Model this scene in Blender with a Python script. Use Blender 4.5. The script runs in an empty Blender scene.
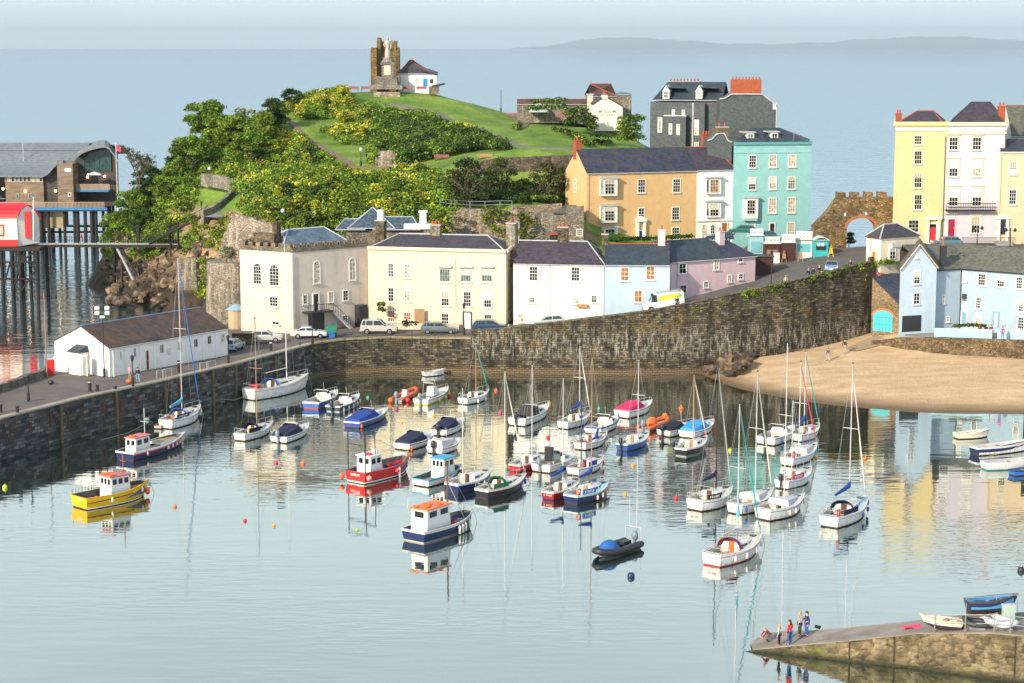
import bpy, bmesh, math, random
import numpy as np
from mathutils import Vector, Matrix
R = math.radians
C = bpy.context.scene.collection
F = 1900.0; H = 40.0
TP = 294.0/F; PITCH = math.atan(TP); CP, SP = math.cos(PITCH), math.sin(PITCH)
rnd = random.Random(7)
# ---------- where things stand (surveyed off the photograph, used once when laying out the town plan) ----------
def ray(u, v):
 x = (u-512)/F; y = (341.5-v)/F
 dy = CP + y*SP; dz = -SP + y*CP
 return x/dy, dz/dy
def W(u, v, z=0.0):
 dx, dz = ray(u, v); Y = (z-H)/dz
 return Vector((dx*Y, Y, z))
def D(u, v, Y):
 dx, dz = ray(u, v)
 return Vector((dx*Y, Y, H+dz*Y))
def XY(u, Y, z=8.0):
 ax = Y*CP + (H-z)*SP
 return Vector(((u-512)/F*ax, Y))
def proj(x, y, z):
 a = y*CP - (z-H)*SP; b = y*SP + (z-H)*CP
 return 512+F*x/a, 341.5-F*b/a
# ---------- mesh building ----------
class MB:
 def __init__(s): s.v=[]; s.f=[]; s.m=[]; s.sm=[]; s.uv=None
 def add(s, vs, fs, mi=0, smooth=False):
  o=len(s.v); s.v += [tuple(p) for p in vs]
  for f in fs: s.f.append([i+o for i in f]); s.m.append(mi); s.sm.append(smooth)
  return s
 def box(s, c, d, rz=0, mi=0, tilt=None):
  hx,hy,hz=d[0]/2,d[1]/2,d[2]/2
  M=Matrix.Rotation(rz,3,'Z')
  if tilt: M = M @ Matrix.Rotation(tilt[0],3,'X') @ Matrix.Rotation(tilt[1],3,'Y')
  c=Vector(c)
  vs=[c+M@Vector((x*hx,y*hy,z*hz)) for z in(-1,1) for y in(-1,1) for x in(-1,1)]
  return s.add(vs,[(0,2,3,1),(4,5,7,6),(0,1,5,4),(2,6,7,3),(0,4,6,2),(1,3,7,5)],mi)
 def hexa(s, b, t, mi=0):
  n=len(b); vs=list(b)+list(t)
  fs=[tuple(range(n))[::-1], tuple(range(n,2*n))]+[(i,(i+1)%n,n+(i+1)%n,n+i) for i in range(n)]
  return s.add(vs,fs,mi)
 def prism(s, poly, z0, z1, mi=0):
  zz=lambda z,i: z[i] if hasattr(z,'__len__') else z
  return s.hexa([(p[0],p[1],zz(z0,i)) for i,p in enumerate(poly)],[(p[0],p[1],zz(z1,i)) for i,p in enumerate(poly)],mi)
 def tube(s, p0, p1, r0, r1=None, n=8, mi=0, cap=True):
  r1=r0 if r1 is None else r1
  return s.path([p0,p1],[r0,r1],n,mi,cap)
 def path(s, pts, rs, n=8, mi=0, cap=True):
  pts=[Vector(p) for p in pts]
  if not hasattr(rs,'__len__'): rs=[rs]*len(pts)
  vs=[]; N=len(pts); up0=None
  for i,p in enumerate(pts):
   t=(pts[min(i+1,N-1)]-pts[max(i-1,0)]).normalized()
   if up0 is None: up0=Vector((0,0,1)) if abs(t.z)<.9 else Vector((1,0,0))
   a=t.cross(up0)
   if a.length<1e-4: a=t.cross(Vector((0,1,0)))
   a.normalize(); b=a.cross(t); b.normalize()
   for k in range(n):
    q=2*math.pi*k/n
    vs.append(p+a*(math.cos(q)*rs[i])+b*(math.sin(q)*rs[i]))
  fs=[(i*n+k,i*n+(k+1)%n,(i+1)*n+(k+1)%n,(i+1)*n+k) for i in range(N-1) for k in range(n)]
  s.add(vs,fs,mi,n>5)
  if cap: s.add(vs[:n],[tuple(range(n))[::-1]],mi); s.add(vs[-n:],[tuple(range(n))],mi)
  return s
 def ell(s, c, r, nu=10, nv=6, mi=0, z0=-1.0):
  c=Vector(c); vs=[]; a0=math.asin(max(-1,z0))
  for j in range(nv+1):
   a=a0+(math.pi/2-a0)*j/nv
   for i in range(nu):
    q=2*math.pi*i/nu
    vs.append(c+Vector((r[0]*math.cos(a)*math.cos(q),r[1]*math.cos(a)*math.sin(q),r[2]*math.sin(a))))
  fs=[(j*nu+i,j*nu+(i+1)%nu,(j+1)*nu+(i+1)%nu,(j+1)*nu+i) for j in range(nv) for i in range(nu)]
  return s.add(vs,fs,mi,True)
 def lathe(s, c, prof, n=12, mi=0, smooth=False):
  c=Vector(c); vs=[c+Vector((r*math.cos(2*math.pi*k/n),r*math.sin(2*math.pi*k/n),z)) for r,z in prof for k in range(n)]
  N=len(prof); fs=[(i*n+k,i*n+(k+1)%n,(i+1)*n+(k+1)%n,(i+1)*n+k) for i in range(N-1) for k in range(n)]
  fs.append(tuple(range((N-1)*n,N*n)))
  return s.add(vs,fs,mi,smooth)
 def strip(s, a, b, mi=0):
  n=len(a); return s.add(list(a)+list(b),[(i,i+1,n+i+1,n+i) for i in range(n-1)],mi)
 def build(s, name, mats, parent=None, world=True):
  me=bpy.data.meshes.new(name)
  off=Vector((0,0,0))
  if parent is not None and world:
   p=parent
   while p is not None: off+=p.location; p=p.parent
  me.from_pydata([(v[0]-off.x,v[1]-off.y,v[2]-off.z) for v in s.v],[],s.f)
  if not isinstance(mats,(list,tuple)): mats=[mats]
  for m in mats: me.materials.append(m)
  me.polygons.foreach_set('material_index',s.m); me.polygons.foreach_set('use_smooth',s.sm)
  if s.uv:
   l=me.uv_layers.new(name='UVMap'); vi=np.empty(len(me.loops),int); me.loops.foreach_get('vertex_index',vi); l.data.foreach_set('uv',np.array(s.uv,np.float32)[vi].ravel())
  me.update()
  bm=bmesh.new(); bm.from_mesh(me)
  bmesh.ops.recalc_face_normals(bm,faces=bm.faces); bm.to_mesh(me); bm.free()
  o=bpy.data.objects.new(name,me); C.objects.link(o)
  if parent is not None: o.parent=parent
  return o
def tag(o,label=None,cat=None,group=None,kind=None):
 if label: o['label']=label
 if cat: o['category']=cat
 if group: o['group']=group
 if kind: o['kind']=kind
 return o
def thing(name,label,cat,loc=(0,0,0),rz=0,group=None):
 o=bpy.data.objects.new(name,None); C.objects.link(o); o.empty_display_size=.3
 o.location=loc; o.rotation_euler=(0,0,rz)
 return tag(o,label,cat,group)
def copy_tree(o,parent=None):
 c=o.copy(); C.objects.link(c)
 if parent is not None: c.parent=parent
 for ch in list(o.children): copy_tree(ch,c)
 return c
# ---------- materials ----------
def nt(name):
 m=bpy.data.materials.new(name); m.use_nodes=True; t=m.node_tree
 return m,t,t.nodes['Principled BSDF']
def N(t,k,**kw):
 n=t.nodes.new('ShaderNode'+k)
 for a,b in kw.items(): setattr(n,a,b)
 return n
def ramp(t,src,stops):
 r=N(t,'ValToRGB'); e=r.color_ramp.elements
 while len(e)<len(stops): e.new(.5)
 for i,(p,c) in enumerate(stops):
  e[i].position=p; e[i].color=(c[0],c[1],c[2],1) if hasattr(c,'__len__') else (c,c,c,1)
 t.links.new(src,r.inputs[0]); return r.outputs[0]
def mixc(t,a,b,f,mode='MIX'):
 n=N(t,'MixRGB',blend_type=mode)
 for i,x in ((0,f),(1,a),(2,b)):
  if isinstance(x,bpy.types.NodeSocket): t.links.new(x,n.inputs[i])
  elif hasattr(x,'__len__'): n.inputs[i].default_value=(x[0],x[1],x[2],1)
  else: n.inputs[i].default_value=x if i==0 else (x,x,x,1)
 return n.outputs[0]
def noise(t,scale,detail=4,sc=(1,1,1),rough=.55,w=False):
 g=N(t,'NewGeometry') if w else N(t,'TexCoord'); mp=N(t,'Mapping'); mp.inputs['Scale'].default_value=sc
 t.links.new(g.outputs['Position' if w else 'Object'],mp.inputs[0])
 n=N(t,'TexNoise'); n.inputs['Scale'].default_value=scale; n.inputs['Detail'].default_value=detail; n.inputs['Roughness'].default_value=rough
 t.links.new(mp.outputs[0],n.inputs['Vector']); return n.outputs['Fac']
def voro(t,scale,sc=(1,1,1),feature='F1',out='Color'):
 g=N(t,'TexCoord'); mp=N(t,'Mapping'); mp.inputs['Scale'].default_value=sc
 t.links.new(g.outputs['Object'],mp.inputs[0])
 n=N(t,'TexVoronoi',feature=feature); n.inputs['Scale'].default_value=scale
 t.links.new(mp.outputs[0],n.inputs['Vector']); return n.outputs[out]
def bump(t,b,src,dist=.05,strength=.6):
 n=N(t,'Bump'); n.inputs['Distance'].default_value=dist; n.inputs['Strength'].default_value=strength
 t.links.new(src,n.inputs['Height']); t.links.new(n.outputs[0],b.inputs['Normal'])
def sh(c,k): return (c[0]*k,c[1]*k,c[2]*k)
MC={}
def paint(c,rough=.5,var=.12,scale=3.0,metal=0.0):
 key=('p',c,rough,var,scale,metal)
 if key in MC: return MC[key]
 m,t,b=nt('paint'); f=noise(t,scale,3)
 t.links.new(ramp(t,f,[(.3,sh(c,1-var)),(.7,sh(c,1+var*.5))]),b.inputs['Base Color'])
 b.inputs['Roughness'].default_value=rough; b.inputs['Metallic'].default_value=metal
 MC[key]=m; return m
def plaster(c,grime=.35,dirt=(.30,.27,.22)):
 key=('pl',c,grime)
 if key in MC: return MC[key]
 m,t,b=nt('render')
 base=ramp(t,noise(t,1.1,5),[(.3,sh(c,.93)),(.7,sh(c,1.04))])
 st=ramp(t,noise(t,1.6,5,(1,1,.12)),[(.52,0),(.78,1)])
 mul=N(t,'Math',operation='MULTIPLY'); mul.inputs[1].default_value=grime; t.links.new(st,mul.inputs[0])
 t.links.new(mixc(t,base,dirt,mul.outputs[0]),b.inputs['Base Color'])
 b.inputs['Roughness'].default_value=.9
 bump(t,b,noise(t,9,4),.02,.3); MC[key]=m; return m
def stone(c1,c2,mortar,scale=2.2,streak=None,flat=(1,1,1.6),lich=None):
 m,t,b=nt('stonework')
 v=voro(t,scale,flat); sep=N(t,'SeparateColor'); t.links.new(v,sep.inputs[0])
 c=ramp(t,sep.outputs[0],[(.0,c1),(.55,mixt(c1,c2,.5)),(1,c2)])
 c=mixc(t,c,ramp(t,noise(t,.5,5),[(.35,.45),(.65,1.25)]),.75,'MULTIPLY')
 e=voro(t,scale,flat,'DISTANCE_TO_EDGE','Distance')
 c=mixc(t,mortar,c,ramp(t,e,[(.015,0),(.06,1)]))
 if lich: c=mixc(t,c,lich,ramp(t,noise(t,.9,6),[(.55,0),(.68,.7)]))
 if streak:
  s=noise(t,1.0,6,(1.5,1.5,.16),.65)
  c=mixc(t,c,streak,ramp(t,s,[(.54,0),(.64,.75)]))
 t.links.new(c,b.inputs['Base Color']); b.inputs['Roughness'].default_value=.95
 bump(t,b,ramp(t,e,[(0,0),(.1,1)]),.08,.7); return m
def mixt(a,b,f): return tuple(a[i]*(1-f)+b[i]*f for i in range(3))
def slate(c1,c2,lich=None,course=4.0,wear=.35):
 m,t,b=nt('roof_slates')
 v=voro(t,3.2,(1,1,1.6)); sep=N(t,'SeparateColor'); t.links.new(v,sep.inputs[0])
 c=ramp(t,sep.outputs[0],[(0,c1),(1,c2)])
 w=ramp(t,noise(t,.8,6,(1,1,.3)),[(.45,0),(.75,wear)])
 c=mixc(t,c,lich or (.16,.13,.15),w)
 g=N(t,'TexCoord'); sx=N(t,'SeparateXYZ'); t.links.new(g.outputs['Object'],sx.inputs[0])
 mu=N(t,'Math',operation='MULTIPLY'); mu.inputs[1].default_value=course*1.6; t.links.new(sx.outputs[2],mu.inputs[0])
 fr=N(t,'Math',operation='FRACT'); t.links.new(mu.outputs[0],fr.inputs[0])
 c=mixc(t,c,ramp(t,fr.outputs[0],[(0,.55),(.25,1)]),.7,'MULTIPLY')
 t.links.new(c,b.inputs['Base Color']); b.inputs['Roughness'].default_value=.6
 bump(t,b,fr.outputs[0],.03,.6); return m
def leafmat(cols,rough=.6,patch=.32):
 m,t,b=nt('leaves'); g=N(t,'NewGeometry')
 c=ramp(t,g.outputs['Random Per Island'],[(i/(len(cols)-1),x) for i,x in enumerate(cols)])
 c=mixc(t,c,ramp(t,noise(t,patch,3,w=True),[(.36,.5),(.62,1.5)]),.85,'MULTIPLY')
 t.links.new(c,b.inputs['Base Color']); b.inputs['Roughness'].default_value=rough
 b.inputs['Specular IOR Level'].default_value=.25
 tr=N(t,'BsdfTranslucent'); t.links.new(c,tr.inputs[0]); mx=N(t,'MixShader'); mx.inputs[0].default_value=.25
 t.links.new(b.outputs[0],mx.inputs[1]); t.links.new(tr.outputs[0],mx.inputs[2])
 t.links.new(mx.outputs[0],t.nodes['Material Output'].inputs[0]); return m
def courses(t,w_=.75,h_=.30):
 # squared rubble laid in rough courses, following the wall
 g=N(t,'TexCoord'); nz=N(t,'TexNoise'); nz.inputs['Scale'].default_value=.9; nz.inputs['Detail'].default_value=3; t.links.new(g.outputs['UV'],nz.inputs['Vector'])
 va=N(t,'VectorMath',operation='MULTIPLY_ADD'); va.inputs[1].default_value=(.35,.35,0); t.links.new(nz.outputs['Color'],va.inputs[0]); t.links.new(g.outputs['UV'],va.inputs[2])
 bk=N(t,'TexBrick'); bk.inputs['Scale'].default_value=1; bk.inputs['Brick Width'].default_value=w_; bk.inputs['Row Height'].default_value=h_; bk.inputs['Mortar Size'].default_value=.03; bk.inputs['Mortar Smooth'].default_value=.4; bk.inputs['Bias'].default_value=-.1
 bk.inputs['Color1'].default_value=(0,0,0,1); bk.inputs['Color2'].default_value=(1,1,1,1); bk.inputs['Mortar'].default_value=(.4,.4,.4,1); t.links.new(va.outputs[0],bk.inputs['Vector']); return bk.outputs['Color'],bk.outputs['Fac']
def hullmat(c):
 m,t,b=nt('gelcoat'); g=N(t,'TexCoord'); sx=N(t,'SeparateXYZ'); t.links.new(g.outputs['Object'],sx.inputs[0])
 base=ramp(t,noise(t,1.3,4),[(.35,sh(c,.86)),(.65,sh(c,1.02))]); st=noise(t,3.0,5,(1.5,1.5,.25))
 mr=N(t,'MapRange'); mr.inputs[1].default_value=.75; mr.inputs[2].default_value=.08; t.links.new(sx.outputs[2],mr.inputs[0])
 mu=N(t,'Math',operation='MULTIPLY'); t.links.new(mr.outputs[0],mu.inputs[0]); t.links.new(ramp(t,st,[(.40,0),(.66,.85)]),mu.inputs[1])
 t.links.new(mixc(t,base,(.30,.24,.13),mu.outputs[0]),b.inputs['Base Color']); b.inputs['Roughness'].default_value=.3; return m
WHITE=paint((.78,.78,.76),.4,.06); GEL=hullmat((.76,.77,.77)); OFFW=paint((.72,.69,.60),.35,.1)
FRAME=paint((.80,.79,.75),.5,.05); DARK=paint((.03,.03,.035),.4); BLACKM=paint((.02,.02,.022),.5)
STEEL=paint((.55,.56,.57),.35,.05,3,.6); ALU=paint((.62,.62,.60),.4,.05,3,.3)
def glass(c,r=.08,n='window_glass'):
 m,t,b=nt(n); t.links.new(ramp(t,noise(t,2.5,2),[(.4,sh(c,.6)),(.6,sh(c,1.4))]),b.inputs['Base Color']); b.inputs['Roughness'].default_value=r; return m
GL=glass((.015,.018,.02)); GLC=glass((.42,.38,.30),.3); GLW=glass((.30,.13,.04),.25); GLG=glass((.10,.15,.12))
RED=paint((.62,.03,.03),.35); NAVY=paint((.015,.03,.11),.35,.15); BLUE=paint((.03,.16,.50),.4); COVBLUE=paint((.015,.06,.32),.85,.3,6)
COVNAVY=paint((.012,.018,.06),.85,.3,6); SKYB=paint((.08,.36,.58),.7,.2,5); ORANGE=paint((.85,.16,.03),.5); YEL=paint((.82,.46,.008),.4,.06)
TEALP=paint((.03,.38,.42),.6); MAROON=paint((.22,.02,.06),.7); GREEN=paint((.02,.20,.10),.7); TAN=paint((.38,.24,.12),.5); WOOD=paint((.30,.12,.04),.55,.3,5)
PINKR=paint((.72,.06,.15),.6); ANTIF=paint((.05,.03,.03),.7); GREY=paint((.30,.31,.32),.6); LGREY=paint((.52,.53,.54),.6,.15); ROPE=paint((.45,.38,.25),.9)
LEAD=paint((.42,.44,.46),.6,.15); POT=paint((.42,.10,.04),.8); RUST=paint((.10,.038,.022),.9,.4,6)
ASPH=None
# asphalt / quay paving
def asphalt(c,n='asphalt'):
 m,t,b=nt(n); c0=ramp(t,noise(t,.35,6),[(.3,sh(c,.8)),(.7,sh(c,1.25))])
 c0=mixc(t,c0,ramp(t,noise(t,14,2),[(.3,.8),(.7,1.15)]),.6,'MULTIPLY')
 t.links.new(c0,b.inputs['Base Color']); b.inputs['Roughness'].default_value=.93; bump(t,b,noise(t,20,3),.01,.4); return m
ROAD=asphalt((.10,.096,.09)); QUAY=asphalt((.125,.11,.10)); PATH=asphalt((.17,.15,.145)); CONC=asphalt((.24,.225,.20),'concrete')
# ---------- world, sun, camera ----------
sc=bpy.context.scene
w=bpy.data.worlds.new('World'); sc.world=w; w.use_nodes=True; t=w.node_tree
SUN_EL=26; TOSUN=Vector((-.66,-.75,0)).normalized()
sky=N(t,'TexSky',sky_type='NISHITA',sun_disc=False,sun_elevation=R(SUN_EL),sun_rotation=math.atan2(TOSUN.x,TOSUN.y)%(2*math.pi),altitude=0,air_density=1.0,dust_density=1.2,ozone_density=2.0)
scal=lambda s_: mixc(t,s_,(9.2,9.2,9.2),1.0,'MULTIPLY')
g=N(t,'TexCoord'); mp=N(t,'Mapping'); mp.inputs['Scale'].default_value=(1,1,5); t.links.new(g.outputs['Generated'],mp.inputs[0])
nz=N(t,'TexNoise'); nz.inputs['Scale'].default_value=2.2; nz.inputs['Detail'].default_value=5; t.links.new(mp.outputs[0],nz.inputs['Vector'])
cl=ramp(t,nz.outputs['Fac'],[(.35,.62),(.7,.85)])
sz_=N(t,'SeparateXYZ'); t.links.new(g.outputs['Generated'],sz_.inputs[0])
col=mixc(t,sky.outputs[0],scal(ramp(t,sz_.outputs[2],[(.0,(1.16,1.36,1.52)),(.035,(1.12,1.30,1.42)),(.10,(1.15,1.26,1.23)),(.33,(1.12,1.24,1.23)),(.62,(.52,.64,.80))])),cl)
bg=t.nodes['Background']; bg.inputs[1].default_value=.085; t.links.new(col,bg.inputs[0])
sd=bpy.data.lights.new('sun','SUN'); sd.energy=4.3; sd.angle=R(2.0); sd.color=(1.0,.84,.64)
so=bpy.data.objects.new('sun',sd); C.objects.link(so)
ts=Vector((TOSUN.x*math.cos(R(SUN_EL)),TOSUN.y*math.cos(R(SUN_EL)),math.sin(R(SUN_EL))))
so.rotation_euler=ts.to_track_quat('Z','Y').to_euler(); so.location=ts*300
cd=bpy.data.cameras.new('camera'); co=bpy.data.objects.new('camera',cd); C.objects.link(co); sc.camera=co
cd.sensor_width=36; cd.lens=F/1024*36; cd.clip_start=.5; cd.clip_end=200000
co.location=(0,0,H); co.rotation_euler=(math.pi/2-PITCH,0,0)
sc.view_settings.view_transform='Standard'; sc.view_settings.look='None'; sc.view_settings.gamma=1; sc.view_settings.exposure=0.55
sc.render.resolution_x=1024; sc.render.resolution_y=683
sc.cycles.volume_bounces=0; sc.cycles.max_bounces=6; sc.cycles.volume_max_steps=64
# ---------- water ----------
m,t,b=nt('water')
def wv(scale,detail,sx,sy,amp,rot=0):
 g=N(t,'NewGeometry'); mp=N(t,'Mapping'); mp.inputs['Scale'].default_value=(sx,sy,1); mp.inputs['Rotation'].default_value=(0,0,rot)
 t.links.new(g.outputs['Position'],mp.inputs[0]); n=N(t,'TexNoise'); n.inputs['Scale'].default_value=scale; n.inputs['Detail'].default_value=detail
 t.links.new(mp.outputs[0],n.inputs['Vector']); mu=N(t,'Math',operation='MULTIPLY'); mu.inputs[1].default_value=amp; t.links.new(n.outputs['Fac'],mu.inputs[0]); return mu.outputs[0]
def add(a,b_): n=N(t,'Math',operation='ADD'); t.links.new(a,n.inputs[0]); t.links.new(b_,n.inputs[1]); return n.outputs[0]
def mulv(a,b_):
 n=N(t,'Math',operation='MULTIPLY'); t.links.new(a,n.inputs[0])
 if isinstance(b_,float): n.inputs[1].default_value=b_
 else: t.links.new(b_,n.inputs[1])
 return n.outputs[0]
patch=ramp(t,noise(t,.028,3,(1,1.3,1),w=True),[(.44,.12),(.62,1.0)])
cal=add(mulv(wv(1,2,.42,1.5,.040,.1),patch),wv(1,2,.12,.5,.015,-.15))
rough_=add(wv(1,3,.35,1.0,.17,.25),wv(1,2,.08,.22,.45,.1))
gp=N(t,'NewGeometry'); sp_=N(t,'SeparateXYZ'); t.links.new(gp.outputs['Position'],sp_.inputs[0])
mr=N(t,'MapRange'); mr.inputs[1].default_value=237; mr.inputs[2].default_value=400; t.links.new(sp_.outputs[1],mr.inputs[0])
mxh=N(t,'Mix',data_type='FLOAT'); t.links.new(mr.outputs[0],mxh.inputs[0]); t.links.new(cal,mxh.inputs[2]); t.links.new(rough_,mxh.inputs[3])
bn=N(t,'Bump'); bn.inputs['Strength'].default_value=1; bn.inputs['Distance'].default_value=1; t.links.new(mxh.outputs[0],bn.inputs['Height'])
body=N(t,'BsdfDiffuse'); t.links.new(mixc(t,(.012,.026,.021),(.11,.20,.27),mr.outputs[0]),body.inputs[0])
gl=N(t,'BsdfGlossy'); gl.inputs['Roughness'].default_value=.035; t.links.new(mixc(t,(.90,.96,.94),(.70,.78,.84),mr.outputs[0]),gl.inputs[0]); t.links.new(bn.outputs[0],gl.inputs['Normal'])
lw=N(t,'LayerWeight'); lw.inputs[0].default_value=.5; t.links.new(bn.outputs[0],lw.inputs['Normal']); fr_o=ramp(t,lw.outputs['Facing'],[(0,.10),(.55,.45),(.76,.66),(1,.88)])
mx=N(t,'MixShader'); t.links.new(fr_o,mx.inputs[0]); t.links.new(body.outputs[0],mx.inputs[1]); t.links.new(gl.outputs[0],mx.inputs[2])
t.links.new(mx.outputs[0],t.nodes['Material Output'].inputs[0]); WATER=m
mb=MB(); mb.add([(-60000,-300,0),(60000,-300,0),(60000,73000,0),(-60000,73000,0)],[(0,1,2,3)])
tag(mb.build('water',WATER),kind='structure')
mb=MB(); mb.add([(-400,-100,-6),(400,-100,-6),(400,600,-6),(-400,600,-6)],[(0,1,2,3)])
tag(mb.build('seabed',asphalt((.08,.07,.05),'mud')),kind='structure')
# far coast across the bay
mb=MB(); top=[];bot=[];bk=[]
YF=60000.
for i in range(161):
 u=500+i*4.2; x=(u-512)/F*YF
 s_=[(500,0),(545,3),(575,9),(610,14),(650,13),(690,10),(740,6),(790,6),(840,8),(870,11),(920,14),(970,15),(1010,12),(1060,8),(1180,3)]
 hh=np.interp(u,[a for a,_ in s_],[b_ for _,b_ in s_])
 hh=(hh+.5*math.sin(u*.11)+.4*math.sin(u*.27+1))*YF/F*.85
 bot.append((x,YF,0)); top.append((x,YF+3000,max(3,hh))); bk.append((x,YF+5000,0))
mb.strip(bot,top); mb.strip(top,bk)
tag(mb.build('far_hills',asphalt((.05,.07,.05),'moorland')),kind='structure')
mb=MB(); mb.box((0,36500,380),(130000,75000,780))
o=mb.build('haze',[]); m=bpy.data.materials.new('haze'); m.use_nodes=True; t=m.node_tree; t.nodes.remove(t.nodes['Principled BSDF'])
pv=N(t,'VolumePrincipled'); pv.inputs['Density'].default_value=.00003; pv.inputs['Color'].default_value=(.72,.87,1,1); pv.inputs['Anisotropy'].default_value=.1
t.links.new(pv.outputs[0],t.nodes['Material Output'].inputs['Volume']); o.data.materials.append(m); tag(o,kind='stuff')
# ---------- terrain ----------
class Surf:
 def __init__(s,pts,x0,x1,y0,y1,step,noise_amp=0,seed=0):
  P=np.array(pts,float); n=len(P); d=np.hypot(P[:,None,0]-P[None,:,0],P[:,None,1]-P[None,:,1])
  A=np.zeros((n+3,n+3)); A[:n,:n]=d+np.eye(n)*-.5; A[:n,n]=1; A[:n,n+1:]=P[:,:2]; A[n,:n]=1; A[n+1:,:n]=P[:,:2].T
  b=np.zeros(n+3); b[:n]=P[:,2]; wv_=np.linalg.solve(A,b)
  s.xs=np.arange(x0,x1+step/2,step); s.ys=np.arange(y0,y1+step/2,step); s.step=step
  X,Yy=np.meshgrid(s.xs,s.ys); Z=wv_[n]+wv_[n+1]*X+wv_[n+2]*Yy
  for i in range(n): Z+=wv_[i]*np.hypot(X-P[i,0],Yy-P[i,1])
  if noise_amp:
   r=np.random.RandomState(seed)
   for k in range(14):
    a=r.rand()*6.28; f=.12*1.35**k*.6; Z+=noise_amp*(.8**k)*np.sin((X*np.cos(a)+Yy*np.sin(a))*f+r.rand()*6)*np.sin((X*np.sin(a)-Yy*np.cos(a))*f*.8+r.rand()*6)
  s.X,s.Y,s.Z=X,Yy,Z
 def z(s,x,y):
  fx=(x-s.xs[0])/s.step; fy=(y-s.ys[0])/s.step
  i=int(min(max(fx,0),len(s.xs)-2)); j=int(min(max(fy,0),len(s.ys)-2)); a=min(max(fx-i,0),1); b=min(max(fy-j,0),1)
  Z=s.Z; return (Z[j,i]*(1-a)+Z[j,i+1]*a)*(1-b)+(Z[j+1,i]*(1-a)+Z[j+1,i+1]*a)*b
 def hit(s,u,v):
  dx,dz=ray(u,v)
  for Y in np.arange(s.ys[0],s.ys[-1],.5):
   if H+dz*Y<=s.z(dx*Y,Y): return Vector((dx*Y,Y,s.z(dx*Y,Y)))
  return None
 def mesh(s,name,mat,smooth=True,mask=None):
  ny,nx=s.X.shape; me=bpy.data.meshes.new(name)
  v=np.stack([s.X.ravel(),s.Y.ravel(),s.Z.ravel()],1)
  j,i=np.meshgrid(np.arange(ny-1),np.arange(nx-1),indexing='ij'); a=(j*nx+i).ravel()
  f=np.stack([a,a+1,a+nx+1,a+nx],1)
  if mask is not None: f=f[mask(v[a,0]+s.step/2,v[a,1]+s.step/2,v[a,2])]
  me.vertices.add(len(v)); me.vertices.foreach_set('co',v.ravel()); me.loops.add(len(f)*4); me.loops.foreach_set('vertex_index',f.ravel())
  me.polygons.add(len(f)); me.polygons.foreach_set('loop_start',np.arange(len(f))*4); me.polygons.foreach_set('loop_total',np.full(len(f),4))
  me.polygons.foreach_set('use_smooth',np.full(len(f),smooth)); me.update(); me.validate(); me.materials.append(mat)
  o=bpy.data.objects.new(name,me); C.objects.link(o); return o
def cps(l):
 r=[]
 for u,v,Y in l:
  p=D(u,v,Y); r.append((p.x,p.y,p.z))
 return r
ct=cps([(372,93,372),(340,94,372),(305,100,368),(400,93,372),(435,93,371),(455,99,369),(480,107,366),(505,117,362),(530,125,356),
 (372,103,362),(430,106,358),(600,130,340),(520,129,348),(560,128,349),(530,124,353),(600,131,348),(630,136,344),(650,150,325),(620,140,335),(580,140,330),(540,140,330),(600,150,322),(640,158,312),(560,150,312),(520,158,297.5),(500,158,297.5),(475,163,297.5),(560,155,297.5),(590,152,300),
 (400,115,352),(450,125,343),(500,140,325),(440,150,318),(440,172,298),(400,160,310),
 (430,236,262),(400,233,264),(350,232,264),(300,236,260),(270,232,262),(370,180,298),(300,180,292),(260,205,278),(330,140,335),(300,130,338),(290,108,358),(330,118,350),
 (250,128,352),(215,145,345),(190,158,338),(160,180,334),(135,205,330),(118,228,326),(106,250,326),(97,268,325),
 (190,195,316),(215,175,325),(170,215,316),(150,225,318),(150,250,309),(190,240,307),(170,262,303),(140,275,308),(190,278,298),(120,283,312),(130,292,301),(160,296,298.5),(200,296,297),
 (205,219,286),(214,215,288),(224,209,290),(232,202,293),(238,194,298),(239,187,304),(212,208,294),(222,200,300),(196,228,296),(235,225,272),(210,250,284),(225,262,270),(245,240,266),(215,285,279),(235,300,266)])
for u,Y,z in [(372,390,29),(300,392,22),(440,390,26),(520,385,22),(600,380,23),(660,365,20),(372,420,8),(440,420,5),(300,420,4),(520,425,3),(600,425,3),(700,375,6),(220,385,10),(180,365,6),(140,350,1),
 (372,450,-6),(300,445,-6),(500,440,-6),(220,410,-6),(160,390,-6),(120,360,-6),(85,345,-6),(600,430,-6),(700,385,-6),
 (70,325,-6),(80,300,-6),(110,293,-3),(150,287,-4),(200,284,-4),(120,275,-6),(180,270,-5),(205,262,-4),(60,270,-6),(60,400,-6),(222,250,-4),(200,245,-5),
 (480,291,18.2),(520,291,18.2),(560,291,18.0),(600,291,16.5),(460,288,18.2),(460,271,17.8),(520,271,17.6),(570,271,17.4),(490,280,17.9),(440,262,16.2),
 (455,264,9),(520,264,9),(570,264,9.5),(600,268,11.5),(300,254,5),(360,254,5),(400,256,6),(440,256,6),(520,254,6.5),(600,254,8.5),(660,254,9.5),
 (640,282,12),(700,284,12.3),(760,286,12.4),(960,282,12.8),(1060,282,12.8),(640,300,18),(700,310,18),(760,312,14),(700,330,16),(780,325,8),
 (820,268,9.5),(850,268,9),(880,268,9),(850,275,2),(822,280,1),(880,280,1),(940,300,8),(1060,300,9),(820,290,-6),(870,290,-6),(950,330,-6),(1060,330,-6),(800,340,-6),(760,360,-6),
 (730,262,9.5),(782,262,10),(850,262,11),(1000,255,11),(730,250,7),(850,250,7),(1000,248,2),(640,245,5),(520,245,2),(400,245,2),(300,242,1),(240,246,0),(730,242,5),(850,242,5)]:
 p=XY(u,Y,max(z,0)); ct.append((p.x,Y,z))
T=Surf(ct,-92,92,243,455,.8,.22,3)
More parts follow.
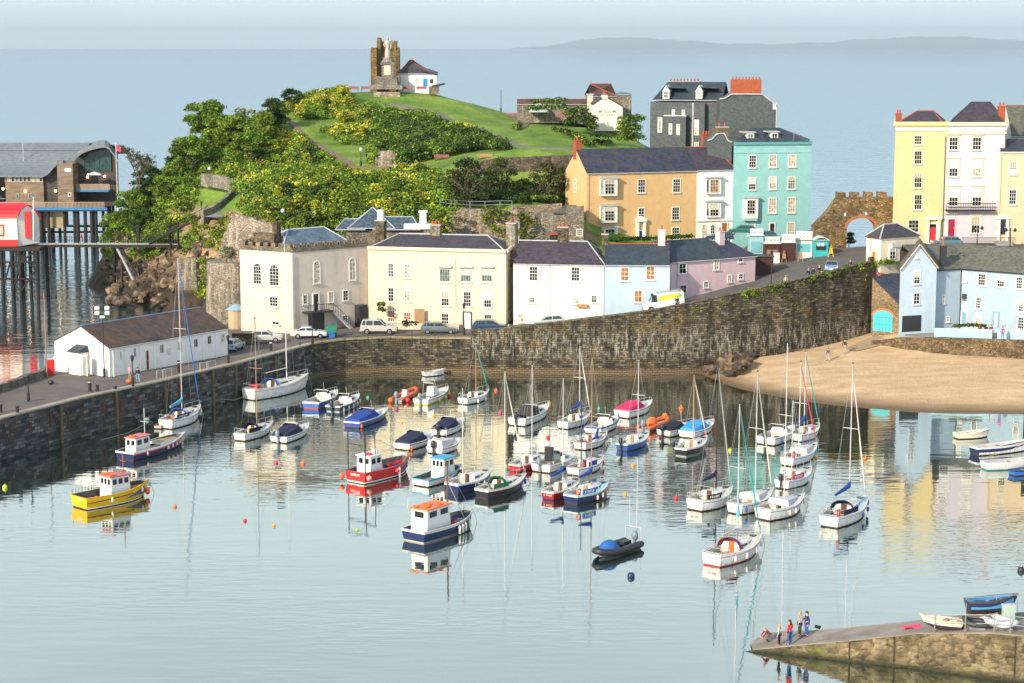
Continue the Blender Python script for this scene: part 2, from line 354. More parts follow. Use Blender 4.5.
# steep retaining line of the upper garden terrace, kept crisp
m,t,b=nt('hill_turf')
gr=ramp(t,noise(t,.22,6),[(.3,(.075,.16,.016)),(.5,(.14,.25,.024)),(.68,(.24,.34,.05))])
gr=mixc(t,gr,(.24,.28,.13),ramp(t,noise(t,.6,8,rough=.8),[(.54,0),(.72,.6)]))
gr=mixc(t,gr,ramp(t,noise(t,3,4),[(.3,.7),(.7,1.25)]),.7,'MULTIPLY')
rock=ramp(t,noise(t,.35,8,(1,1,2.4),.7),[(.3,(.05,.035,.022)),(.45,(.24,.155,.09)),(.6,(.40,.28,.19)),(.75,(.15,.10,.06))])
ge=N(t,'NewGeometry'); sx=N(t,'SeparateXYZ'); t.links.new(ge.outputs['True Normal'],sx.inputs[0])
slope=N(t,'Math',operation='ADD'); mul=N(t,'Math',operation='MULTIPLY'); mul.inputs[1].default_value=.25; t.links.new(noise(t,.5,4),mul.inputs[0])
t.links.new(sx.outputs[2],slope.inputs[0]); t.links.new(mul.outputs[0],slope.inputs[1])
sz=N(t,'SeparateXYZ'); t.links.new(ge.outputs['Position'],sz.inputs[0])
gz=N(t,'MapRange'); gz.inputs[1].default_value=7; gz.inputs[2].default_value=10; t.links.new(sz.outputs[2],gz.inputs[0])
gm_=N(t,'Math',operation='MULTIPLY'); t.links.new(gz.outputs[0],gm_.inputs[0]); t.links.new(ramp(t,slope.outputs[0],[(.80,0),(.92,1)]),gm_.inputs[1])
c=mixc(t,rock,gr,gm_.outputs[0])
zn=N(t,'MapRange'); zn.inputs[1].default_value=3.0; zn.inputs[2].default_value=8; t.links.new(sz.outputs[2],zn.inputs[0])
wet=ramp(t,noise(t,.6,6),[(.35,(.012,.010,.008)),(.7,(.07,.045,.025))])
c=mixc(t,wet,c,zn.outputs[0]); t.links.new(c,b.inputs['Base Color']); b.inputs['Roughness'].default_value=.95
bump(t,b,noise(t,1.2,8,rough=.7),.5,.8)
tag(T.mesh('hill',m),kind='structure')
# ---------- harbour wall line, quay, road ----------
WL=[(-60,172,4.1),(0,183,4.1),(80,194,4.1),(155,203.5,4.1),(234,215.5,4.1),(311,229,4.3),(345,232,4.4),(391,233.6,4.4),(440,233,4.4),(471,232.4,4.5)]
RL=[(471,232.4,4.6),(510,232.1,5.0),(549,231.8,5.6),(597,231.3,6.4),(643,231.2,7.1),(684,231.7,7.95),(731,233,9.0),(782,235.2,10.1),(823,238.5,11),(870,242.5,12)]
wl=[(XY(u,Y,z),z) for u,Y,z in WL]; rl=[(XY(u,Y,z),z) for u,Y,z in RL]
HW=stone((.035,.028,.022),(.13,.10,.06),(.02,.018,.015),2.0,(.50,.48,.42),(1,1,2.0),lich=(.20,.13,.03))
m,t,b=nt('harbour_masonry')
def wallmat(pale,ochre):
 m,t,b=nt('harbour_masonry'); fl=(1.2,1.2,2.6)
 bc_,bf_=courses(t,.62,.27)
 c=ramp(t,bc_,[(0,(.028,.023,.018)),(.5,(.095,.08,.055)),(1,(.21,.18,.13))])
 c=mixc(t,c,(.19,.125,.035),ramp(t,noise(t,.55,6),[(.52,0),(.70,ochre*.8)]))
 c=mixc(t,c,(.012,.011,.009),ramp(t,noise(t,.45,7,(1.4,1.4,.35),.7),[(.46,0),(.62,.9)]))
 s=noise(t,1.9,8,(1.6,1.6,.34),.75)
 g=N(t,'NewGeometry'); sz=N(t,'SeparateXYZ'); t.links.new(g.outputs['Position'],sz.inputs[0])
 mr=N(t,'MapRange'); mr.inputs[1].default_value=1.6; mr.inputs[2].default_value=2.6; t.links.new(sz.outputs[2],mr.inputs[0])
 mr2=N(t,'MapRange'); mr2.inputs[1].default_value=6.6; mr2.inputs[2].default_value=4.6; t.links.new(sz.outputs[2],mr2.inputs[0])
 mm=N(t,'Math',operation='MULTIPLY'); t.links.new(mr.outputs[0],mm.inputs[0]); t.links.new(mr2.outputs[0],mm.inputs[1])
 m2=N(t,'Math',operation='MULTIPLY'); t.links.new(mm.outputs[0],m2.inputs[0]); t.links.new(ramp(t,s,[(.49,0),(.60,pale*.85)]),m2.inputs[1])
 c=mixc(t,c,(.40,.38,.32),m2.outputs[0])
 lo=N(t,'MapRange'); lo.inputs[1].default_value=.9; lo.inputs[2].default_value=.5; t.links.new(sz.outputs[2],lo.inputs[0])
 c=mixc(t,c,(.15,.11,.065),lo.outputs[0])
 c=mixc(t,c,(.012,.010,.008),ramp(t,bf_,[(.3,0),(.9,.75)]))
 t.links.new(c,b.inputs['Base Color']); b.inputs['Roughness'].default_value=.95; bump(t,b,ramp(t,bf_,[(0,1),(1,0)]),.08,.8); return m
HWM=wallmat(.9,.85)
m,t,b=nt('pier_masonry')
bc_,bf_=courses(t,.8,.36)
c=ramp(t,bc_,[(0,(.025,.027,.03)),(.6,(.085,.085,.09)),(1,(.20,.195,.185))])
c=mixc(t,c,(.12,.06,.04),ramp(t,noise(t,.4,5,(1,1,.4)),[(.60,0),(.74,.5)]))
c=mixc(t,c,(.10,.085,.06),ramp(t,noise(t,.5,6),[(.5,0),(.7,.6)]))
c=mixc(t,c,(.02,.02,.017),ramp(t,bf_,[(.3,0),(.9,.8)]))
t.links.new(c,b.inputs['Base Color']); b.inputs['Roughness'].default_value=.9; bump(t,b,ramp(t,bf_,[(0,1),(1,0)]),.06,.8); PIERM=m
# quay slab (top) with its backing
def norm2(a,b): d=(b-a); d.normalize(); return Vector((d.y,-d.x))
back=[]
sea=[XY(-60,188,4),XY(-8,196.5,4),XY(47,208,4),XY(57,211.5,4),XY(120,223,4),XY(190,236,4),XY(222,244,4)]
poly=[p for p,_ in wl]+[XY(471,250,4),XY(440,258,4),XY(300,262,4),XY(238,254,4)]+sea[::-1]
mb=MB(); mb.prism(poly,[-6]*len(poly),[z-.006 for _,z in wl]+[4.35]*4+[4.1]*len(sea))
# triangulate top for slightly uneven heights
o=mb.build('quay',QUAY); 
md=o.modifiers.new('tri','TRIANGULATE'); tag(o,kind='structure')
def inset(pts,d):
 out=[]
 for i in range(len(pts)):
  a=pts[max(i-1,0)]; b=pts[min(i+1,len(pts)-1)]; n=norm2(a,b); out.append(pts[i]+n*d)
 return out
def ribbon_wall(nodes,zb,zt,th,name,mat,label,cat,cope=None,copemat=None,sub=6,jit=.0,parent_parts=True,front=.12):
 P=[];ZB=[];ZT=[]
 for i in range(len(nodes)-1):
  for k in range(sub):
   f=k/sub; P.append(nodes[i].lerp(nodes[i+1],f)); ZB.append(zb[i]*(1-f)+zb[i+1]*f); ZT.append(zt[i]*(1-f)+zt[i+1]*f)
 P.append(nodes[-1]); ZB.append(zb[-1]); ZT.append(zt[-1])
 if jit: ZT=[z+rnd.uniform(-jit,jit) for z in ZT]
 fr=inset(P,front); bk=inset(P,front-th)
 root=thing(name,label,cat,(P[0].x,P[0].y,max(0,ZB[0])))
 mb=MB(); n=len(P)
 A=[(fr[i].x,fr[i].y,ZB[i]) for i in range(n)]; B=[(fr[i].x,fr[i].y,ZT[i]) for i in range(n)]
 Cc=[(bk[i].x,bk[i].y,ZT[i]) for i in range(n)]; Dd=[(bk[i].x,bk[i].y,ZB[i]) for i in range(n)]
 mb.strip(A,B); mb.strip(B,Cc); mb.strip(Cc,Dd); mb.add([A[0],B[0],Cc[0],Dd[0]],[(0,1,2,3)]); mb.add([A[-1],B[-1],Cc[-1],Dd[-1]],[(0,1,2,3)])
 ds=[0]
 for i in range(1,n): ds.append(ds[-1]+(P[i]-P[i-1]).length)
 mb.uv=[(ds[i],w_[i][2]) for S_ in((A,B),(B,Cc),(Cc,Dd)) for w_ in S_ for i in range(n)]+[(0,0),(0,1),(.5,1),(.5,0)]*2
 mb.build('masonry',mat,root)
 if cope:
  f2=inset(P,front+.08); b2=inset(P,front-th-.05); mb=MB(); h=cope
  a=[(f2[i].x,f2[i].y,ZT[i]+.003) for i in range(n)]; b=[(f2[i].x,f2[i].y,ZT[i]+h) for i in range(n)]; c=[(b2[i].x,b2[i].y,ZT[i]+h) for i in range(n)]; d=[(b2[i].x,b2[i].y,ZT[i]+.003) for i in range(n)]
  mb.strip(a,b); mb.strip(b,c); mb.strip(c,d); mb.add([a[0],b[0],c[0],d[0]],[(0,1,2,3)]); mb.add([a[-1],b[-1],c[-1],d[-1]],[(0,1,2,3)])
  mb.build('coping',copemat,root)
 return root,P,ZT
COPE=asphalt((.34,.31,.25),'coping_stone')
pw=[p for p,_ in wl]; pz=[z for _,z in wl]
pr,PP,PZ=ribbon_wall(pw[:6],[-5]*6,[z-.12 for z in pz[:6]],.7,'pier_wall',PIERM,'grey and rust stained stone pier wall below the white shed','harbour wall',.16,COPE)
ribbon_wall(pw[5:],[-5]*5,[z-.1 for z in pz[5:]],.7,'quay_wall',wallmat(.15,.9),'low ochre stone quay wall below the cream house','harbour wall',.15,asphalt((.30,.26,.15),'coping_stone'))
rw=[p for p,_ in rl]; rz_=[z for _,z in rl]
ribbon_wall(rw,[-5]*10,[z+.78 for z in rz_],.55,'harbour_wall',HWM,'tall dark curving harbour wall rising up beside the sloping road, streaked white','harbour wall',.1,stone((.10,.085,.06),(.24,.20,.14),(.03,.03,.02),3,None),sub=10,jit=.05,front=.05)
# rust coloured recesses and timber fenders along the pier
def along(P,f):
 f=f*(len(P)-1); i=min(int(f),len(P)-2); return P[i].lerp(P[i+1],f-i), norm2(P[i],P[i+1])
for f in (.22,.27,.32,.365,.40,.455,.50,.545,.60,.655,.71,.77,.83,.89,.95):
 p,n=along(PP,f); mb=MB(); q=p+n*.13
 mb.box((q.x,q.y,2.5),(.36,.06,1.3+.5*math.sin(f*40)),math.atan2(n.y,n.x)+math.pi/2); mb.build('rust_stained_recess',RUST,pr)
for f in (.345,.35+.14,.62,.74,.80,.9):
 p,n=along(PP,f)
 mb=MB(); q=p+n*.25; mb.box((q.x,q.y,1.6),(.28,.22,4.6),math.atan2(n.y,n.x)+math.pi/2); mb.build('timber_fender',paint((.16,.12,.05),.9,.4),pr)
# seaward parapet of the pier
ribbon_wall([XY(-60,188,4),XY(-8,196.5,4),XY(30,204,4),XY(47,208,4)][::-1],[-4]*4,[4.9]*4,.6,'parapet_wall',stone((.12,.11,.09),(.30,.27,.22),(.05,.05,.04),3),'low rough stone parapet on the seaward edge of the pier left of the white shed','wall',jit=.08)
# road climbing behind the harbour wall, and the square
RS=[(471,[(232.4,4.6),(240,4.6),(251,4.5)]),(510,[(232.1,5.0),(239,5.0),(251,5.0)]),(549,[(231.8,5.6),(238,5.6),(251,5.7)]),(597,[(231.3,6.4),(238,6.5),(251,6.7)]),(643,[(231.2,7.1),(238,7.3),(251,7.7)]),(684,[(231.7,7.95),(240,8.2),(251,8.7)]),
 (731,[(233,9.0),(243,9.3),(262,10.9)]),(757,[(234.5,9.6),(247,9.9),(279,12.5)]),(782,[(235.2,10.1),(250,10.7),(278,12.5)]),(811,[(237.4,10.75),(252,11.4),(277,12.5)]),(823,[(238.5,11),(252,11.6),(264,12.2)]),(870,[(242.5,12),(254,12.3),(264,12.6)]),(905,[(250,12.9),(262,13.25),(282,13.2)]),(1075,[(251,13.2),(262,13.25),(282,13.2)])]
fr=[];mi=[];bk=[]
for u,l in RS:
 for lst,(Y,z) in zip((fr,mi,bk),l):
  if lst is fr: Y+=.3
  if u in(823,870) and lst is bk: Y=264.2
  p=XY(u,Y,z); lst.append((p.x,p.y,z))
mb=MB(); mb.strip(fr,mi); mb.strip(mi,bk); low=[(x,y,-4) for x,y,z in fr]; mb.strip(low,fr); lb=[(x,y,-4) for x,y,z in bk]; mb.strip(bk,lb)
mb.add([bk[0],mi[0],fr[0],low[0],lb[0]],[(0,1,2,3,4)]); mb.add([bk[-1],mi[-1],fr[-1],low[-1],lb[-1]],[(0,1,2,3,4)])
tag(mb.build('road',ROAD),kind='structure')
_us=[u for u,_ in RS]
def road_z(x,y):
 # height of the road surface at a point
 best=None
 for i in range(len(fr)-1):
  for a,b in ((fr,mi),(mi,bk)):
   for tri in ((a[i],a[i+1],b[i+1]),(a[i],b[i+1],b[i])):
    (x1,y1,z1),(x2,y2,z2),(x3,y3,z3)=tri; d=(y2-y3)*(x1-x3)+(x3-x2)*(y1-y3)
    if abs(d)<1e-9: continue
    l1=((y2-y3)*(x-x3)+(x3-x2)*(y-y3))/d; l2=((y3-y1)*(x-x3)+(x1-x3)*(y-y3))/d; l3=1-l1-l2
    if min(l1,l2,l3)>-.001: return l1*z1+l2*z2+l3*z3
 return 13.2 if y>255 else 4.35
# beach
bc=[]
for u,v in [(702,373.5),(720,380),(740,388),(770,394),(800,398.5),(850,405),(900,409),(960,411.5),(1024,413),(1090,414)]:
 p=W(u,v,0); bc.append((p.x,p.y,0)); q=W(u,v+8,0); bc.append((q.x,q.y,-.35)); q=W(u,v+40,0); bc.append((q.x,q.y,-2.5)); q=W(u,v+90,0); bc.append((q.x,q.y,-5))
for u,v,z in [(730,360,1.2),(760,357,1.9),(782,352,2.1),(823,345,2.6),(845,338,3.0),(870,332,3.6),(760,372,.9),(800,380,.9),(850,385,1.0),(900,385,1.1),(960,388,1.1),(1024,390,1.1),(1090,390,1.1),(850,355,2.3),(900,352,2.5),(960,352,2.6),(1024,354,2.5),(1090,354,2.5),(900,333,4.3),(935,330,4.4),(880,331,3.9),
   (690,380,-.5),(680,372,-1),(640,372,-3),(600,380,-5)]:
 p=W(u,v,z); bc.append((p.x,p.y,z))
p=XY(900,250,4); bc.append((p.x,250,4.6)); p=XY(1060,250,4); bc.append((p.x,250,4.5)); p=XY(820,246,4); bc.append((p.x,246,3))
B_=Surf(bc,10,82,178,250,.6,.05,5)
m,t,b=nt('sand')
c=ramp(t,noise(t,.5,6,(.5,1.4,1)),[(.3,(.50,.345,.195)),(.55,(.64,.455,.27)),(.75,(.72,.54,.36))])
c=mixc(t,c,(.15,.10,.05),ramp(t,noise(t,1.1,8,(.6,1.6,1),.75),[(.58,0),(.74,.6)]))
g=N(t,'NewGeometry'); sz=N(t,'SeparateXYZ'); t.links.new(g.outputs['Position'],sz.inputs[0])
mr=N(t,'MapRange'); mr.inputs[1].default_value=.08; mr.inputs[2].default_value=.6; t.links.new(sz.outputs[2],mr.inputs[0])
c=mixc(t,(.17,.11,.06),c,mr.outputs[0]); t.links.new(c,b.inputs['Base Color']); b.inputs['Roughness'].default_value=.85; bump(t,b,noise(t,2.2,9,rough=.75),.25,1)
tag(B_.mesh('beach',m,mask=lambda x,y,z:z>-5.8),kind='structure')
# ---------- rocks ----------
def rock_mesh(name,seed,n=9):
 r=random.Random(seed); bm=bmesh.new(); bmesh.ops.create_icosphere(bm,subdivisions=2,radius=1)
 for v in bm.verts:
  d=1+.28*math.sin(v.co.x*3+seed)*math.cos(v.co.y*4+seed*2)+r.uniform(-.3,.22); v.co*=d
  v.co.z*=.75
 me=bpy.data.meshes.new(name); bm.to_mesh(me); bm.free(); return me
m,t,b=nt('dark_rock'); c=ramp(t,noise(t,1.2,7),[(.3,(.02,.017,.013)),(.5,(.075,.055,.038)),(.7,(.22,.16,.10))]); t.links.new(c,b.inputs['Base Color']); b.inputs['Roughness'].default_value=.9; bump(t,b,noise(t,3,6),.2,.8); ROCK=m
m,t,b=nt('pale_rock'); c=ramp(t,noise(t,1.4,7),[(.3,(.035,.025,.018)),(.5,(.16,.11,.07)),(.7,(.32,.24,.16))]); t.links.new(c,b.inputs['Base Color']); b.inputs['Roughness'].default_value=.9; bump(t,b,noise(t,3,6),.2,.8); ROCK2=m
rms=[rock_mesh('rock',i) for i in range(5)]
rms2=[]
for me in rms: me.materials.append(ROCK); k=me.copy(); k.materials[0]=ROCK2; rms2.append(k)
def put_rock(x,y,z,s,label,group,pale=False):
 o=bpy.data.objects.new('rock',rnd.choice(rms2 if pale else rms)); C.objects.link(o); o.location=(x,y,z)
 o.scale=(s*rnd.uniform(.8,1.3),s*rnd.uniform(.8,1.2),s*rnd.uniform(.7,1.1)); o.rotation_euler=(rnd.uniform(-.3,.3),rnd.uniform(-.3,.3),rnd.uniform(0,6)); tag(o,label,'rock',group)
for i in range(26):
 u=rnd.uniform(706,750); f=(u-706)/44; v=rnd.uniform(352,372-f*4); p=W(u,v,.6+1.2*f)
 if p.y>233.2+f*1.6: continue
 put_rock(p.x,p.y,.5+1.3*f+(372-v)*.03,rnd.uniform(.5,1.1),'dark weedy boulder in the heap where the harbour wall meets the sand','boulders at the foot of the harbour wall')
p=XY(726,232.5,2); put_rock(p.x,p.y,1.2,1.35,'largest pale brown boulder leaning on the harbour wall at the corner of the beach',None,True)
for i in range(75):
 u=rnd.uniform(112,212); v=rnd.uniform(284,303)+ (u-112)*.0; z=rnd.uniform(.2,1.8); p=W(u,v,z)
 put_rock(p.x,p.y,z,rnd.uniform(.6,1.5),'brown weed covered rock on the reef behind the white shed','rocks on the reef',rnd.random()<.35)
for i in range(40):
 u=rnd.uniform(195,236); v=rnd.uniform(312,330); p=W(u,v,rnd.uniform(.5,3)); put_rock(p.x,p.y,p.z,rnd.uniform(.5,1.1),'grey rubble rock at the foot of the round bastion wall','rubble below the bastion')
for i in range(90):
 u=rnd.uniform(104,208); v=rnd.uniform(244,290); p=T.hit(u,v)
 if p: put_rock(p.x,p.y,p.z,rnd.uniform(.5,1.35),'dark wet rock low on the cliff under the footbridge','rocks on the lower cliff',rnd.random()<.25)
# ---------- buildings ----------
class Fac:
 """a vertical facade between two plan points; pixel -> (s, z) on it"""
 def __init__(s,A,B): s.A=Vector(A[:2]); s.B=Vector(B[:2]); s.e=(s.B-s.A).normalized(); s.n=Vector((s.e.y,-s.e.x)); s.L=(s.B-s.A).length; s.rz=math.atan2(s.e.y,s.e.x)
 def hit(s,u,v):
  dx,dz=ray(u,v); # point=(dx*Y,Y)
  Y=(s.n.dot(s.A))/(s.n.x*dx+s.n.y); p=Vector((dx*Y,Y)); return (p-s.A).dot(s.e),H+dz*Y
 def P(s,a,z,out=0): q=s.A+s.e*a+s.n*out; return Vector((q.x,q.y,z))
 def rect(s,u,v,w,h):
  a0,_=s.hit(u-w/2,v); a1,_=s.hit(u+w/2,v); _,z1=s.hit(u,v-h/2); _,z0=s.hit(u,v+h/2); return a0,a1,z0,z1
def window(root,f,u,v,w,h,nx=2,ny=3,gl=None,fr=None,sill=True,fw=.11,name='window',label=None,arch=False,bars=.035,surround=None):
 a0,a1,z0,z1=f.rect(u,v,w,h); fr=fr or FRAME; gl=gl or rnd.choice([GL,GL,GL,GLC,GLG]); mb=MB(); rz=f.rz; c=(a0+a1)/2; W_=a1-a0; H_=z1-z0
 def bx(m,a,b,zl,zh,o0,o1,mi=0): m.box(f.P((a+b)/2,(zl+zh)/2,(o0+o1)/2),(b-a,o1-o0,zh-zl),rz,mi)
 if arch:
  zs=z1-W_/2; pts=[(a0,z0),(a1,z0),(a1,zs)]+[(c+W_/2*math.cos(q),zs+W_/2*math.sin(q)) for q in [math.pi*k/8 for k in range(1,8)]]+[(a0,zs)]
  inn=[(c+(x-c)*(1-2*fw/W_),(z0+z1)/2+(z-(z0+z1)/2)*(1-2*fw/H_)) for x,z in pts]; n=len(pts)
  vs=[f.P(x,z,.07) for x,z in pts]+[f.P(x,z,.07) for x,z in inn]+[f.P(x,z,0.0) for x,z in pts]+[f.P(x,z,.01) for x,z in inn]
  mb.add(vs,[(i,(i+1)%n,n+(i+1)%n,n+i) for i in range(n)]+[(i,(i+1)%n,2*n+(i+1)%n,2*n+i) for i in range(n)]+[(n+i,n+(i+1)%n,3*n+(i+1)%n,3*n+i) for i in range(n)])
 else:
  bx(mb,a0,a0+fw,z0,z1,-.01,.08); bx(mb,a1-fw,a1,z0,z1,-.01,.08); bx(mb,a0+fw,a1-fw,z1-fw,z1,-.01,.08); bx(mb,a0+fw,a1-fw,z0,z0+fw,-.01,.08)
 for i in range(1,nx): x=a0+fw+(W_-2*fw)*i/nx; bx(mb,x-bars/2,x+bars/2,z0+fw,z1-fw*(2.2 if arch else 1),.02,.05)
 for i in range(1,ny): z=z0+fw+(H_-2*fw)*i/ny; k=bars*(1.6 if i==ny//2 and ny>2 else 1); bx(mb,a0+fw,a1-fw,z-k/2,z+k/2,.022,.055)
 o=mb.build(name,fr,root); tag(o,label)
 if not arch and H_>1.2 and gl is not GLW and rnd.random()<.35: q_=MB(); zb_=z1-fw-(H_-2*fw)*rnd.choice([.3,.5,.5]); q_.add([f.P(a0+fw,zb_,.020),f.P(a1-fw,zb_,.020),f.P(a1-fw,z1-fw,.020),f.P(a0+fw,z1-fw,.020)],[(0,1,2,3)]); q_.build('blind',rnd.choice([paint((.6,.58,.52),.8),paint((.42,.36,.28),.8)]),o)
 p=MB()
 if arch: p.add([f.P(x,z,.018) for x,z in inn],[tuple(range(len(inn)))])
 else: p.add([f.P(a0+fw,z0+fw,.018),f.P(a1-fw,z0+fw,.018),f.P(a1-fw,z1-fw,.018),f.P(a0+fw,z1-fw,.018)],[(0,1,2,3)])
 p.build('pane',gl,o)
 if sill:
  s_=MB(); bx(s_,a0-.08,a1+.08,z0-.13,z0-.005,-.01,.16); s_.build('sill',sill if not isinstance(sill,bool) else LGREY,o)
 if surround:
  s_=MB(); k=surround[0]; bx(s_,a0-k,a0-.004,z0,z1+k,-.01,.05); bx(s_,a1+.004,a1+k,z0,z1+k,-.01,.05); bx(s_,a0-.004,a1+.004,z1+.004,z1+k,-.01,.05); bx(s_,a0-k-.06,a1+k+.06,z1+k+.003,z1+k+.12,-.01,.16)
  s_.build('surround',surround[1],o)
 return o
def door(root,f,u,v,w,h,mat,frame=None,fan=False,label=None,panels=True,name='door'):
 a0,a1,z0,z1=f.rect(u,v,w,h); frame=frame or FRAME; rz=f.rz
 def bx(m,a,b,zl,zh,o0,o1,mi=0): m.box(f.P((a+b)/2,(zl+zh)/2,(o0+o1)/2),(b-a,o1-o0,zh-zl),rz,mi)
 d=MB(); zt=z1-(.45 if fan else 0); bx(d,a0,a1,z0,zt,-.01,.05)
 if panels:
  for k in range(2):
   for j in range(2):
    x0=a0+.12+(a1-a0-.12)*k/2; x1=x0+(a1-a0)/2-.18; zz0=z0+.2+(zt-z0-.2)*j/2; bx(d,x0,x1,zz0,zz0+(zt-z0)/2-.3,.052,.068)
 o=d.build(name,mat,root); tag(o,label)
 e=MB(); k=.14; bx(e,a0-k,a0-.003,z0,z1+k,-.01,.12); bx(e,a1+.003,a1+k,z0,z1+k,-.01,.12); bx(e,a0-.003,a1+.003,z1+.003,z1+k,-.01,.12); e.build('door_frame',frame,o)
 if fan: e=MB(); bx(e,a0,a1,zt+.003,z1,0,.04); e.build('fanlight',GL,o)
 e=MB(); e.ell(f.P(a1-.15,z0+(zt-z0)*.48,.09),(.05,.05,.05),6,4); e.build('handle',ALU,o)
 return o
class House:
 def __init__(s,name,label,cat,A,B,depth,z0,z1,wall,group=None,parapet=0,foot=None,ray=False):
  A=Vector(A[:2]);B=Vector(B[:2]); s.f=Fac(A,B); s.z0,s.z1,s.depth=z0,z1,depth; n=s.f.n
  s.root=thing(name,label,cat,(A.x,A.y,z0),0,group); s.A,s.B,s.D,s.C=A,B,A-n*depth,B-n*depth
  if ray: s.C=s.B*(1+depth/s.B.length); s.D=s.A*(1+depth/s.A.length)
  if foot: s.C,s.D=Vector(foot[0]),Vector(foot[1])
  s.left=Fac(s.D,s.A); s.right=Fac(s.B,s.C); s.wall=wall; s.par=parapet
  s.poly=[s.A,s.B,s.C,s.D]
 def walls(s,extra=2.0,gab=None):
  mb=MB(); mb.prism(s.poly,s.z0-extra,s.z1)
  if gab:
   for (P,Q,h) in gab:   # gable triangles as thin prisms, P->Q plan points
    M=(P+Q)/2; n=Vector((Q-P)); n.normalize(); n=Vector((n.y,-n.x))
    c=(s.A+s.C)/2; 
    if n.dot(c-M)<0: n=-n
    a=[(P.x,P.y,s.z1),(Q.x,Q.y,s.z1),(M.x,M.y,s.z1+h)]; k=n*.3
    mb.hexa(a,[(x+k.x,y+k.y,z) for x,y,z in a])
  s.w=mb.build('wall',s.wall,s.root); return s
 def roof(s,h,hl=0,hr=0,mat=None,oh=.22,ridge=LEAD,shift=.5,ridgecol=None,th=.16,gend=0.0):
  e=s.f.e; n=s.f.n; A,B,Cc,Dd=s.A,s.B,s.C,s.D; z=s.z1+.01
  R1=A.lerp(Dd,shift)+e*hl; R2=B.lerp(Cc,shift)-e*hr; s.R1=Vector((R1.x,R1.y,z+h)); s.R2=Vector((R2.x,R2.y,z+h))
  ox=lambda p,sx,sy: p+e*(sx*oh)+n*(sy*oh)
  la=oh if hl else gend; lb=oh if hr else gend
  a=A-e*la+n*oh; b=B+e*lb+n*oh; c=Cc+e*lb-n*oh; d=Dd-e*la-n*oh
  drop=oh*h/max(.5,s.depth*shift); drb=oh*h/max(.5,s.depth*(1-shift))
  V3=lambda p,q: Vector((p.x,p.y,q)); mb=MB()
  r1=V3(R1-(e*gend if not hl else e*0),z+h); r2=V3(R2+(e*gend if not hr else e*0),z+h)
  a3,b3,c3,d3=V3(a,z-drop),V3(b,z-drop),V3(c,z-drb),V3(d,z-drb); up=Vector((0,0,th))
  faces=[[a3,b3,r2,r1],[c3,d3,r1,r2]]
  if hl: faces.append([d3,a3,r1])
  if hr: faces.append([b3,c3,r2])
  for q in faces: mb.hexa(q,[p+up for p in q])
  s.rf=mb.build('roof',mat,s.root)
  t_=MB(); t_.tube(r1+up,r2+up,.11,n=6)
  for P,fl in ((a3,hl),(d3,hl)):
   if fl: t_.tube(P+up,r1+up,.09,n=6)
  for P,fl in ((b3,hr),(c3,hr)):
   if fl: t_.tube(P+up,r2+up,.09,n=6)
  if ridge: t_.build('ridge_tiles',ridge,s.rf)
  s.r1,s.r2,s.top=r1,r2,z+h
  # gutter along the front
  gm=MB(); gm.tube(a3+Vector((0,0,.03))+Vector((n.x,n.y,0))*.06,b3+Vector((0,0,.03))+Vector((n.x,n.y,0))*.06,.06,n=6); gm.build('gutter',LGREY,s.root)
  return s
 def gable_walls(s,h,left=True,right=True,extra=2.0):
  g=[]
  if left: g.append((s.A,s.D,h))
  if right: g.append((s.B,s.C,h))
  return s.walls(extra,g)
 def chimney(s,x,y,z0,z1,w,d,pots,mat,potmat=POT,rz=None,parent=None,poth=.45,label=None,cap=LEAD):
  mb=MB(); rz=s.f.rz if rz is None else rz; mb.box((x,y,(z0+z1)/2),(w,d,z1-z0),rz); o=mb.build('chimney',mat,parent or s.root); tag(o,label)
  m2=MB(); m2.box((x,y,z1+.06),(w+.16,d+.16,.12),rz); m2.build('chimney_cap',cap,o)
  e=Vector((math.cos(rz),math.sin(rz)))
  if w<d: e=Vector((-e.y,e.x))
  L=max(w,d)
  for i in range(pots):
   m3=MB(); t_=(i+.5)/pots-.5; m3.lathe((x+e.x*t_*L,y+e.y*t_*L,z1+.12),[(.14,0),(.11,poth*.8),(.15,poth*.85),(.14,poth)],8); m3.build('chimney_pot',potmat,o)
  return o
 def pipe(s,f,u,v0,v1,mat=LGREY,r=.05,name='drainpipe'):
  a,z0=f.hit(u,v1); _,z1=f.hit(u,v0); mb=MB(); mb.tube(f.P(a,z0,.08),f.P(a,z1,.08),r,n=6); return mb.build(name,mat,s.root)
 def band(s,f,z0,z1,out,mat,name='cornice',a0=None,a1=None):
  a0=0 if a0 is None else a0; a1=f.L if a1 is None else a1; mb=MB(); mb.box(f.P((a0+a1)/2,(z0+z1)/2,out/2),(a1-a0,out,z1-z0),f.rz); return mb.build(name,mat,s.root)
SL_P=slate((.032,.028,.040),(.070,.060,.082),(.10,.08,.07)); SL_B=slate((.018,.034,.050),(.040,.062,.085),(.09,.085,.07),wear=.3); SL_D=slate((.020,.026,.050),(.045,.055,.09),(.20,.10,.04),wear=.25)
SL_G=slate((.065,.072,.06),(.14,.145,.12),(.20,.19,.14)); SL_O=slate((.045,.032,.03),(.085,.06,.052),(.20,.085,.03),wear=.8); LEADB=slate((.055,.10,.16),(.11,.17,.24),(.28,.33,.37),wear=.5)
SLH=slate((.06,.075,.082),(.11,.13,.135),(.10,.11,.10),5,wear=.3)
TERR=paint((.34,.085,.04),.85,.25,6); BRICKO=stone((.20,.14,.07),(.36,.26,.15),(.10,.08,.06),3.5)
GREYST=stone((.16,.14,.11),(.36,.32,.26),(.10,.09,.07),2.6,(.42,.38,.30)); DKST=stone((.06,.05,.035),(.20,.155,.09),(.03,.025,.02),2.6,None,lich=(.25,.20,.10)); GOLDST=stone((.15,.095,.035),(.38,.26,.11),(.06,.045,.02),2.4,None,lich=(.26,.16,.04))
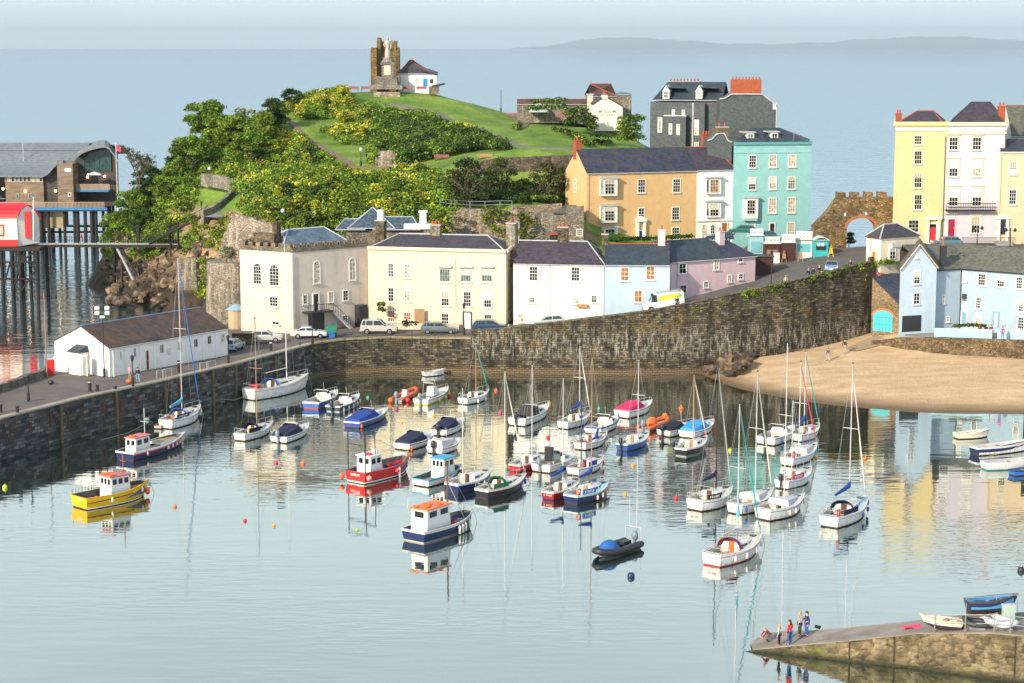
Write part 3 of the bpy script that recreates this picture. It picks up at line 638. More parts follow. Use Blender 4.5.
PALEST=stone((.28,.22,.17),(.52,.44,.36),(.16,.13,.10),2.2,(.52,.46,.38))
# --- white castellated tower house at the head of the pier
A=XY(241.4,241,4.2);Bc=XY(293.8,237.2,4.2);Cc=XY(368.3,244.6,4.2)
TOW=plaster((.62,.55,.47),.6,(.34,.31,.27))
root=thing('castellated_house','weathered white castellated house with arched windows and an outside stair at the pier head','house',(Bc.x,Bc.y,4.2))
D2=Vector((Cc.x-6.5,Cc.y+8)); D1=Vector((A.x+2,A.y+9)); poly=[A,Bc,Cc,D2,D1]; ztop=14.6
mb=MB(); mb.prism(poly,2.0,ztop); mb.build('wall',TOW,root)
par=MB(); fl=Fac(A,Bc); fr_=Fac(Bc,Cc)
for i in range(5):
 P,Q=poly[i],poly[(i+1)%5]; f=Fac(P,Q); k=.0
 par.box(f.P(f.L/2,ztop+.28,-.16),(f.L-.02,.5,.56),f.rz)
 n=max(3,int(f.L/1.05))
 for j in range(n): par.box(f.P((j+.5)*f.L/n,ztop+.80,-.16),(f.L/n*.58,.46,.48),f.rz)
par.build('battlements',stone((.16,.13,.09),(.34,.28,.2),(.1,.08,.06),3.5,None,lich=(.20,.17,.10)),root)
h=MB(); c1=[p.lerp(sum((q for q in poly),Vector((0,0)))/5,.16) for p in poly]; c2=[p.lerp(sum((q for q in poly),Vector((0,0)))/5,.62) for p in poly]
zt=ztop+2.35
# hipped lead roof behind the battlements
L=Fac(Bc,Cc); q=lambda a,o,z: L.P(a,z,o)
eav=[q(-.2,-2.0,ztop+.3),q(10.6,-2.0,ztop+.3),q(10.2,-7.8,ztop+.3),q(-1.2,-7.8,ztop+.3)]; rg=[q(2.6,-4.9,zt),q(8.2,-4.9,zt)]
h.add(eav+rg,[(0,1,5,4),(1,2,5),(2,3,4,5),(3,0,4),(0,1,2,3)]); rfo=h.build('roof',LEADB,root)
t_=MB(); t_.tube(rg[0],rg[1],.12,n=6); [t_.tube(eav[i],rg[j],.10,n=6) for i,j in((0,0),(1,1),(2,1),(3,0))]; [t_.tube(eav[i],eav[(i+1)%4],.10,n=6) for i in range(4)]; t_.build('lead_rolls',paint((.50,.56,.62),.5),rfo)
x=A.lerp(Bc,.42); nn=Fac(A,Bc).n; b=MB(); b.box((x.x-nn.x*1.3,x.y-nn.y*1.3,ztop+1.3),(3.2,1.6,1.6),fl.rz); b.box((x.x+1.2-nn.x*1.3,x.y-nn.y*1.3,ztop+2.0),(.7,.9,3.1),fl.rz); b.build('turret',DKST,root)
for u,v in((257.5,273.5),(274.5,275)): window(root,fl,u,v,8.5 if u<270 else 10,22,3,6,gl=GL,arch=True)
window(root,fl,274,301.5,9,10.5,3,3); window(root,fl,276,323,8,4,2,1,gl=GL)
for u,v in((316.8,272),(352.3,269)): window(root,fr_,u,v,7,23,2,5,arch=True,gl=GLC)
for u,v,w_,h_ in((305,299.5,5,10),(331,297,6,11),(345.5,295.5,6,11),(345,319,6,8)): window(root,fr_,u,v,w_,h_,2,3)
door(root,fr_,315.8,302.5,5,17,DARK); 
# balcony and outside stair
ba=fr_.hit(302,312)[0]; bb=fr_.hit(327,312)[0]; zb=fr_.hit(315,311)[1]
b=MB(); b.box(fr_.P((ba+bb)/2,zb,.75),(bb-ba,1.5,.18),fr_.rz); b.box(fr_.P(ba+.15,zb/2+2.1,1.3),(.14,.14,zb-4.3),fr_.rz); balc=b.build('balcony',DARK,root)
b=MB()
for k in range(12): a=ba+(bb-ba)*k/11; b.tube(fr_.P(a,zb,1.45),fr_.P(a,zb+1.0,1.45),.025,n=5)
b.tube(fr_.P(ba,zb+1.0,1.45),fr_.P(bb,zb+1.0,1.45),.035,n=5); b.build('railing',BLACKM,balc)
b=MB(); se=fr_.hit(347,334)[0]; ns=14
for k in range(ns): a=bb+(se-bb)*k/ns; z=zb+(4.3-zb)*k/ns; b.box(fr_.P(a+.15,z-.15,.75),((se-bb)/ns*1.05,1.3,.3),fr_.rz)
stair=b.build('outside_stair',LGREY,root)
b=MB(); b.tube(fr_.P(bb,zb+1,1.4),fr_.P(se,5.2,1.4),.035,n=5)
for k in range(9): a=bb+(se-bb)*k/8; z=zb+(4.3-zb)*k/8; b.tube(fr_.P(a,z,1.4),fr_.P(a,z+.98,1.4),.025,n=5)
b.build('handrail',BLACKM,stair)
b=MB(); b.box(fr_.P((ba+bb)/2+.3,5.6,.02),(2.3,.12,2.4),fr_.rz); b.build('garage_door',DARK,root)
b=MB(); b.box(fr_.P(fr_.hit(359,322)[0],5.7,.5),(1.3,1.0,2.9),fr_.rz); b.build('porch',DARK,root)
b=MB(); b.tube(fr_.P(-.05,4.3,.1),fr_.P(-.05,14.3,.1),.06,n=6); b.build('drainpipe',GREY,root)
# small round lean-to with blue roof at the left
p=XY(237,243,4.2); b=MB(); b.lathe((p.x,p.y,3),[(1.1,0),(1.1,3.6)],14); r0=thing('round_store','small round rendered store with a pale blue roof tucked left of the castellated house','shed',(p.x,p.y,4)); b.build('wall',plaster((.42,.33,.22),.4),r0); b=MB(); b.lathe((p.x,p.y,6.6),[(1.3,0),(1.25,.12),(.3,.7)],14); b.build('roof',paint((.25,.38,.5),.5),r0)
# --- cream house
A=XY(368.6,243.5,4.3);Bb=XY(506,239.3,4.3); CR=plaster((.70,.61,.46),.28,(.42,.33,.2))
hs=House('cream_house','long cream three storey house with shallow slate roof and parapet beside the castellated house','house',A,Bb,9,4.3,14.35,CR,foot=(XY(514.5,248.5,4.3),Vector((A.x+1.5,A.y+8.6))))
hs.walls(); hs.roof(1.5,3.2,3.0,SL_P,oh=-.35,ridge=paint((.45,.47,.5),.6)); hs.f
hs.band(hs.f,14.36,14.75,.0+.3,CR,'parapet'); hs.band(hs.right,14.36,14.75,.3,CR,'parapet')
for u,v in((391,270.3),(407.3,270.8),(391,294.5),(407.3,294.5)): window(hs.root,hs.f,u,v,6.6,14.5,2,4)
for u in(445,466,487): window(hs.root,hs.f,u,275.2,11.5,14,4,2,gl=GLG,fr=LGREY,fw=.14); hs.band(hs.f,*(hs.f.hit(u,267.5)[1],hs.f.hit(u,266)[1]),.35,LEAD,'window_hood',hs.f.hit(u-7,270)[0],hs.f.hit(u+7,270)[0])
for u,v in((445.3,298.5),(467.3,299),(487.7,300)): window(hs.root,hs.f,u,v,8.5,15.5,3,4,gl=GL)
for u,v,g_ in((391.5,316,GLW),(407.5,318,GLW),(445.2,319,GL),(488,320,GL)): window(hs.root,hs.f,u,v,8,12,3,3,gl=g_)
door(hs.root,hs.f,467.3,321,7,17,paint((.75,.78,.80),.4),paint((.06,.06,.065),.6))
hs.pipe(hs.f,455.7,258,308,paint((.70,.6,.4),.6)); window(hs.root,hs.right,510.3,315,3,8,1,2,gl=GLC)
hs.chimney(*XY(436,246,15)[:],14.5,17.2,1.3,.9,3,GREYST); hs.chimney(*XY(512,244.5,15)[:],12,17.6,1.2,1.6,3,GREYST)
p=XY(381,248,15); hs.chimney(p.x,p.y,13,17.6,1.2,1.2,1,DKST,poth=.2,label='tall dark stone chimney with a white banded stack'); b=MB(); b.box((p.x,p.y,18.4),(.75,.75,1.3),hs.f.rz); b.build('white_stack',WHITE,hs.rf)
# --- glazed pyramid roof house behind the tower
p=XY(345,255,15); q=XY(432,255,15); gh=House('skylight_house','low house behind the castellated house with pyramid shaped glazed skylight roofs','house',Vector((p.x,256)),Vector((q.x,256)),8,6,15.6,GREYST); gh.walls()
def pyr(u,hw,hh,zb,Yc,ridge=0):
 c=XY(u,Yc,16); b=MB(); e=[(c.x-hw,Yc-3,zb),(c.x+hw,Yc-3,zb),(c.x+hw,Yc+3,zb),(c.x-hw,Yc+3,zb)]; t1=(c.x-ridge,Yc,zb+hh);t2=(c.x+ridge+.01,Yc,zb+hh)
 b.add(e+[t1,t2],[(0,1,5,4),(1,2,5),(2,3,4,5),(3,0,4),(0,1,2,3)]); o=b.build('skylight',glass((.06,.09,.12),.25,'skylight_glass'),gh.root)
 b=MB(); [b.tube(e[i],(t1,t2,t2,t1)[i],.08,n=6) for i in range(4)]; b.tube(t1,t2,.08,n=6); [b.tube(e[i],e[(i+1)%4],.08,n=6) for i in range(4)]; b.build('glazing_bars',paint((.42,.48,.53),.5),o)
pyr(373,3.2,2.6,15.9,258.5); pyr(352,2.0,1.2,15.7,258.5,1.0); pyr(398,3.2,1.5,15.7,258.5,2.0)
b=MB(); p=XY(418,256,15); b.box((p.x,256.5,16.1),(3.8,1.5,.7)); p=XY(423,256,15); b.box((p.x,256.5,17.0),(.9,1.0,2.0)); b.box((p.x,256.5,18.1),(1.2,1.2,.25)); b.build('white_parapet',WHITE,gh.root)
# --- row: white, pale blue, pink cottages
WP=plaster((.82,.82,.80),.22)
A=XY(513.5,239.5,8);Bb=XY(603.5,237.6,8)
hs=House('white_cottage','bright white two storey cottage with purple slate hipped roof beside the sloping road','house',A,Bb,8.6,5,12.95,WP); hs.gable_walls(2.35,True,False,4); hs.roof(2.35,0,2.6,SL_P,oh=.18,shift=.5)
for u,v,w_,h_ in((533.5,273.5,9,15),(575.5,274,9,15)): window(hs.root,hs.f,u,v,w_,h_,3,4,gl=GL)
for u,v in((532,298),(576,299)): window(hs.root,hs.f,u,v,7,10.5,3,3)
window(hs.root,hs.f,594,299,6.5,8,2,2); window(hs.root,hs.f,521,318,6.5,9,2,2,gl=GLC); hs.pipe(hs.f,549.7,264,316)
b=MB(); a,z=hs.f.hit(582.5,305.5); b.box(hs.f.P(a,z,.25),(1.4,.45,.35),hs.f.rz); b.build('window_box',paint((.5,.22,.07),.8),hs.root)
p=XY(563,242.8,16); hs.chimney(p.x,p.y,13.2,17.2,1.3,.8,3,DKST)
A=XY(604.2,237.4,8);Bb=XY(669.5,237.0,8); LB=plaster((.42,.55,.68),.2)
hs=House('pale_blue_cottage','pale blue two storey cottage behind the parked white van with dark slate roof','house',A,Bb,8.4,6.4,13.0,LB); hs.gable_walls(2.1,True,True,4); hs.roof(2.1,0,0,SL_B,oh=.18,ridge=TERR,gend=.0)
for u,v in((624.8,274),(650.4,273)): window(hs.root,hs.f,u,v,9,14,2,3,gl=GLW)
window(hs.root,hs.f,638.3,296.3,8.5,12.5,2,2,gl=GLW)
p=XY(605,241.8,16); hs.chimney(p.x,p.y,13.5,16.4,.8,1.1,1,DKST)
p=XY(661.5,241.5,16); hs.chimney(p.x,p.y,13.0,17.0,.9,1.3,1,plaster((.66,.50,.53),.1),cap=paint((.66,.5,.53),.7))
A=XY(670.4,239.4,8);Bb=XY(755,246.6,10); PK=plaster((.66,.49,.53),.2)
f0=Fac(A,Bb); Mid=f0.P(f0.hit(725.5,262)[0],0); Mid=Vector((Mid.x,Mid.y))
hs=House('pink_cottage','long pink cottage with dark green slate roof stepping up the sloping road','house',A,Bb,7.6,7.6,13.1,PK); hs.walls(4,[(hs.A,hs.D,2.2)])
s1=House.__new__(House); s1.__dict__.update(hs.__dict__); s1.B=Mid; s1.C=Mid-f0.n*7.6; s1.roof(2.2,0,0,SL_B,oh=.16,ridge=None); hs.rf=s1.rf
s2=House.__new__(House); s2.__dict__.update(hs.__dict__); s2.A=Mid+f0.e*.02; s2.D=Mid-f0.n*7.6+f0.e*.02; s2.roof(1.75,0,1.8,SL_D,oh=.16,ridge=None)
for u,v,w_,h_,nx,ny in((682.5,268.5,8,11,2,2),(716.5,264.5,5.5,11,2,3),(740.5,260,5,4.5,2,1),(706,284.5,5.5,7,2,2),(729.5,278.5,4.5,7.5,2,2),(740.6,276.5,5,6,2,2),(683,289,7,9,2,2)): window(hs.root,hs.f,u,v,w_,h_,nx,ny)
hs.pipe(hs.f,676.7,263,297,paint((.5,.4,.43),.6)); p=XY(720,247.5,16); hs.chimney(p.x,p.y,14,16.2,.8,1.0,1,plaster((.66,.50,.53),.1),cap=paint((.66,.5,.53),.7))
# --- orange villa, white villa, teal villa
A=XY(586.3,272,12.2);Bb=XY(695.8,278,12.2); OR=plaster((.64,.42,.21),.25,(.4,.25,.12))
hs=House('orange_house','large orange three storey house with dark slate roof and stacked white bay windows','house',A,Bb,8.5,12.2,22.2,OR,foot=(Vector((Bb.x-3,Bb.y+8.3)),XY(565.3,280.2,12.2))); hs.gable_walls(3.1,True,False); hs.roof(3.1,0,0,SL_D,oh=.15,ridge=None)
for u,v in((641.5,186),(676.5,185.6)): window(hs.root,hs.f,u,v,8,14,3,4)
window(hs.root,hs.f,641.2,214.5,6.5,14,2,4); window(hs.root,hs.f,675.5,213.5,8,13.5,3,4); window(hs.root,hs.f,675.5,233.5,8,13,3,4)
for u,v,h_ in((607.5,187,17),(607.5,214,16.5),(608,236,17)):
 a0,a1,z0,z1=hs.f.rect(u,v,16,h_); b=MB(); b.box(hs.f.P((a0+a1)/2,(z0+z1)/2,.35),(a1-a0,.7,z1-z0),hs.f.rz); bay=b.build('bay_window',FRAME,hs.root)
 f2=Fac(hs.f.P(a0,0,.7),hs.f.P(a1,0,.7)); window(bay,f2,u+2,v,9.5,h_-3,3,4,gl=GL,sill=False,name='sash',fw=.05); window(bay,f2,u-5.5,v,3,h_-3,1,3,gl=GLC,sill=False,name='sash',fw=.05)
 b=MB(); b.box(hs.f.P((a0+a1)/2,z1+.12,.4),(a1-a0+.3,.95,.22),hs.f.rz); b.build('bay_roof',LEAD,bay)
door(hs.root,hs.f,640.2,238,3.8,14.5,paint((.03,.06,.25),.4),None)
b=MB()
for du in(-3.4,3.4): a,_=hs.f.hit(640.3+du,238); b.box(hs.f.P(a,13.6,.2),(.35,.4,2.9),hs.f.rz)
a,_=hs.f.hit(640.3,238); b.box(hs.f.P(a,15.25,.25),(1.7,.5,.35),hs.f.rz); b.add([hs.f.P(a-.9,15.43,.5),hs.f.P(a+.9,15.43,.5),hs.f.P(a,15.9,.5),hs.f.P(a-.9,15.43,0),hs.f.P(a+.9,15.43,0),hs.f.P(a,15.9,0)],[(0,1,2),(0,2,5,3),(1,4,5,2)]); b.build('door_surround',FRAME,hs.root)
window(hs.root,hs.left,575.2,186,2.6,13,1,3,gl=GLC,sill=False); hs.pipe(hs.f,588,174,240,paint((.6,.42,.2),.6))
p=XY(577.3,276.6,24); hs.chimney(p.x,p.y,24,26.6,.95,1.1,1,TERR,poth=.5,cap=TERR)
A2=Bb;B2=XY(733.8,280,12.2)
hw=House('white_villa','narrow white three storey house squeezed between the orange and the turquoise house','house',A2,B2,8.5,12.2,22.25,plaster((.80,.80,.79),.08)); hw.walls(); hw.roof(3.0,0,1.5,SL_P,oh=.12,ridge=TERR)
for v in(186,209.5):
 a0,a1,z0,z1=hw.f.rect(712.5,v,14.5,15.5); b=MB(); b.box(hw.f.P((a0+a1)/2,(z0+z1)/2,.25),(a1-a0,.5,z1-z0),hw.f.rz); bay=b.build('bay_window',FRAME,hw.root)
 f2=Fac(hw.f.P(a0,0,.5),hw.f.P(a1,0,.5)); window(bay,f2,714.2,v,8.5,12.5,3,4,gl=GLW if v<190 else GL,sill=False,name='sash',fw=.05); window(bay,f2,707.6,v,2.4,12.5,1,1,gl=GL,sill=False,name='sash',fw=.04)
 b=MB(); b.box(hw.f.P((a0+a1)/2,z1+.12,.3),(a1-a0+.5,.8,.2),hw.f.rz); b.build('bay_roof',LEAD,bay)
for u in(704,712.5): window(hw.root,hw.f,u,232,4.2,15,2,5,arch=True,sill=False,fw=.06)
door(hw.root,hw.f,724.3,231,5,16,paint((.40,.11,.03),.5))
hw.band(hw.f,hw.f.hit(712,221)[1],hw.f.hit(712,219)[1],.2,FRAME)
hw.chimney(*XY(706,288,25)[:],24.5,27,1.3,.8,3,TERR,cap=TERR)
A=XY(732.2,279,12.5);Bb=XY(809.6,281,12.5); TL=plaster((.25,.51,.53),.22,(.2,.4,.38))
ht=House('turquoise_house','turquoise four storey house with white sash windows behind the harbour kiosks','house',A,Bb,9.5,12.5,25.9,TL,ray=True); ht.walls(2,None); ht.roof(2.1,2.5,5,SL_B,oh=-.45,ridge=None)
ht.band(ht.f,25.92,26.3,.25,paint((.10,.34,.34),.6),'parapet'); ht.band(ht.f,24.7,24.85,.08,TL)
for u,v,w_,h_,g_ in((752.5,161.5,8,13,GL),(773,161,8,13,GLC),(792.3,160.7,8,13,GLC),(752,183.8,8,13,GL),(772.8,183,8,13,GLC),(791.5,182.8,8,13,GLG),(772.5,205.5,8,15.5,GLC),(791.5,205,8,16,GLC),(751.3,229.5,8,14,GLC),(791,229,8,14,GLC)): window(ht.root,ht.f,u,v,w_,h_,3,4,gl=g_)
a0,a1,z0,z1=ht.f.rect(749.7,208,14,20); b=MB(); b.box(ht.f.P((a0+a1)/2,(z0+z1)/2,.35),(a1-a0,.7,z1-z0),ht.f.rz); bay=b.build('bay_window',FRAME,ht.root); f2=Fac(ht.f.P(a0,0,.7),ht.f.P(a1,0,.7)); window(bay,f2,751,207,8,14,3,4,gl=GL,sill=False,name='sash',fw=.05)
b=MB(); b.box(ht.f.P((a0+a1)/2,z1+.12,.4),(a1-a0+.3,.95,.22),ht.f.rz); b.build('bay_roof',LEAD,bay); b=MB(); b.box(ht.f.P((a0+a1)/2,z0-.2,.35),(a1-a0-.1,.6,.35),ht.f.rz); b.build('bay_base',TL,bay)
door(ht.root,ht.f,772,231,4.5,15,DARK,fan=True)
for u,v in((750.5,137),(774.5,136.5)):
 f=Fac(ht.f.P(0,0,-1.6),ht.f.P(ht.f.L,0,-1.6)); a0,a1,z0,z1=f.rect(u,v,7.5,8.5); b=MB(); b.box(f.P((a0+a1)/2,(z0+z1)/2,-.9),(a1-a0,1.8,z1-z0),f.rz); d_=b.build('dormer',paint((.7,.7,.68),.5),ht.rf)
 f2=f; window(d_,f2,u,v+.5,5.5,7,2,2,sill=False,name='sash',fw=.05); b=MB(); b.box(f.P((a0+a1)/2-.2,z1+.08,-.9),(a1-a0+.8,2.2,.15),f.rz); b.build('dormer_roof',LEAD,d_)
b=MB(); a=ht.f.hit(795.5,142)[0]; b.tube(ht.f.P(a,26,-.8),ht.f.P(a,28.3,-.8),.03,n=5); b.tube(ht.f.P(a-.3,28.2,-.8),ht.f.P(a+.3,28.3,-.8),.03,n=5); b.build('aerial',STEEL,ht.root)
p=XY(722,283,27); ht.chimney(p.x,p.y,24,28.3,1.7,.9,2,BRICKO,poth=.6)
# shouldered slate-hung gable between
def shaped(name,label,pts,Y,depth,mat,z0,cope=None):
 P=[D(u,v,Y) for u,v in pts]; root=thing(name,label,'house',(P[0].x,Y,z0)); b=MB(); n=len(P)
 lo=[(P[0].x,Y,z0),(P[-1].x,Y,z0)]; ring=[tuple(p) for p in P]+[lo[1],lo[0]]; b.hexa(ring,[(x,y+depth,z) for x,y,z in ring]); b.build('wall',mat,root)
 if cope:
  b=MB(); b.path([(p.x,p.y-.1,p.z+.05) for p in P],.13,6); b.build('coping',cope,root)
 return root
g1=shaped('slate_hung_house','dark slate hung gable with shouldered top rising behind the white and turquoise houses',[(707.5,141),(712,139.5),(716.5,134.5),(724,133.5),(728,141),(731.8,142.5)],281.5,7,SLH,12.5,LEAD)
# tall slate-hung terrace
g2=shaped('slate_hung_terrace','tallest dark slate hung house with a broad orange brick chimney on its rounded gable',[(719.5,99.5),(725,98.5),(731.5,94.5),(762,94.5),(768,99),(774,103.5),(777,105)],292,9,SLH,13,LEAD)
f=Fac((D(719.5,99,292).x,292),(D(777,99,292).x,292)); 
b=MB(); a0,a1,z0,z1=f.rect(746.5,87.5,30,14.5); b.box(f.P((a0+a1)/2,(z0+z1)/2+.1,-.8),(a1-a0,1.4,z1-z0),0); ch=b.build('chimney',paint((.36,.09,.04),.85,.25,4),g2)
for k in range(9): b=MB(); b.lathe(f.P(a0+(a1-a0)*(k+.5)/9,z1+.1,-.8),[(.15,0),(.12,.4)],8); b.build('chimney_pot',POT,ch)
b=MB(); a,_=f.hit(774.5,105); b.box(f.P(a,D(0,106,292).z,.06),(.5,.1,1.0)); b.build('panel',WHITE,g2); f.rz
ps=MB(); a,_=f.hit(776,130); ps.tube(f.P(a,20,.08),f.P(a,31,.08),.07,n=6); ps.build('drainpipe',LGREY,g2)
A=XY(649.5,299,20);Bb=XY(720.5,296,20)
hg=House('slate_hung_block','grey slate hung block with white dormers, left of the brick chimney gable','house',A,Bb,8,13,31.6,SLH); hg.walls()
hg.roof(2.9,2.0,0,SL_B,oh=-.3,ridge=None)
b=MB(); f=hg.f; a0,a1,z0,z1=f.rect(676,132,22,32); b.box(f.P((a0+a1)/2,(13+z1)/2,.6),(a1-a0,1.2,z1-13),f.rz); b.build('projecting_wing',SLH,hg.root)
b=MB(); b.box(f.P((a0+a1)/2,z1+.08,.65),(a1-a0+.2,1.4,.16),f.rz); b.build('wing_coping',LGREY,hg.root)
b=MB(); a0,a1,z0,z1=f.rect(700,130,11,60); b.box(f.P((a0+a1)/2,(13+31.5)/2,.5),(a1-a0,1.0,18.4),f.rz); b.build('bay',SLH,hg.root)
b=MB(); a,_=f.hit(693,120); b.box(f.P(a,22,.1),(.16,.2,19),f.rz); a,_=f.hit(719,120); b.box(f.P(a,22,.1),(.16,.2,19),f.rz); b.build('corner_boards',LGREY,hg.root)
for u,v,w_,h_ in((660,125,4.5,15),(673.5,112.5,3,6.5),(683.5,113,3,6.5)): window(hg.root,f,u,v,w_,h_,1,2,gl=GLC,sill=False,fw=.14)
fo=Fac(f.P(0,0,1.2),f.P(f.L,0,1.2))
for u,v in((670.5,129),(678.2,129.5)): window(hg.root,fo,u,v,3.4,11,1,2,gl=GLC,sill=False,fw=.14)
fo=Fac(f.P(0,0,1.0),f.P(f.L,0,1.0))
for u,v,h_ in((696.7,127.5,15.5),(696.5,145.5,7)): window(hg.root,fo,u,v,4.6,h_,2,3,sill=False)
for u in(666,699):
 a0,a1,z0,z1=f.rect(u,94,6.5,10); b=MB(); b.box(f.P((a0+a1)/2,(z0+z1)/2-.2,-.6),(a1-a0,1.2,z1-z0-.4),f.rz); M_=(a0+a1)/2; b.hexa([f.P(a0-.1,z1-.4,0),f.P(a1+.1,z1-.4,0),f.P(M_,z1+.6,0)],[f.P(a0-.1,z1-.4,-3),f.P(a1+.1,z1-.4,-3),f.P(M_,z1+.6,-3)])
 dm=b.build('dormer',paint((.70,.70,.68),.5),hg.rf); window(dm,f,u,94.5,4.4,7,2,2,sill=False,name='sash',fw=.06)
 b=MB(); b.box(f.P(a1+1.0,z1+.1,-1.6),(2.4,2.6,.15),f.rz,tilt=(-.1,.05)); b.build('dormer_roof',SL_B,dm)
b=MB(); p=f.P(f.hit(689,95)[0],33.2,-2.2); b.box(p,(1.0,1.5,.06),f.rz,tilt=(.65,0)); b.build('rooflight',paint((.6,.68,.75),.2),hg.rf)
a,_=f.hit(678,80); p=f.P(a,0,-5.4); hg.chimney(p.x,p.y,30.5,34.6,4.9,1.2,9,BRICKO,poth=.4)
a,_=f.hit(709.5,82); p=f.P(a,0,-5.6); hg.chimney(p.x,p.y,31,34.0,2.7,1.1,0,TERR,cap=TERR)
# --- yellow, lilac and peach terrace houses on the right
A=XY(892,262,13.2);Bb=XY(943.3,262,13.2); YL=plaster((.66,.53,.28),.25,(.5,.4,.2))
hs=House('yellow_house','tall narrow pale yellow house with a red door at the left end of the terrace','house',A,Bb,9,13.2,29.4,YL,ray=True); hs.walls(); hs.roof(1.7,3.0,2,SL_P,oh=-.5,ridge=TERR)
hs.band(hs.f,29.41,29.95,.25,YL,'parapet'); hs.band(hs.f,28.75,29.1,.16,FRAME); hs.band(hs.left,29.41,29.95,.25,YL,'parapet')
for v,h_ in((140,9.5),(157.5,14),(180.3,15.5),(202,15.5),(226,13)): window(hs.root,hs.f,918 if v<220 else 913.5,v,8.5 if v<220 else 11,h_,3,3,gl=GL,fr=paint((.80,.76,.62),.5))
door(hs.root,hs.f,932.7,233,6.5,18,paint((.60,.03,.04),.35),fan=True); b=MB()
for du in(-5.5,5.5): a,_=hs.f.hit(932.7+du,232); b.box(hs.f.P(a,14.8,.2),(.4,.3,3.6),hs.f.rz)
a,_=hs.f.hit(932.7,232); b.box(hs.f.P(a,16.75,.25),(2.3,.5,.45),hs.f.rz); b.box(hs.f.P(a,13.1,.7),(1.8,1.3,.5),hs.f.rz); b.build('door_surround',paint((.82,.76,.58),.6),hs.root)
hs.pipe(hs.f,942,137,243,DARK); hs.chimney(*XY(898.5,264,30)[:],29,30.9,.7,.7,2,TERR,poth=.5,cap=TERR)
A=Bb;B2=XY(1002,262,13.2); LL=plaster((.58,.54,.62),.10)
hs=House('lilac_house','pale lilac house with cream window surrounds, black balcony and two crimson doors in the terrace','house',A,B2,9,13.2,29.4,LL,ray=True); hs.walls(); hs.roof(2.9,3.2,2.4,SL_P,oh=-.5,ridge=SL_P)
CRM=paint((.66,.58,.44),.6); hs.band(hs.f,29.41,29.9,.25,CRM,'parapet'); hs.band(hs.f,28.3,28.6,.14,CRM)
for u in(953.5,976.8):
 window(hs.root,hs.f,u,143.5,9.5,13.5,3,3,gl=GL,surround=(.2,CRM)); window(hs.root,hs.f,u,168.5,9.5,16.5,3,4,gl=GLC if u>960 else GL,surround=(.25,CRM)); window(hs.root,hs.f,u,197.3,10,18,3,4,gl=GL,surround=(.25,CRM))
 a0,a1,z0,z1=hs.f.rect(u,164.3,8.5,8); b=MB(); b.box(hs.f.P((a0+a1)/2,(z0+z1)/2,.065),(a1-a0,.02,z1-z0),hs.f.rz); b.build('window_blind',paint((.75,.75,.73),.8),hs.root)
 a0,a1,z0,z1=hs.f.rect(u,192.5,9,8.5); b=MB(); b.box(hs.f.P((a0+a1)/2,(z0+z1)/2,.065),(a1-a0,.02,z1-z0),hs.f.rz); b.build('window_blind',paint((.75,.75,.73),.8),hs.root)
window(hs.root,hs.f,975.5,225,9.5,17,3,4,gl=GL,surround=(.25,CRM))
door(hs.root,hs.f,951.3,227.5,6.5,16.5,paint((.32,.015,.07),.4),CRM); hs.band(hs.f,hs.f.hit(951,214)[1],hs.f.hit(951,212)[1],.3,CRM,'door_hood',hs.f.hit(944.5,214)[0],hs.f.hit(958,214)[0])
zb=hs.f.hit(960,210)[1]; a0=.05; a1=hs.f.hit(994,208)[0]; b=MB(); b.box(hs.f.P((a0+a1)/2,zb,.5),(a1-a0,1.0,.15),hs.f.rz); bal=b.build('balcony',BLACKM,hs.root); b=MB()
for k in range(30): a=a0+(a1-a0)*k/29; b.tube(hs.f.P(a,zb,.95),hs.f.P(a,zb+.95,.95),.025,n=4)
b.tube(hs.f.P(a0,zb+.97,.95),hs.f.P(a1,zb+.97,.95),.05,n=5); b.tube(hs.f.P(a0,zb+.5,.95),hs.f.P(a1,zb+.5,.95),.035,n=5); b.build('railing',BLACKM,bal)
p=XY(1001,264,30); hs.chimney(p.x,p.y,20,31.9,.9,.8,2,TERR,poth=.5,cap=TERR); hs.pipe(hs.f,1001.3,130,240,DARK)
b=MB(); b.box(hs.f.P(hs.f.hit(951,243)[0],13.3,.6),(1.6,1.2,.7),hs.f.rz); b.build('doorstep',LGREY,hs.root)
A=XY(996.5,260.8,13.2);B3=XY(1075,260.8,13.2); PC=plaster((.68,.53,.35),.12,(.5,.38,.2))
hs=House('peach_house','lower peach coloured house cut off by the right edge, with a black front door','house',A,B3,8,13.2,25.7,PC,ray=True); hs.walls(); hs.roof(1.6,0,0,SL_D,oh=.05,ridge=None)
hs.band(hs.f,25.72,25.9,.12,paint((.8,.7,.5),.6),'parapet')
for u,v,h_ in((1013.3,168,13.5),(1012.5,197,15.5),(1045,168,13.5),(1045,197,15.5),(1045,228,15.5)): window(hs.root,hs.f,u,v,8,h_,3,4,gl=GL)
a0,a1,z0,z1=hs.f.rect(1013.3,172,7,5.5); b=MB(); b.box(hs.f.P((a0+a1)/2,(z0+z1)/2,.065),(a1-a0,.02,z1-z0),hs.f.rz); b.build('window_blind',WHITE,hs.root)
door(hs.root,hs.f,1003,225.5,5.5,18,DARK,fan=True); b=MB()
for du in(-4.3,4.3): a,_=hs.f.hit(1003+du,225); b.box(hs.f.P(a,14.9,.15),(.32,.3,3.4),hs.f.rz)
a,_=hs.f.hit(1003,225); b.add([hs.f.P(a-.95,16.7,.3),hs.f.P(a+.95,16.7,.3),hs.f.P(a,17.3,.3),hs.f.P(a-.95,16.7,0),hs.f.P(a+.95,16.7,0),hs.f.P(a,17.3,0)],[(0,1,2),(0,2,5,3),(1,4,5,2),(0,3,4,1)]); b.build('door_surround',FRAME,hs.root)
b=MB()
for k in range(4): b.box(hs.f.P(a,12.9+.22*k,1.3-.3*k),(2.2,1.4,.22),hs.f.rz)
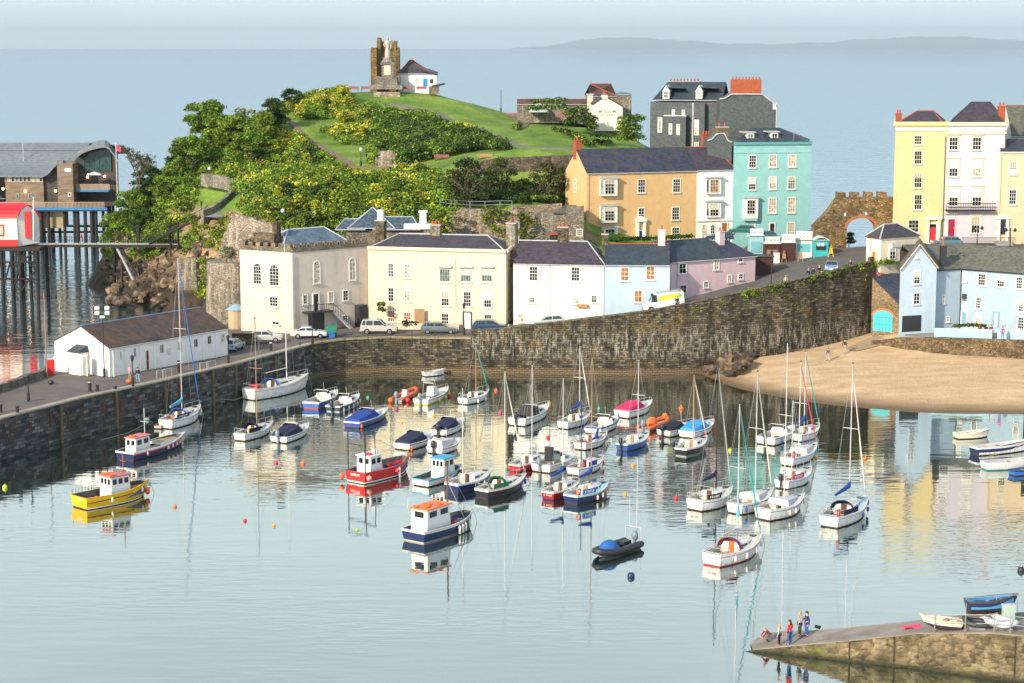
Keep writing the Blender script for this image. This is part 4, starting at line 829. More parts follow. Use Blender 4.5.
b.build('doorstep',LGREY,hs.root)
hs.pipe(hs.f,998.2,155,236,LGREY); 
# slate roofed house peeping at the far right
p=XY(1012,270,28); q=XY(1075,270,28); hz=House('far_slate_house','slate roofed house behind the peach house at the right edge with one small dormer','house',p,q,8,13,27.6,plaster((.6,.6,.55),.3)); hz.gable_walls(4.0); hz.roof(4.0,0,0,SL_G,oh=.1,ridge=TERR)
f=Fac(hz.f.P(0,0,.1),hz.f.P(5,0,.1)); window(hz.root,f,1010+8,149,5,5,2,2,sill=False)
# --- little cream lodge with slate hipped roof
A=XY(866,246,12.6); Bb=XY(880.5,243.2,12.6); Cq=XY(918.3,247,12.8)
CL=plaster((.80,.71,.55),.15); root=thing('cream_lodge','small cream lodge with hipped slate roof at the top of the harbour wall','house',(Bb.x,Bb.y,12.2))
D3=Vector((A.x+(Cq.x-Bb.x),A.y+(Cq.y-Bb.y)+1.0)); poly=[A,Bb,Cq,D3]; b=MB(); b.prism(poly,6,15.75); b.build('wall',CL,root)
ce=(A+Bb+Cq+D3)/4; e=[p+(p-ce).normalized()*.4 for p in poly]; ax=(Cq-Bb).normalized(); R1=ce-ax*1.6; R2=ce+ax*.9; b=MB()
b.add([(p.x,p.y,15.72) for p in e]+[(R1.x,R1.y,17.3),(R2.x,R2.y,17.3)],[(0,1,4),(1,2,5,4),(2,3,5),(3,0,4,5),(0,1,2,3)]); ro=b.build('roof',SL_P,root)
b=MB(); [b.tube((e[i].x,e[i].y,15.75),((R1,R1,R2,R2)[i].x,(R1,R1,R2,R2)[i].y,17.33),.12,n=6) for i in range(4)]; b.tube((R1.x,R1.y,17.33),(R2.x,R2.y,17.33),.12,n=6); b.build('ridge_tiles',LEAD,ro)
f=Fac(Bb,Cq); a0,a1,z0,z1=f.rect(892.5,253.5,8,14); b=MB(); b.box(f.P((a0+a1)/2,(z0+z1)/2,.3),(a1-a0,.6,z1-z0),f.rz); bay=b.build('bay_window',FRAME,root); f2=Fac(f.P(a0,0,.6),f.P(a1,0,.6)); window(bay,f2,892.5,253.5,6,11,2,3,gl=GL,sill=False,name='sash',fw=.06)
b=MB(); b.hexa([f.P(a0-.1,z1,-.1),f.P(a1+.1,z1,-.1),f.P(a1+.1,z1,.75),f.P(a0-.1,z1,.75)],[f.P(a0+.2,z1+.45,-.1),f.P(a1-.2,z1+.45,-.1),f.P(a1-.2,z1+.45,.4),f.P(a0+.2,z1+.45,.4)]); b.build('bay_roof',LEAD,bay)
f=Fac(A,Bb); window(root,f,870.6,248.5,2.4,7,1,2,gl=GLW,sill=False); door(root,f,874.5,256.5,3,9,paint((.35,.2,.1),.6),paint((.6,.45,.25),.6))
# --- light blue harbour house
A=XY(898.3,235.6,4.4);Bb=XY(934.6,237.4,4.4); BL=plaster((.48,.61,.75),.22)
hs=House('light_blue_house','light blue harbour house with a pointed gable and black garage beside the beach','house',A,Bb,8.4,4.4,12.6,BL,ray=True); hs.poly; 
b=MB(); b.prism(hs.poly,2,12.6); m_=(A+Bb)/2; n=hs.f.n; k=m_.normalized()*8.2
b.hexa([(A.x,A.y,12.6),(Bb.x,Bb.y,12.6),(m_.x,m_.y,15.5)],[(A.x+k.x,A.y+k.y,12.6),(Bb.x+k.x,Bb.y+k.y,12.6),(m_.x+k.x,m_.y+k.y,15.5)]); b.build('wall',BL,hs.root)
b=MB(); up=Vector((0,0,.16)); V3=lambda p,z: Vector((p.x,p.y,z)); fo=Vector((n.x,n.y,0))*.12; kk=Vector((k.x,k.y,0))
for P in(A,Bb):
 q=[V3(P+(P-m_)*.05,12.5)+fo,V3(m_,15.55)+fo,V3(m_,15.55)+kk,V3(P+(P-m_)*.05,12.5)+kk]; b.hexa(q,[p+up for p in q])
hs.rf=b.build('roof',SL_G,hs.root); b=MB(); [b.tube(V3(P+(P-m_)*.05,12.6)+fo*1.5,V3(m_,15.68)+fo*1.5,.10,n=5) for P in(A,Bb)]; b.build('verge',paint((.5,.42,.35),.7),hs.rf)
for u,v,w_,h_ in((916.8,255.8,2.6,5),(916.8,277.5,7,13.5),(916.5,298.5,7,12)): window(hs.root,hs.f,u,v,w_,h_,2 if w_>3 else 1,3,gl=GL,fr=paint((.78,.80,.80),.5))
a0,a1,z0,z1=hs.f.rect(911.5,323.5,19,16); b=MB(); b.box(hs.f.P((a0+a1)/2,(z0+z1)/2,.01),(a1-a0,.06,z1-z0),hs.f.rz); b.build('garage_door',DARK,hs.root)
A1=Vector((Bb.x+.02,Bb.y+1.6)); 
P2=XY(959.5,240.2,4.4);P3=XY(1080,230.6,4.4)
poly=[Vector((Bb.x-.6,Bb.y+.9)),P2,P3,Vector((P3.x+1,P3.y+8)),Vector((P2.x,P2.y+7.5)),Vector((Bb.x-.6,Bb.y+8))]
wr=thing('light_blue_cottage_row','long light blue cottage row with mossy grey slate roof behind the beach terrace','house',(P2.x,P2.y,4.4)); b=MB(); b.prism(poly,2,12.05); b.build('wall',plaster((.34,.45,.55),.2),wr)
b=MB(); f1=Fac(poly[0],P2); f3=Fac(P2,P3); o1=Vector((f1.n.x,f1.n.y,0))*.25; o3=Vector((f3.n.x,f3.n.y,0))*.25
e0=V3(poly[0],12.1)+o1; e1=V3(P2,12.1)+o3*.9; e2=V3(P3,12.1)+o3; r0=V3(poly[5],14.75)+Vector((-2.5,-1.5,0)); r1_=V3(P2,14.75)+Vector((.3,5.2,0)); r2_=V3(P3,14.75)+Vector((.5,5.2,0)); bk0=V3(poly[5],12.1)+Vector((-2,3,0)); bk1=V3(poly[4],12.1)+Vector((0,2.5,0)); bk2=V3(poly[3],12.1)+Vector((0,2.5,0))
for q in([e0,e1,r1_,r0],[e1,e2,r2_,r1_],[bk1,bk0,r0,r1_],[bk2,bk1,r1_,r2_]): b.hexa(q,[p+up for p in q])
rf=b.build('roof',SL_G,wr)
b=MB(); b.path([e0+up*.5+o1*.3,e1+up*.5+o3*.3,e2+up*.5+o3*.3],.07,6); b.build('gutter',DARK,wr)
for u,v,w_,h_ in((965,276.5,5,11),(982,279.5,8,12.5),(1001,281,8,12.5),(1019.5,283,7,12.5),(978.7,303,6,12),(978.5,318.5,6,11.5),(1021,306,6,12),(1021,323,7,13),(1004,321.5,2.5,5)): window(wr,f3,u,v,w_,h_,3,4,gl=GLC if rnd.random()<.4 else GL,fr=paint((.76,.78,.78),.5))
for u,v,w_,h_ in((943.5,299,3,9),(948,319,3.5,6)): window(wr,f1,u,v,w_,h_,1,2,gl=GLC)
door(wr,f3,964.3,318,4.5,12,paint((.16,.36,.52),.6)); door(wr,f3,996,320,4,14,LGREY,paint((.16,.36,.52),.6))
a0,a1,z0,z1=f3.rect(964.3,300.5,5,14); b=MB(); b.box(f3.P((a0+a1)/2,z1-.5,.0),(a1-a0,.06,.9),f3.rz); b.box(f3.P((a0+a1)/2,z0+.6,.0),(a1-a0,.06,1.0),f3.rz,1); b.build('recessed_porch',[DARK,LGREY],wr)
b=MB(); a,_=f1.hit(959,290); b.tube(f3.P(.02,4.4,.08),f3.P(.02,12,.08),.06,n=6); b.build('drainpipe',DARK,wr)
p=D(944,246.5,239.5); b=MB(); b.box((p.x,239.8,p.z-1.2),(.75,.75,2.6)); ch=b.build('chimney',DARK,rf); b=MB(); b.lathe((p.x,239.8,p.z+.1),[(.16,0),(.14,.9)],8); b.build('chimney_pot',POT,ch)
b=MB(); p=D(963,262,242); b.tube((p.x,242,p.z-1),(p.x,242,p.z+1.3),.025,n=4); b.tube((p.x-.5,242,p.z+1.1),(p.x+.5,242,p.z+1.2),.02,n=4); b.tube((p.x-.35,242,p.z+.8),(p.x+.35,242,p.z+.9),.02,n=4); b.build('aerial',DARK,rf)
# terrace wall and stone retaining wall under it
PBL=plaster((.38,.60,.72),.15)
nodes=[XY(934,233.4,4.4),XY(960,233,4.4),XY(992,232,4.4)]; ribbon_wall(nodes,[3.9]*3,[5.5]*3,.25,'terrace_wall',PBL,'low pale blue terrace wall left of the gateway in front of the blue cottages','wall',.06,WHITE,sub=1)
ribbon_wall([XY(997,231.8,4.4),XY(1080,229.5,4.4)],[3.9]*2,[5.5]*2,.25,'terrace_wall',PBL,'low pale blue terrace wall right of the gateway in front of the blue cottages','wall',.06,WHITE,sub=1)
tp=[XY(905,234.5,4),XY(934,232.6,4),XY(992,231,4),XY(1085,228.6,4),XY(1085,240,4),XY(905,244,4)]; b=MB(); b.prism(tp,2,4.42); tag(b.build('terrace',CONC),kind='structure')
ribbon_wall([XY(872,236.5,4),XY(905,234.3,4),XY(934,232.4,4),XY(992,230.8,4),XY(1085,228.4,4)],[1.5]*5,[3.5,4.25,4.55,4.6,4.6],.6,'beach_wall',stone((.09,.06,.03),(.30,.21,.12),(.05,.04,.03),3.2,None,lich=(.22,.17,.09)),'rough brown rubble wall between the sand and the blue house terrace','wall',.0,None,jit=.05)
ribbon_wall([XY(870,244,12),XY(898,249.5,12.8),XY(1085,249.5,13)],[3]*3,[13.2,13.6,13.8],.5,'upper_terrace_wall',DKST,'high dark stone wall holding the terrace street above the blue house roofs','wall',jit=.05)
# garage with turquoise door
A=XY(870.8,240.4,4);Bb=XY(898,238.4,4.2); root=thing('boat_garage','brown stone lean-to boat store with brick arch and turquoise doors under the harbour wall','shed',(A.x,A.y,4)); f=Fac(A,Bb)
zl=f.hit(870.8,278.5)[1]; zr=f.hit(897.5,304)[1]; b=MB(); n=Vector((f.n.x,f.n.y,0)); P=[f.P(0,2.5),f.P(f.L,2.5),f.P(f.L,zr),f.P(.4,zl),f.P(0,zl)]; b.hexa(P,[p-n*7 for p in P]); b.build('wall',BRICKO,root)
b=MB(); q=[f.P(.2,zl+.02,.15),f.P(f.L,zr+.02,.15),f.P(f.L,zr+.6,-7),f.P(.2,zl+.6,-7)]; q=[f.P(.1,zl+.05,.15),f.P(f.L,zr+.05,.15),f.P(f.L,zr+3.2,-5),f.P(.1,zl+.1,-5)]; b.hexa(q,[p+Vector((0,0,.14)) for p in q]); b.build('roof',SL_D,root)
a0,a1,z0,z1=f.rect(883,321,19.5,21); c=(a0+a1)/2; hw=(a1-a0)/2; zs=z1-.7; arc=[(c+hw*math.cos(q),zs+.7*math.sin(q)) for q in[math.pi*k/10 for k in range(11)]]
b=MB(); b.add([f.P(a0,z0,.05),f.P(a1,z0,.05)]+[f.P(x,z,.05) for x,z in arc],[tuple(range(13))]); 
for k in range(1,6): x=a0+(a1-a0)*k/6; b.box(f.P(x,(z0+zs)/2,.06),(.03,.04,zs-z0),f.rz,1)
for z in(z0+.9,z0+1.8): b.box(f.P(c,z,.065),(a1-a0-.1,.05,.06),f.rz,1)
b.build('door',[paint((.06,.50,.58),.5,.2),paint((.03,.30,.36),.6)],root)
b=MB(); ar=[(x,z) for x,z in arc]; o2=[(c+(hw+.28)*math.cos(q),zs+1.0*math.sin(q)) for q in[math.pi*k/10 for k in range(11)]]; b.strip([f.P(x,z,.06) for x,z in ar],[f.P(x,z,.06) for x,z in o2]); b.strip([f.P(x,z,.0) for x,z in o2],[f.P(x,z,.06) for x,z in o2]); b.build('brick_arch',paint((.50,.17,.06),.9,.3,8),root)
# launching ramp at the beach
b=MB(); pts=[XY(872,238.5,4),XY(898,236.3,4.2),XY(890,233.4,3.4),XY(852,228.5,2.2),XY(838,230,2.3),XY(862,237.5,3.6)]
# ramp follows the sand surface
b=MB(); A_=[];B__=[]
for k in range(9):
 f_=k/8; p=XY(874,240.0,4).lerp(XY(845,236.0,2.4),f_); q=XY(899,237.0,4).lerp(XY(855,234.2,2.2),f_); A_.append((p.x,p.y,B_.z(p.x,p.y)+.10)); B__.append((q.x,q.y,B_.z(q.x,q.y)+.10))
b.strip(A_,B__); tag(b.build('launching_ramp',asphalt((.33,.25,.17),'ramp_concrete')),kind='structure')
# --- battlemented gate arch
A=XY(814,264.2,12.4);Bb=XY(893,265.4,12.8); f=Fac(A,Bb); root=thing('town_gate','ruined brown battlemented stone wall with a round arch opening onto the sea','gate',(A.x,A.y,12.9))
a0,a1,z0,z1=f.rect(861.3,232,29,28); c=(a0+a1)/2; hw=(a1-a0)/2; ztop=f.hit(850,197.5)[1]; zs=z1-1.5; L=f.L
outl=[(0,11),(0,16.2),(2.2,17.8),(3.4,ztop)]
arc=[(c-hw*math.cos(math.pi*k/14),zs+1.5*math.sin(math.pi*k/14)) for k in range(15)]
b=MB(); th=1.2
def col(a,b_,za,zb_,ta,tb): # wall piece
 P=[f.P(a,za),f.P(b_,zb_),f.P(b_,tb),f.P(a,ta)]; n=Vector((f.n.x,f.n.y,0)); b.hexa(P,[p-n*th for p in P])
col(0,1.6,10,10,15.6,17.2); col(1.6,3.2,10,10,17.2,ztop); col(3.2,a0,10,10,ztop,ztop); col(a1,L,10,10,ztop,ztop)
for i in range(14): col(arc[i][0],arc[i+1][0],arc[i][1],arc[i+1][1],ztop,ztop)
x=3.2
while x<L-.8: col(x,x+1.15,ztop,ztop,ztop+.72,ztop+.66); x+=1.95
b.build('masonry',stone((.12,.075,.03),(.34,.24,.12),(.06,.045,.025),2.4,None,lich=(.20,.15,.06)),root)
b=MB(); o2=[(c-(hw+.4)*math.cos(math.pi*k/14),zs+1.9*math.sin(math.pi*k/14)) for k in range(15)]; b.strip([f.P(x,z,.04) for x,z in arc],[f.P(x,z,.04) for x,z in o2]); b.strip([f.P(x,z,0) for x,z in o2],[f.P(x,z,.04) for x,z in o2]); b.build('brick_arch',paint((.40,.15,.06),.9,.3,8),root)
for u,v in((834,211),(866,213.5),(845,214.5)): a,z=f.hit(u,v); b=MB(); b.box(f.P(a,z,.01),(.3,.05,.45),f.rz); b.build('loop_hole',DARK if u<840 else paint((.45,.6,.7),.5),root)
# rough side wall running down left of the arch
P0=XY(814,273,13); b=MB(); 
# --- museum and neighbours on the hill
A=XY(593,338,25);Bb=XY(622.5,338,25); A.y=Bb.y=338
MW=plaster((.80,.76,.66),.12); zb_=D(600,130,338).z; ze=D(622,107,338).z; za=D(604,98.5,338).z
root=thing('museum_gable','cream gabled hill top building with green lettering reading MUSEUM on its wall','museum',(A.x,338,zb_))
x=lambda u: D(u,110,338).x; zz=lambda v: D(600,v,338).z; b=MB(); P=[(x(593.5),338,zz(131)),(x(622.5),338,zz(131)),(x(622.5),338,zz(107)),(x(608),338,zz(98.8)),(x(601.5),338,zz(98.8)),(x(593),338,zz(104.5))]; b.hexa(P,[(p[0],p[1]+10,p[2]) for p in P]); b.box((x(604.5),338.6,zz(97.3)),(x(607.5)-x(601.5),1.2,zz(95)-zz(99.5)),0); b.build('wall',MW,root)
b=MB(); q=[Vector((x(608),337.8,zz(98.5))),Vector((x(623.5),337.8,zz(107.2))),Vector((x(623.5),348,zz(107.2))),Vector((x(608),348,zz(98.5)))]; b.hexa(q,[p+Vector((0,0,.2)) for p in q]); q=[Vector((x(601.5),337.8,zz(98.5))),Vector((x(592),337.8,zz(105))),Vector((x(592),348,zz(105))),Vector((x(601.5),348,zz(98.5)))]; b.hexa(q,[p+Vector((0,0,.2)) for p in q]); b.build('roof',SL_P,root)
b=MB(); b.lathe((x(604.5),338.6,zz(95)),[(.35,0),(.3,.7)],8); b.build('chimney_pot',TERR,root)
def text(s,size,loc,rz,mat,parent,name='lettering',bold=0,align='CENTER',tilt=math.pi/2):
 c=bpy.data.curves.new(name,'FONT'); c.body=s; c.size=size; c.align_x=align; c.align_y='CENTER'; c.extrude=.012; c.offset=bold
 o=bpy.data.objects.new(name,c); C.objects.link(o); o.data.materials.append(mat)
 dg=bpy.context.evaluated_depsgraph_get(); me=bpy.data.meshes.new_from_object(o.evaluated_get(dg)); C.objects.unlink(o); bpy.data.objects.remove(o)
 o=bpy.data.objects.new(name,me); C.objects.link(o); loc=Vector(loc)
 if parent:
  o.parent=parent; off=Vector((0,0,0)); p=parent
  while p is not None: off+=p.location; p=p.parent
  loc-=off
 o.location=loc; o.rotation_euler=(tilt,0,rz); return o
GT=paint((.42,.60,.42),.7)
text('MUSEUM',.8,(x(607),337.93,zz(111.3)),0,GT,root,bold=.01); text('ART GALLERY',.42,(x(607.3),337.93,zz(115)),0,GT,root,bold=.01)
A=XY(618.5,334,24);B2=XY(638,334,24)
def simple(name,label,cat,u0,u1,Y,vb,vt,depth,wall,rh,hl=0,hr=0,mat=None,ridge=TERR,wins=(),gabs=True,oh=.15):
 z0=D(u0,vb,Y).z; z1=D(u0,vt,Y).z; a=D(u0,vt,Y).x; b_=D(u1,vt,Y).x; h=House(name,label,cat,(a,Y),(b_,Y),depth,z0,z1,wall)
 if hl or hr: h.walls(2,([(h.A,h.D,rh)] if not hl else [])+([(h.B,h.C,rh)] if not hr else []))
 else: h.gable_walls(rh)
 h.roof(rh,hl,hr,mat or SL_P,oh=oh,ridge=ridge)
 for w_ in wins: window(h.root,h.f,*w_)
 return h
simple('stone_range','grey stone building with hipped slate roof and red ridge behind the museum gable','house',588,616,349,128,96.5,12,GREYST,2.0,4.5,4.5,SL_O)
b0=simple('stone_annexe','flat topped grey stone block right of the museum gable','house',617,631.5,344,128,95,8,GREYST,.25,1,1,LEADB,None,oh=.05)
simple('long_range','long low museum range with slate roof and terracotta ridge left of the museum gable','house',517,592,352,112,104.5,7,GREYST,.7,0,0,SL_O)
p=D(590,97,346); b=MB(); b.box((p.x,345.5,p.z-1.2),(1.0,1.0,3.2)); r0=thing('chimney_stack','pale square chimney stack rising beside the museum range roof','chimney',(p.x,345.5,p.z-2.8)); b.build('stack',plaster((.6,.52,.45),.2),r0); b=MB(); b.box((p.x,345.5,p.z+.5),(1.3,1.3,.2)); b.build('cap',LEAD,r0)
b=MB(); p=D(539,106,349); q=D(532,109,349); b.hexa([(p.x-1.9,349,q.z-.6),(p.x+1.9,349,q.z-.6),(p.x,349,q.z+1.3)],[(p.x-1.9,351.5,q.z-.6),(p.x+1.9,351.5,q.z-.6),(p.x,351.5,q.z+1.3)]); r0=thing('glass_porch','small pale gabled porch in front of the long museum range','porch',(p.x,349,q.z-.6)); b.build('roof',paint((.4,.52,.6),.3),r0)
# --- monument, keep and white lookout on the summit
root=thing('ruined_keep','ruined golden stone castle keep broken into uneven towers on the hill top','ruin',(D(384,90,376).x,376,31))
KS=GOLDST; Yk=376.; X=lambda u,Y=Yk: D(u,70,Y).x; Z=lambda v,Y=Yk: D(390,v,Y).z
b=MB()
def chunk(us,ys,vt,vb=93,jag=4):
 r=random.Random(int(us[0]*10)); n=6
 P=[(X(us[0]+(us[1]-us[0])*k/n),ys[0],Z(vt+r.uniform(0,jag))) for k in range(n+1)]; ring=[(X(us[0]),ys[0],Z(vb)),(X(us[1]),ys[0],Z(vb))]+P[::-1]; b.hexa(ring,[(x_,ys[1],z_) for x_,_,z_ in ring])
chunk((371.5,377.5),(374,377.5),47,jag=1.5); chunk((377.5,381),(375,378.5),37.5,jag=1); chunk((381,386),(376,379),40,jag=2.5); chunk((386,392),(376.5,380),41.5,jag=2.5)
chunk((391.5,397),(375,378.5),40.5,jag=1.2); chunk((396,399.6),(374.6,378),47,jag=4)
b.build('masonry',KS,root)
mk=thing('memorial','stepped grey stone memorial pedestal topped by a white statue in front of the keep','monument',(D(387.5,90,370).x,370,31)); cx=D(388,80,370).x; Zm=lambda v: D(388,v,370).z
MG=stone((.20,.18,.16),(.34,.31,.28),(.12,.11,.10),2.5)
b=MB(); b.box((cx-.3,370,Zm(87)),(6.4,4.4,.8)); b.box((cx-.3,370,Zm(83)),(4.4,3.4,1.0)); b.box((cx,370,Zm(79.5)),(3.5,2.8,1.0)); b.box((cx-1.9,370,Zm(79.5)),(.7,2.2,1.3)); b.box((cx+2.0,370,Zm(79.5)),(.8,2.2,1.5)); b.build('steps',MG,mk)
b=MB(); b.box((cx,370,Zm(70.5)),(2.3,2.0,Zm(63)-Zm(78))); b.box((cx,370,Zm(63.5)),(2.7,2.4,.45)); b.lathe((cx,370,Zm(62.3)),[(1.3,0),(.95,.5),(1.0,.9)],8); ped=b.build('pedestal',MG,mk); b=MB(); b.box((cx-.05,368.97,Zm(70)),(1.3,.06,1.8)); b.build('inscription_panel',paint((.62,.55,.45),.7),ped)
b=MB(); zs_=Zm(57.6); b.lathe((cx,370,zs_),[(.55,0),(.6,.6),(.5,1.4),(.42,2.0),(.55,2.6),(.58,3.0),(.3,3.3),(.16,3.4)],10,smooth=True); b.ell((cx,369.95,zs_+3.65),(.25,.27,.34),8,6); b.path([(cx-.5,370,zs_+3.0),(cx-.72,369.8,zs_+2.4),(cx-.45,369.5,zs_+2.0)],[.17,.14,.11],6); b.path([(cx+.5,370,zs_+3.0),(cx+.7,369.8,zs_+2.3),(cx+.6,369.6,zs_+1.7)],[.17,.14,.1],6); b.build('statue',paint((.46,.42,.37),.7,.25,5),mk)
b=MB(); b.tube((cx+.1,373,33),(cx+.1,373,D(388,28,373).z),.05,.02,n=5); r0=thing('flagpole','thin bare flagpole behind the white statue on the summit','pole',(cx+.1,373,31)); b.build('pole',ALU,r0)
b=MB(); p0=D(373.5,104,366); p1=D(400,92,366); b.box(((p0.x+p1.x)/2,366.6,(p0.z+p1.z)/2),(p1.x-p0.x,1.0,p1.z-p0.z)); r0=thing('retaining_wall','pale stone block wall set into the grass below the memorial','wall',(p0.x,366,p0.z)); b.build('masonry',PALEST,r0)
# white lookout cottage
Yl=372.; x0=D(398,80,Yl).x; x1=D(420,80,Yl).x; z0=D(400,91,Yl).z; z1=D(400,73,Yl).z
h=House('lookout_cottage','white lookout cottage with purple slate roof and a bright blue door behind the keep','house',(x0,Yl),(x1+2.2,Yl-.0),7,z0,z1,WP); h.walls(); h.roof(D(400,60.5,Yl+3).z-z1-.1,2.8,4.5,SL_P,oh=.25,ridge=TERR)
f=h.f; door(h.root,f,425.5,82.5,4.5,8,paint((.02,.22,.60),.5)); window(h.root,f,417,80,3,5,1,2,gl=GLC,sill=False); b=MB(); a,_=f.hit(408.5,80); b.tube(f.P(a,z0,.08),f.P(a,z1,.08),.06,n=5); b.build('drainpipe',LGREY,h.root)
xx0=D(428,80,Yl-1).x; xx1=D(436.5,80,Yl-1).x; b=MB(); b.box(((xx0+xx1)/2,Yl+1,z0+1.5),(xx1-xx0,4,3.2)); b.build('annexe_wall',WP,h.root); b=MB(); q=[Vector((D(422,75,Yl).x,Yl-1.3,z0+3.9)),Vector((xx1+.2,Yl-1.3,z0+3.0)),Vector((xx1+.2,Yl+3,z0+3.4)),Vector((D(422,75,Yl).x,Yl+3,z0+4.4))]; b.hexa(q,[p+Vector((0,0,.2)) for p in q]); b.build('annexe_roof',SL_D,h.root)
b=MB(); f2=Fac((xx0,Yl-1.02),(xx1,Yl-1.02)); b.box(f2.P(.7,z0+1.9,.02),(.6,.06,.8),0); b.build('annexe_window',DARK,h.root)
# cannon, benches on the summit
r0=thing('cannon','old black cannon on a stone block at the right end of the summit terrace','cannon',(D(438,91,369).x,369,31.2)); c0=D(434,88.5,368.5); b=MB(); b.box((c0.x,369,c0.z-.35),(1.9,1.4,1.5)); b.build('block',GREYST,r0); b=MB(); p0=D(432,86.6,368.5); p1=D(445,83.7,368.5); b.path([p0,p0.lerp(p1,.5),p1],[.26,.2,.15],8); b.build('barrel',DARK,r0)
r0=thing('stone_block','grey boulder block at the left end of the summit terrace','boulder',(D(345,90,369).x,369,31)); c0=D(345.5,88.5,369); b=MB(); b.ell(c0,(.75,.7,.75),8,6); b.build('stone',GREYST,r0)
def bench(u,v,Y,label,col,w=1.7,group=None):
 p=D(u,v,Y); r=thing('bench',label,'bench',(p.x,Y,p.z-.1),0,group); b=MB(); b.box((p.x,Y,p.z+.35),(w,.45,.06)); b.build('seat',col,r); b=MB(); b.box((p.x,Y+.22,p.z+.65),(w,.06,.45)); b.build('backrest',col,r)
 for s_ in(-1,1): b=MB(); b.box((p.x+s_*w*.42,Y,p.z+.1),(.08,.42,.5)); b.build('leg',DARK,r)
 return r
PUR=paint((.30,.10,.12),.7)
for u,lab in((353.5,'leftmost reddish bench on the summit terrace by the boulder'),(366,'reddish bench on the summit just left of the keep'),(407,'reddish bench in front of the white lookout cottage wall'),(421.5,'dark red bench before the blue door of the lookout cottage')): bench(u,91,369,lab,PUR,2.0)
for u,v,Y,lab in((441.5,160,315,'dark bench on the grass at the foot of the evergreen hedge'),(485,159.5,300,'pale wooden bench near the left end of the garden retaining wall'),(514,118,352,'dark brown bench below the long museum range'),(562,119,340,'reddish brown bench on the lawn before the museum')):
 p=T.hit(u,v); Y=p.y if p else Y; bench(u,v,Y,lab,PUR if 'red' in lab or 'dark' in lab else TAN,2.4)
def lamp(u,v,Y,vt,label,kind='globe',z=None,group=None):
 p=D(u,v,Y) if z is None else W(u,v,z); zt=D(u,vt,p.y).z; r=thing('street_lamp',label,'street lamp',tuple(p),0,group); b=MB(); b.lathe((p.x,p.y,p.z),[(.16,0),(.15,.9),(.07,1.0),(.05,zt-p.z-.7)],8); b.build('post',BLACKM if kind!='globe' else DARK,r)
 if kind=='lantern': b=MB(); b.lathe((p.x,p.y,zt-.72),[(.1,0),(.2,.5),(.24,.52),(.05,.72)],6); b.build('lantern',BLACKM,r)
 elif kind=='globe': b=MB(); b.ell((p.x,p.y,zt-.25),(.3,.3,.32),8,6); b.build('globe',paint((.7,.68,.62),.3),r)
 elif kind=='flood':
  b=MB(); b.box((p.x,p.y,zt-.5),(1.3,.1,.1)); b.build('bracket',BLACKM,r)
  for dx in(-.55,.55):
   for dz in(0,.55): b=MB(); b.box((p.x+dx,p.y-.12,zt-.35+dz),(.5,.3,.42),tilt=(-.5,0)); b.build('floodlight',LGREY,r)
  b=MB(); b.box((p.x,p.y-.05,zt-.75),(.5,.3,.25)); b.build('floodlight',WHITE,r)
 return r
for u,v,vt,lab in((183.5,0,0,''),(210,186,167,'lamp post among the gorse bushes above the ramp'),(361.5,130,126.5,'white globe path lamp high on the gorse slope'),(361,167,148,'lamp post on the hillside path left of the ivy clad wall'),(283,224,209,'path lamp behind the castellated house roof'),(314.5,225,212,'path lamp with white globe above the skylight house')):
 if u==183.5: continue
 p=T.hit(u,v); 
 if p: lamp(u,v,p.y,vt,lab)
p=T.hit(501,112); lamp(501,113,p.y if p else 362,86,'tall thin lamp standard alone on the right shoulder of the hill','plain')
# --- white shed on the pier
A=W(110,377,4.1); Bq=W(228.5,355,4.1); A=Vector((A.x,A.y));Bq=Vector((Bq.x,Bq.y))
hs=House('white_shed','long low white shed with rust stained slate roof on the pier','shed',A,Bq,8.9,4.1,7.25,plaster((.82,.82,.81),.10)); hs.gable_walls(2.0,True,True,1.0); hs.roof(2.0,0,0,SL_O,oh=.15,ridge=paint((.16,.24,.36),.6))
for u,v,w_,h_,nx in((120.5,356,2.6,10,1),(134.5,352.5,4,10.5,2),(161.5,348.7,5,10.5,2),(179.5,345.7,5,10,2),(195.5,343,5,10,2),(209,340,5,10,2),(222.5,338,5,10,2)): window(hs.root,hs.f,u,v,w_,h_,nx,1,gl=rnd.choice([GL,GLG,GLC]),sill=False,fw=.13)
door(hs.root,hs.f,147,360,2.6,19,paint((.25,.03,.03),.5)); a0,a1,z0,z1=hs.f.rect(169,351.5,3.5,7); b=MB(); b.box(hs.f.P((a0+a1)/2,(z0+z1)/2,.04),(a1-a0,.06,z1-z0),hs.f.rz); b.build('notice',paint((.6,.62,.6),.6),hs.root)
for u in(113,125,140,154,187,203,216): a,_=hs.f.hit(u,350); b=MB(); b.box(hs.f.P(a,5.6,.06),(.22,.12,3.1),hs.f.rz); b.build('pilaster',hs.wall,hs.root)
lf=hs.left; a,_=lf.hit(80,365); b=MB(); b.box(lf.P(lf.hit(83,365)[0],5.35,.6),(2.0,1.2,2.6),lf.rz); porch=b.build('porch',hs.wall,hs.root); aP=lf.hit(83,365)[0]; b=MB(); b.hexa([lf.P(aP-1.1,6.6,-.0),lf.P(aP+1.1,6.6,0),lf.P(aP+1.1,6.6,1.4),lf.P(aP-1.1,6.6,1.4)],[lf.P(aP-.9,7.3,0),lf.P(aP+.9,7.3,0),lf.P(aP+.9,6.8,1.35),lf.P(aP-.9,6.8,1.35)]); b.build('porch_roof',SL_B,porch); f2=Fac(lf.P(aP-1,0,1.2),lf.P(aP+1,0,1.2)); door(porch,f2,85.3,366,3.5,19,GREY)
b=MB(); b.box(lf.P(lf.hit(66,370)[0],4.9,.35),(2.3,.7,1.6),lf.rz); b.build('side_store',hs.wall,hs.root)
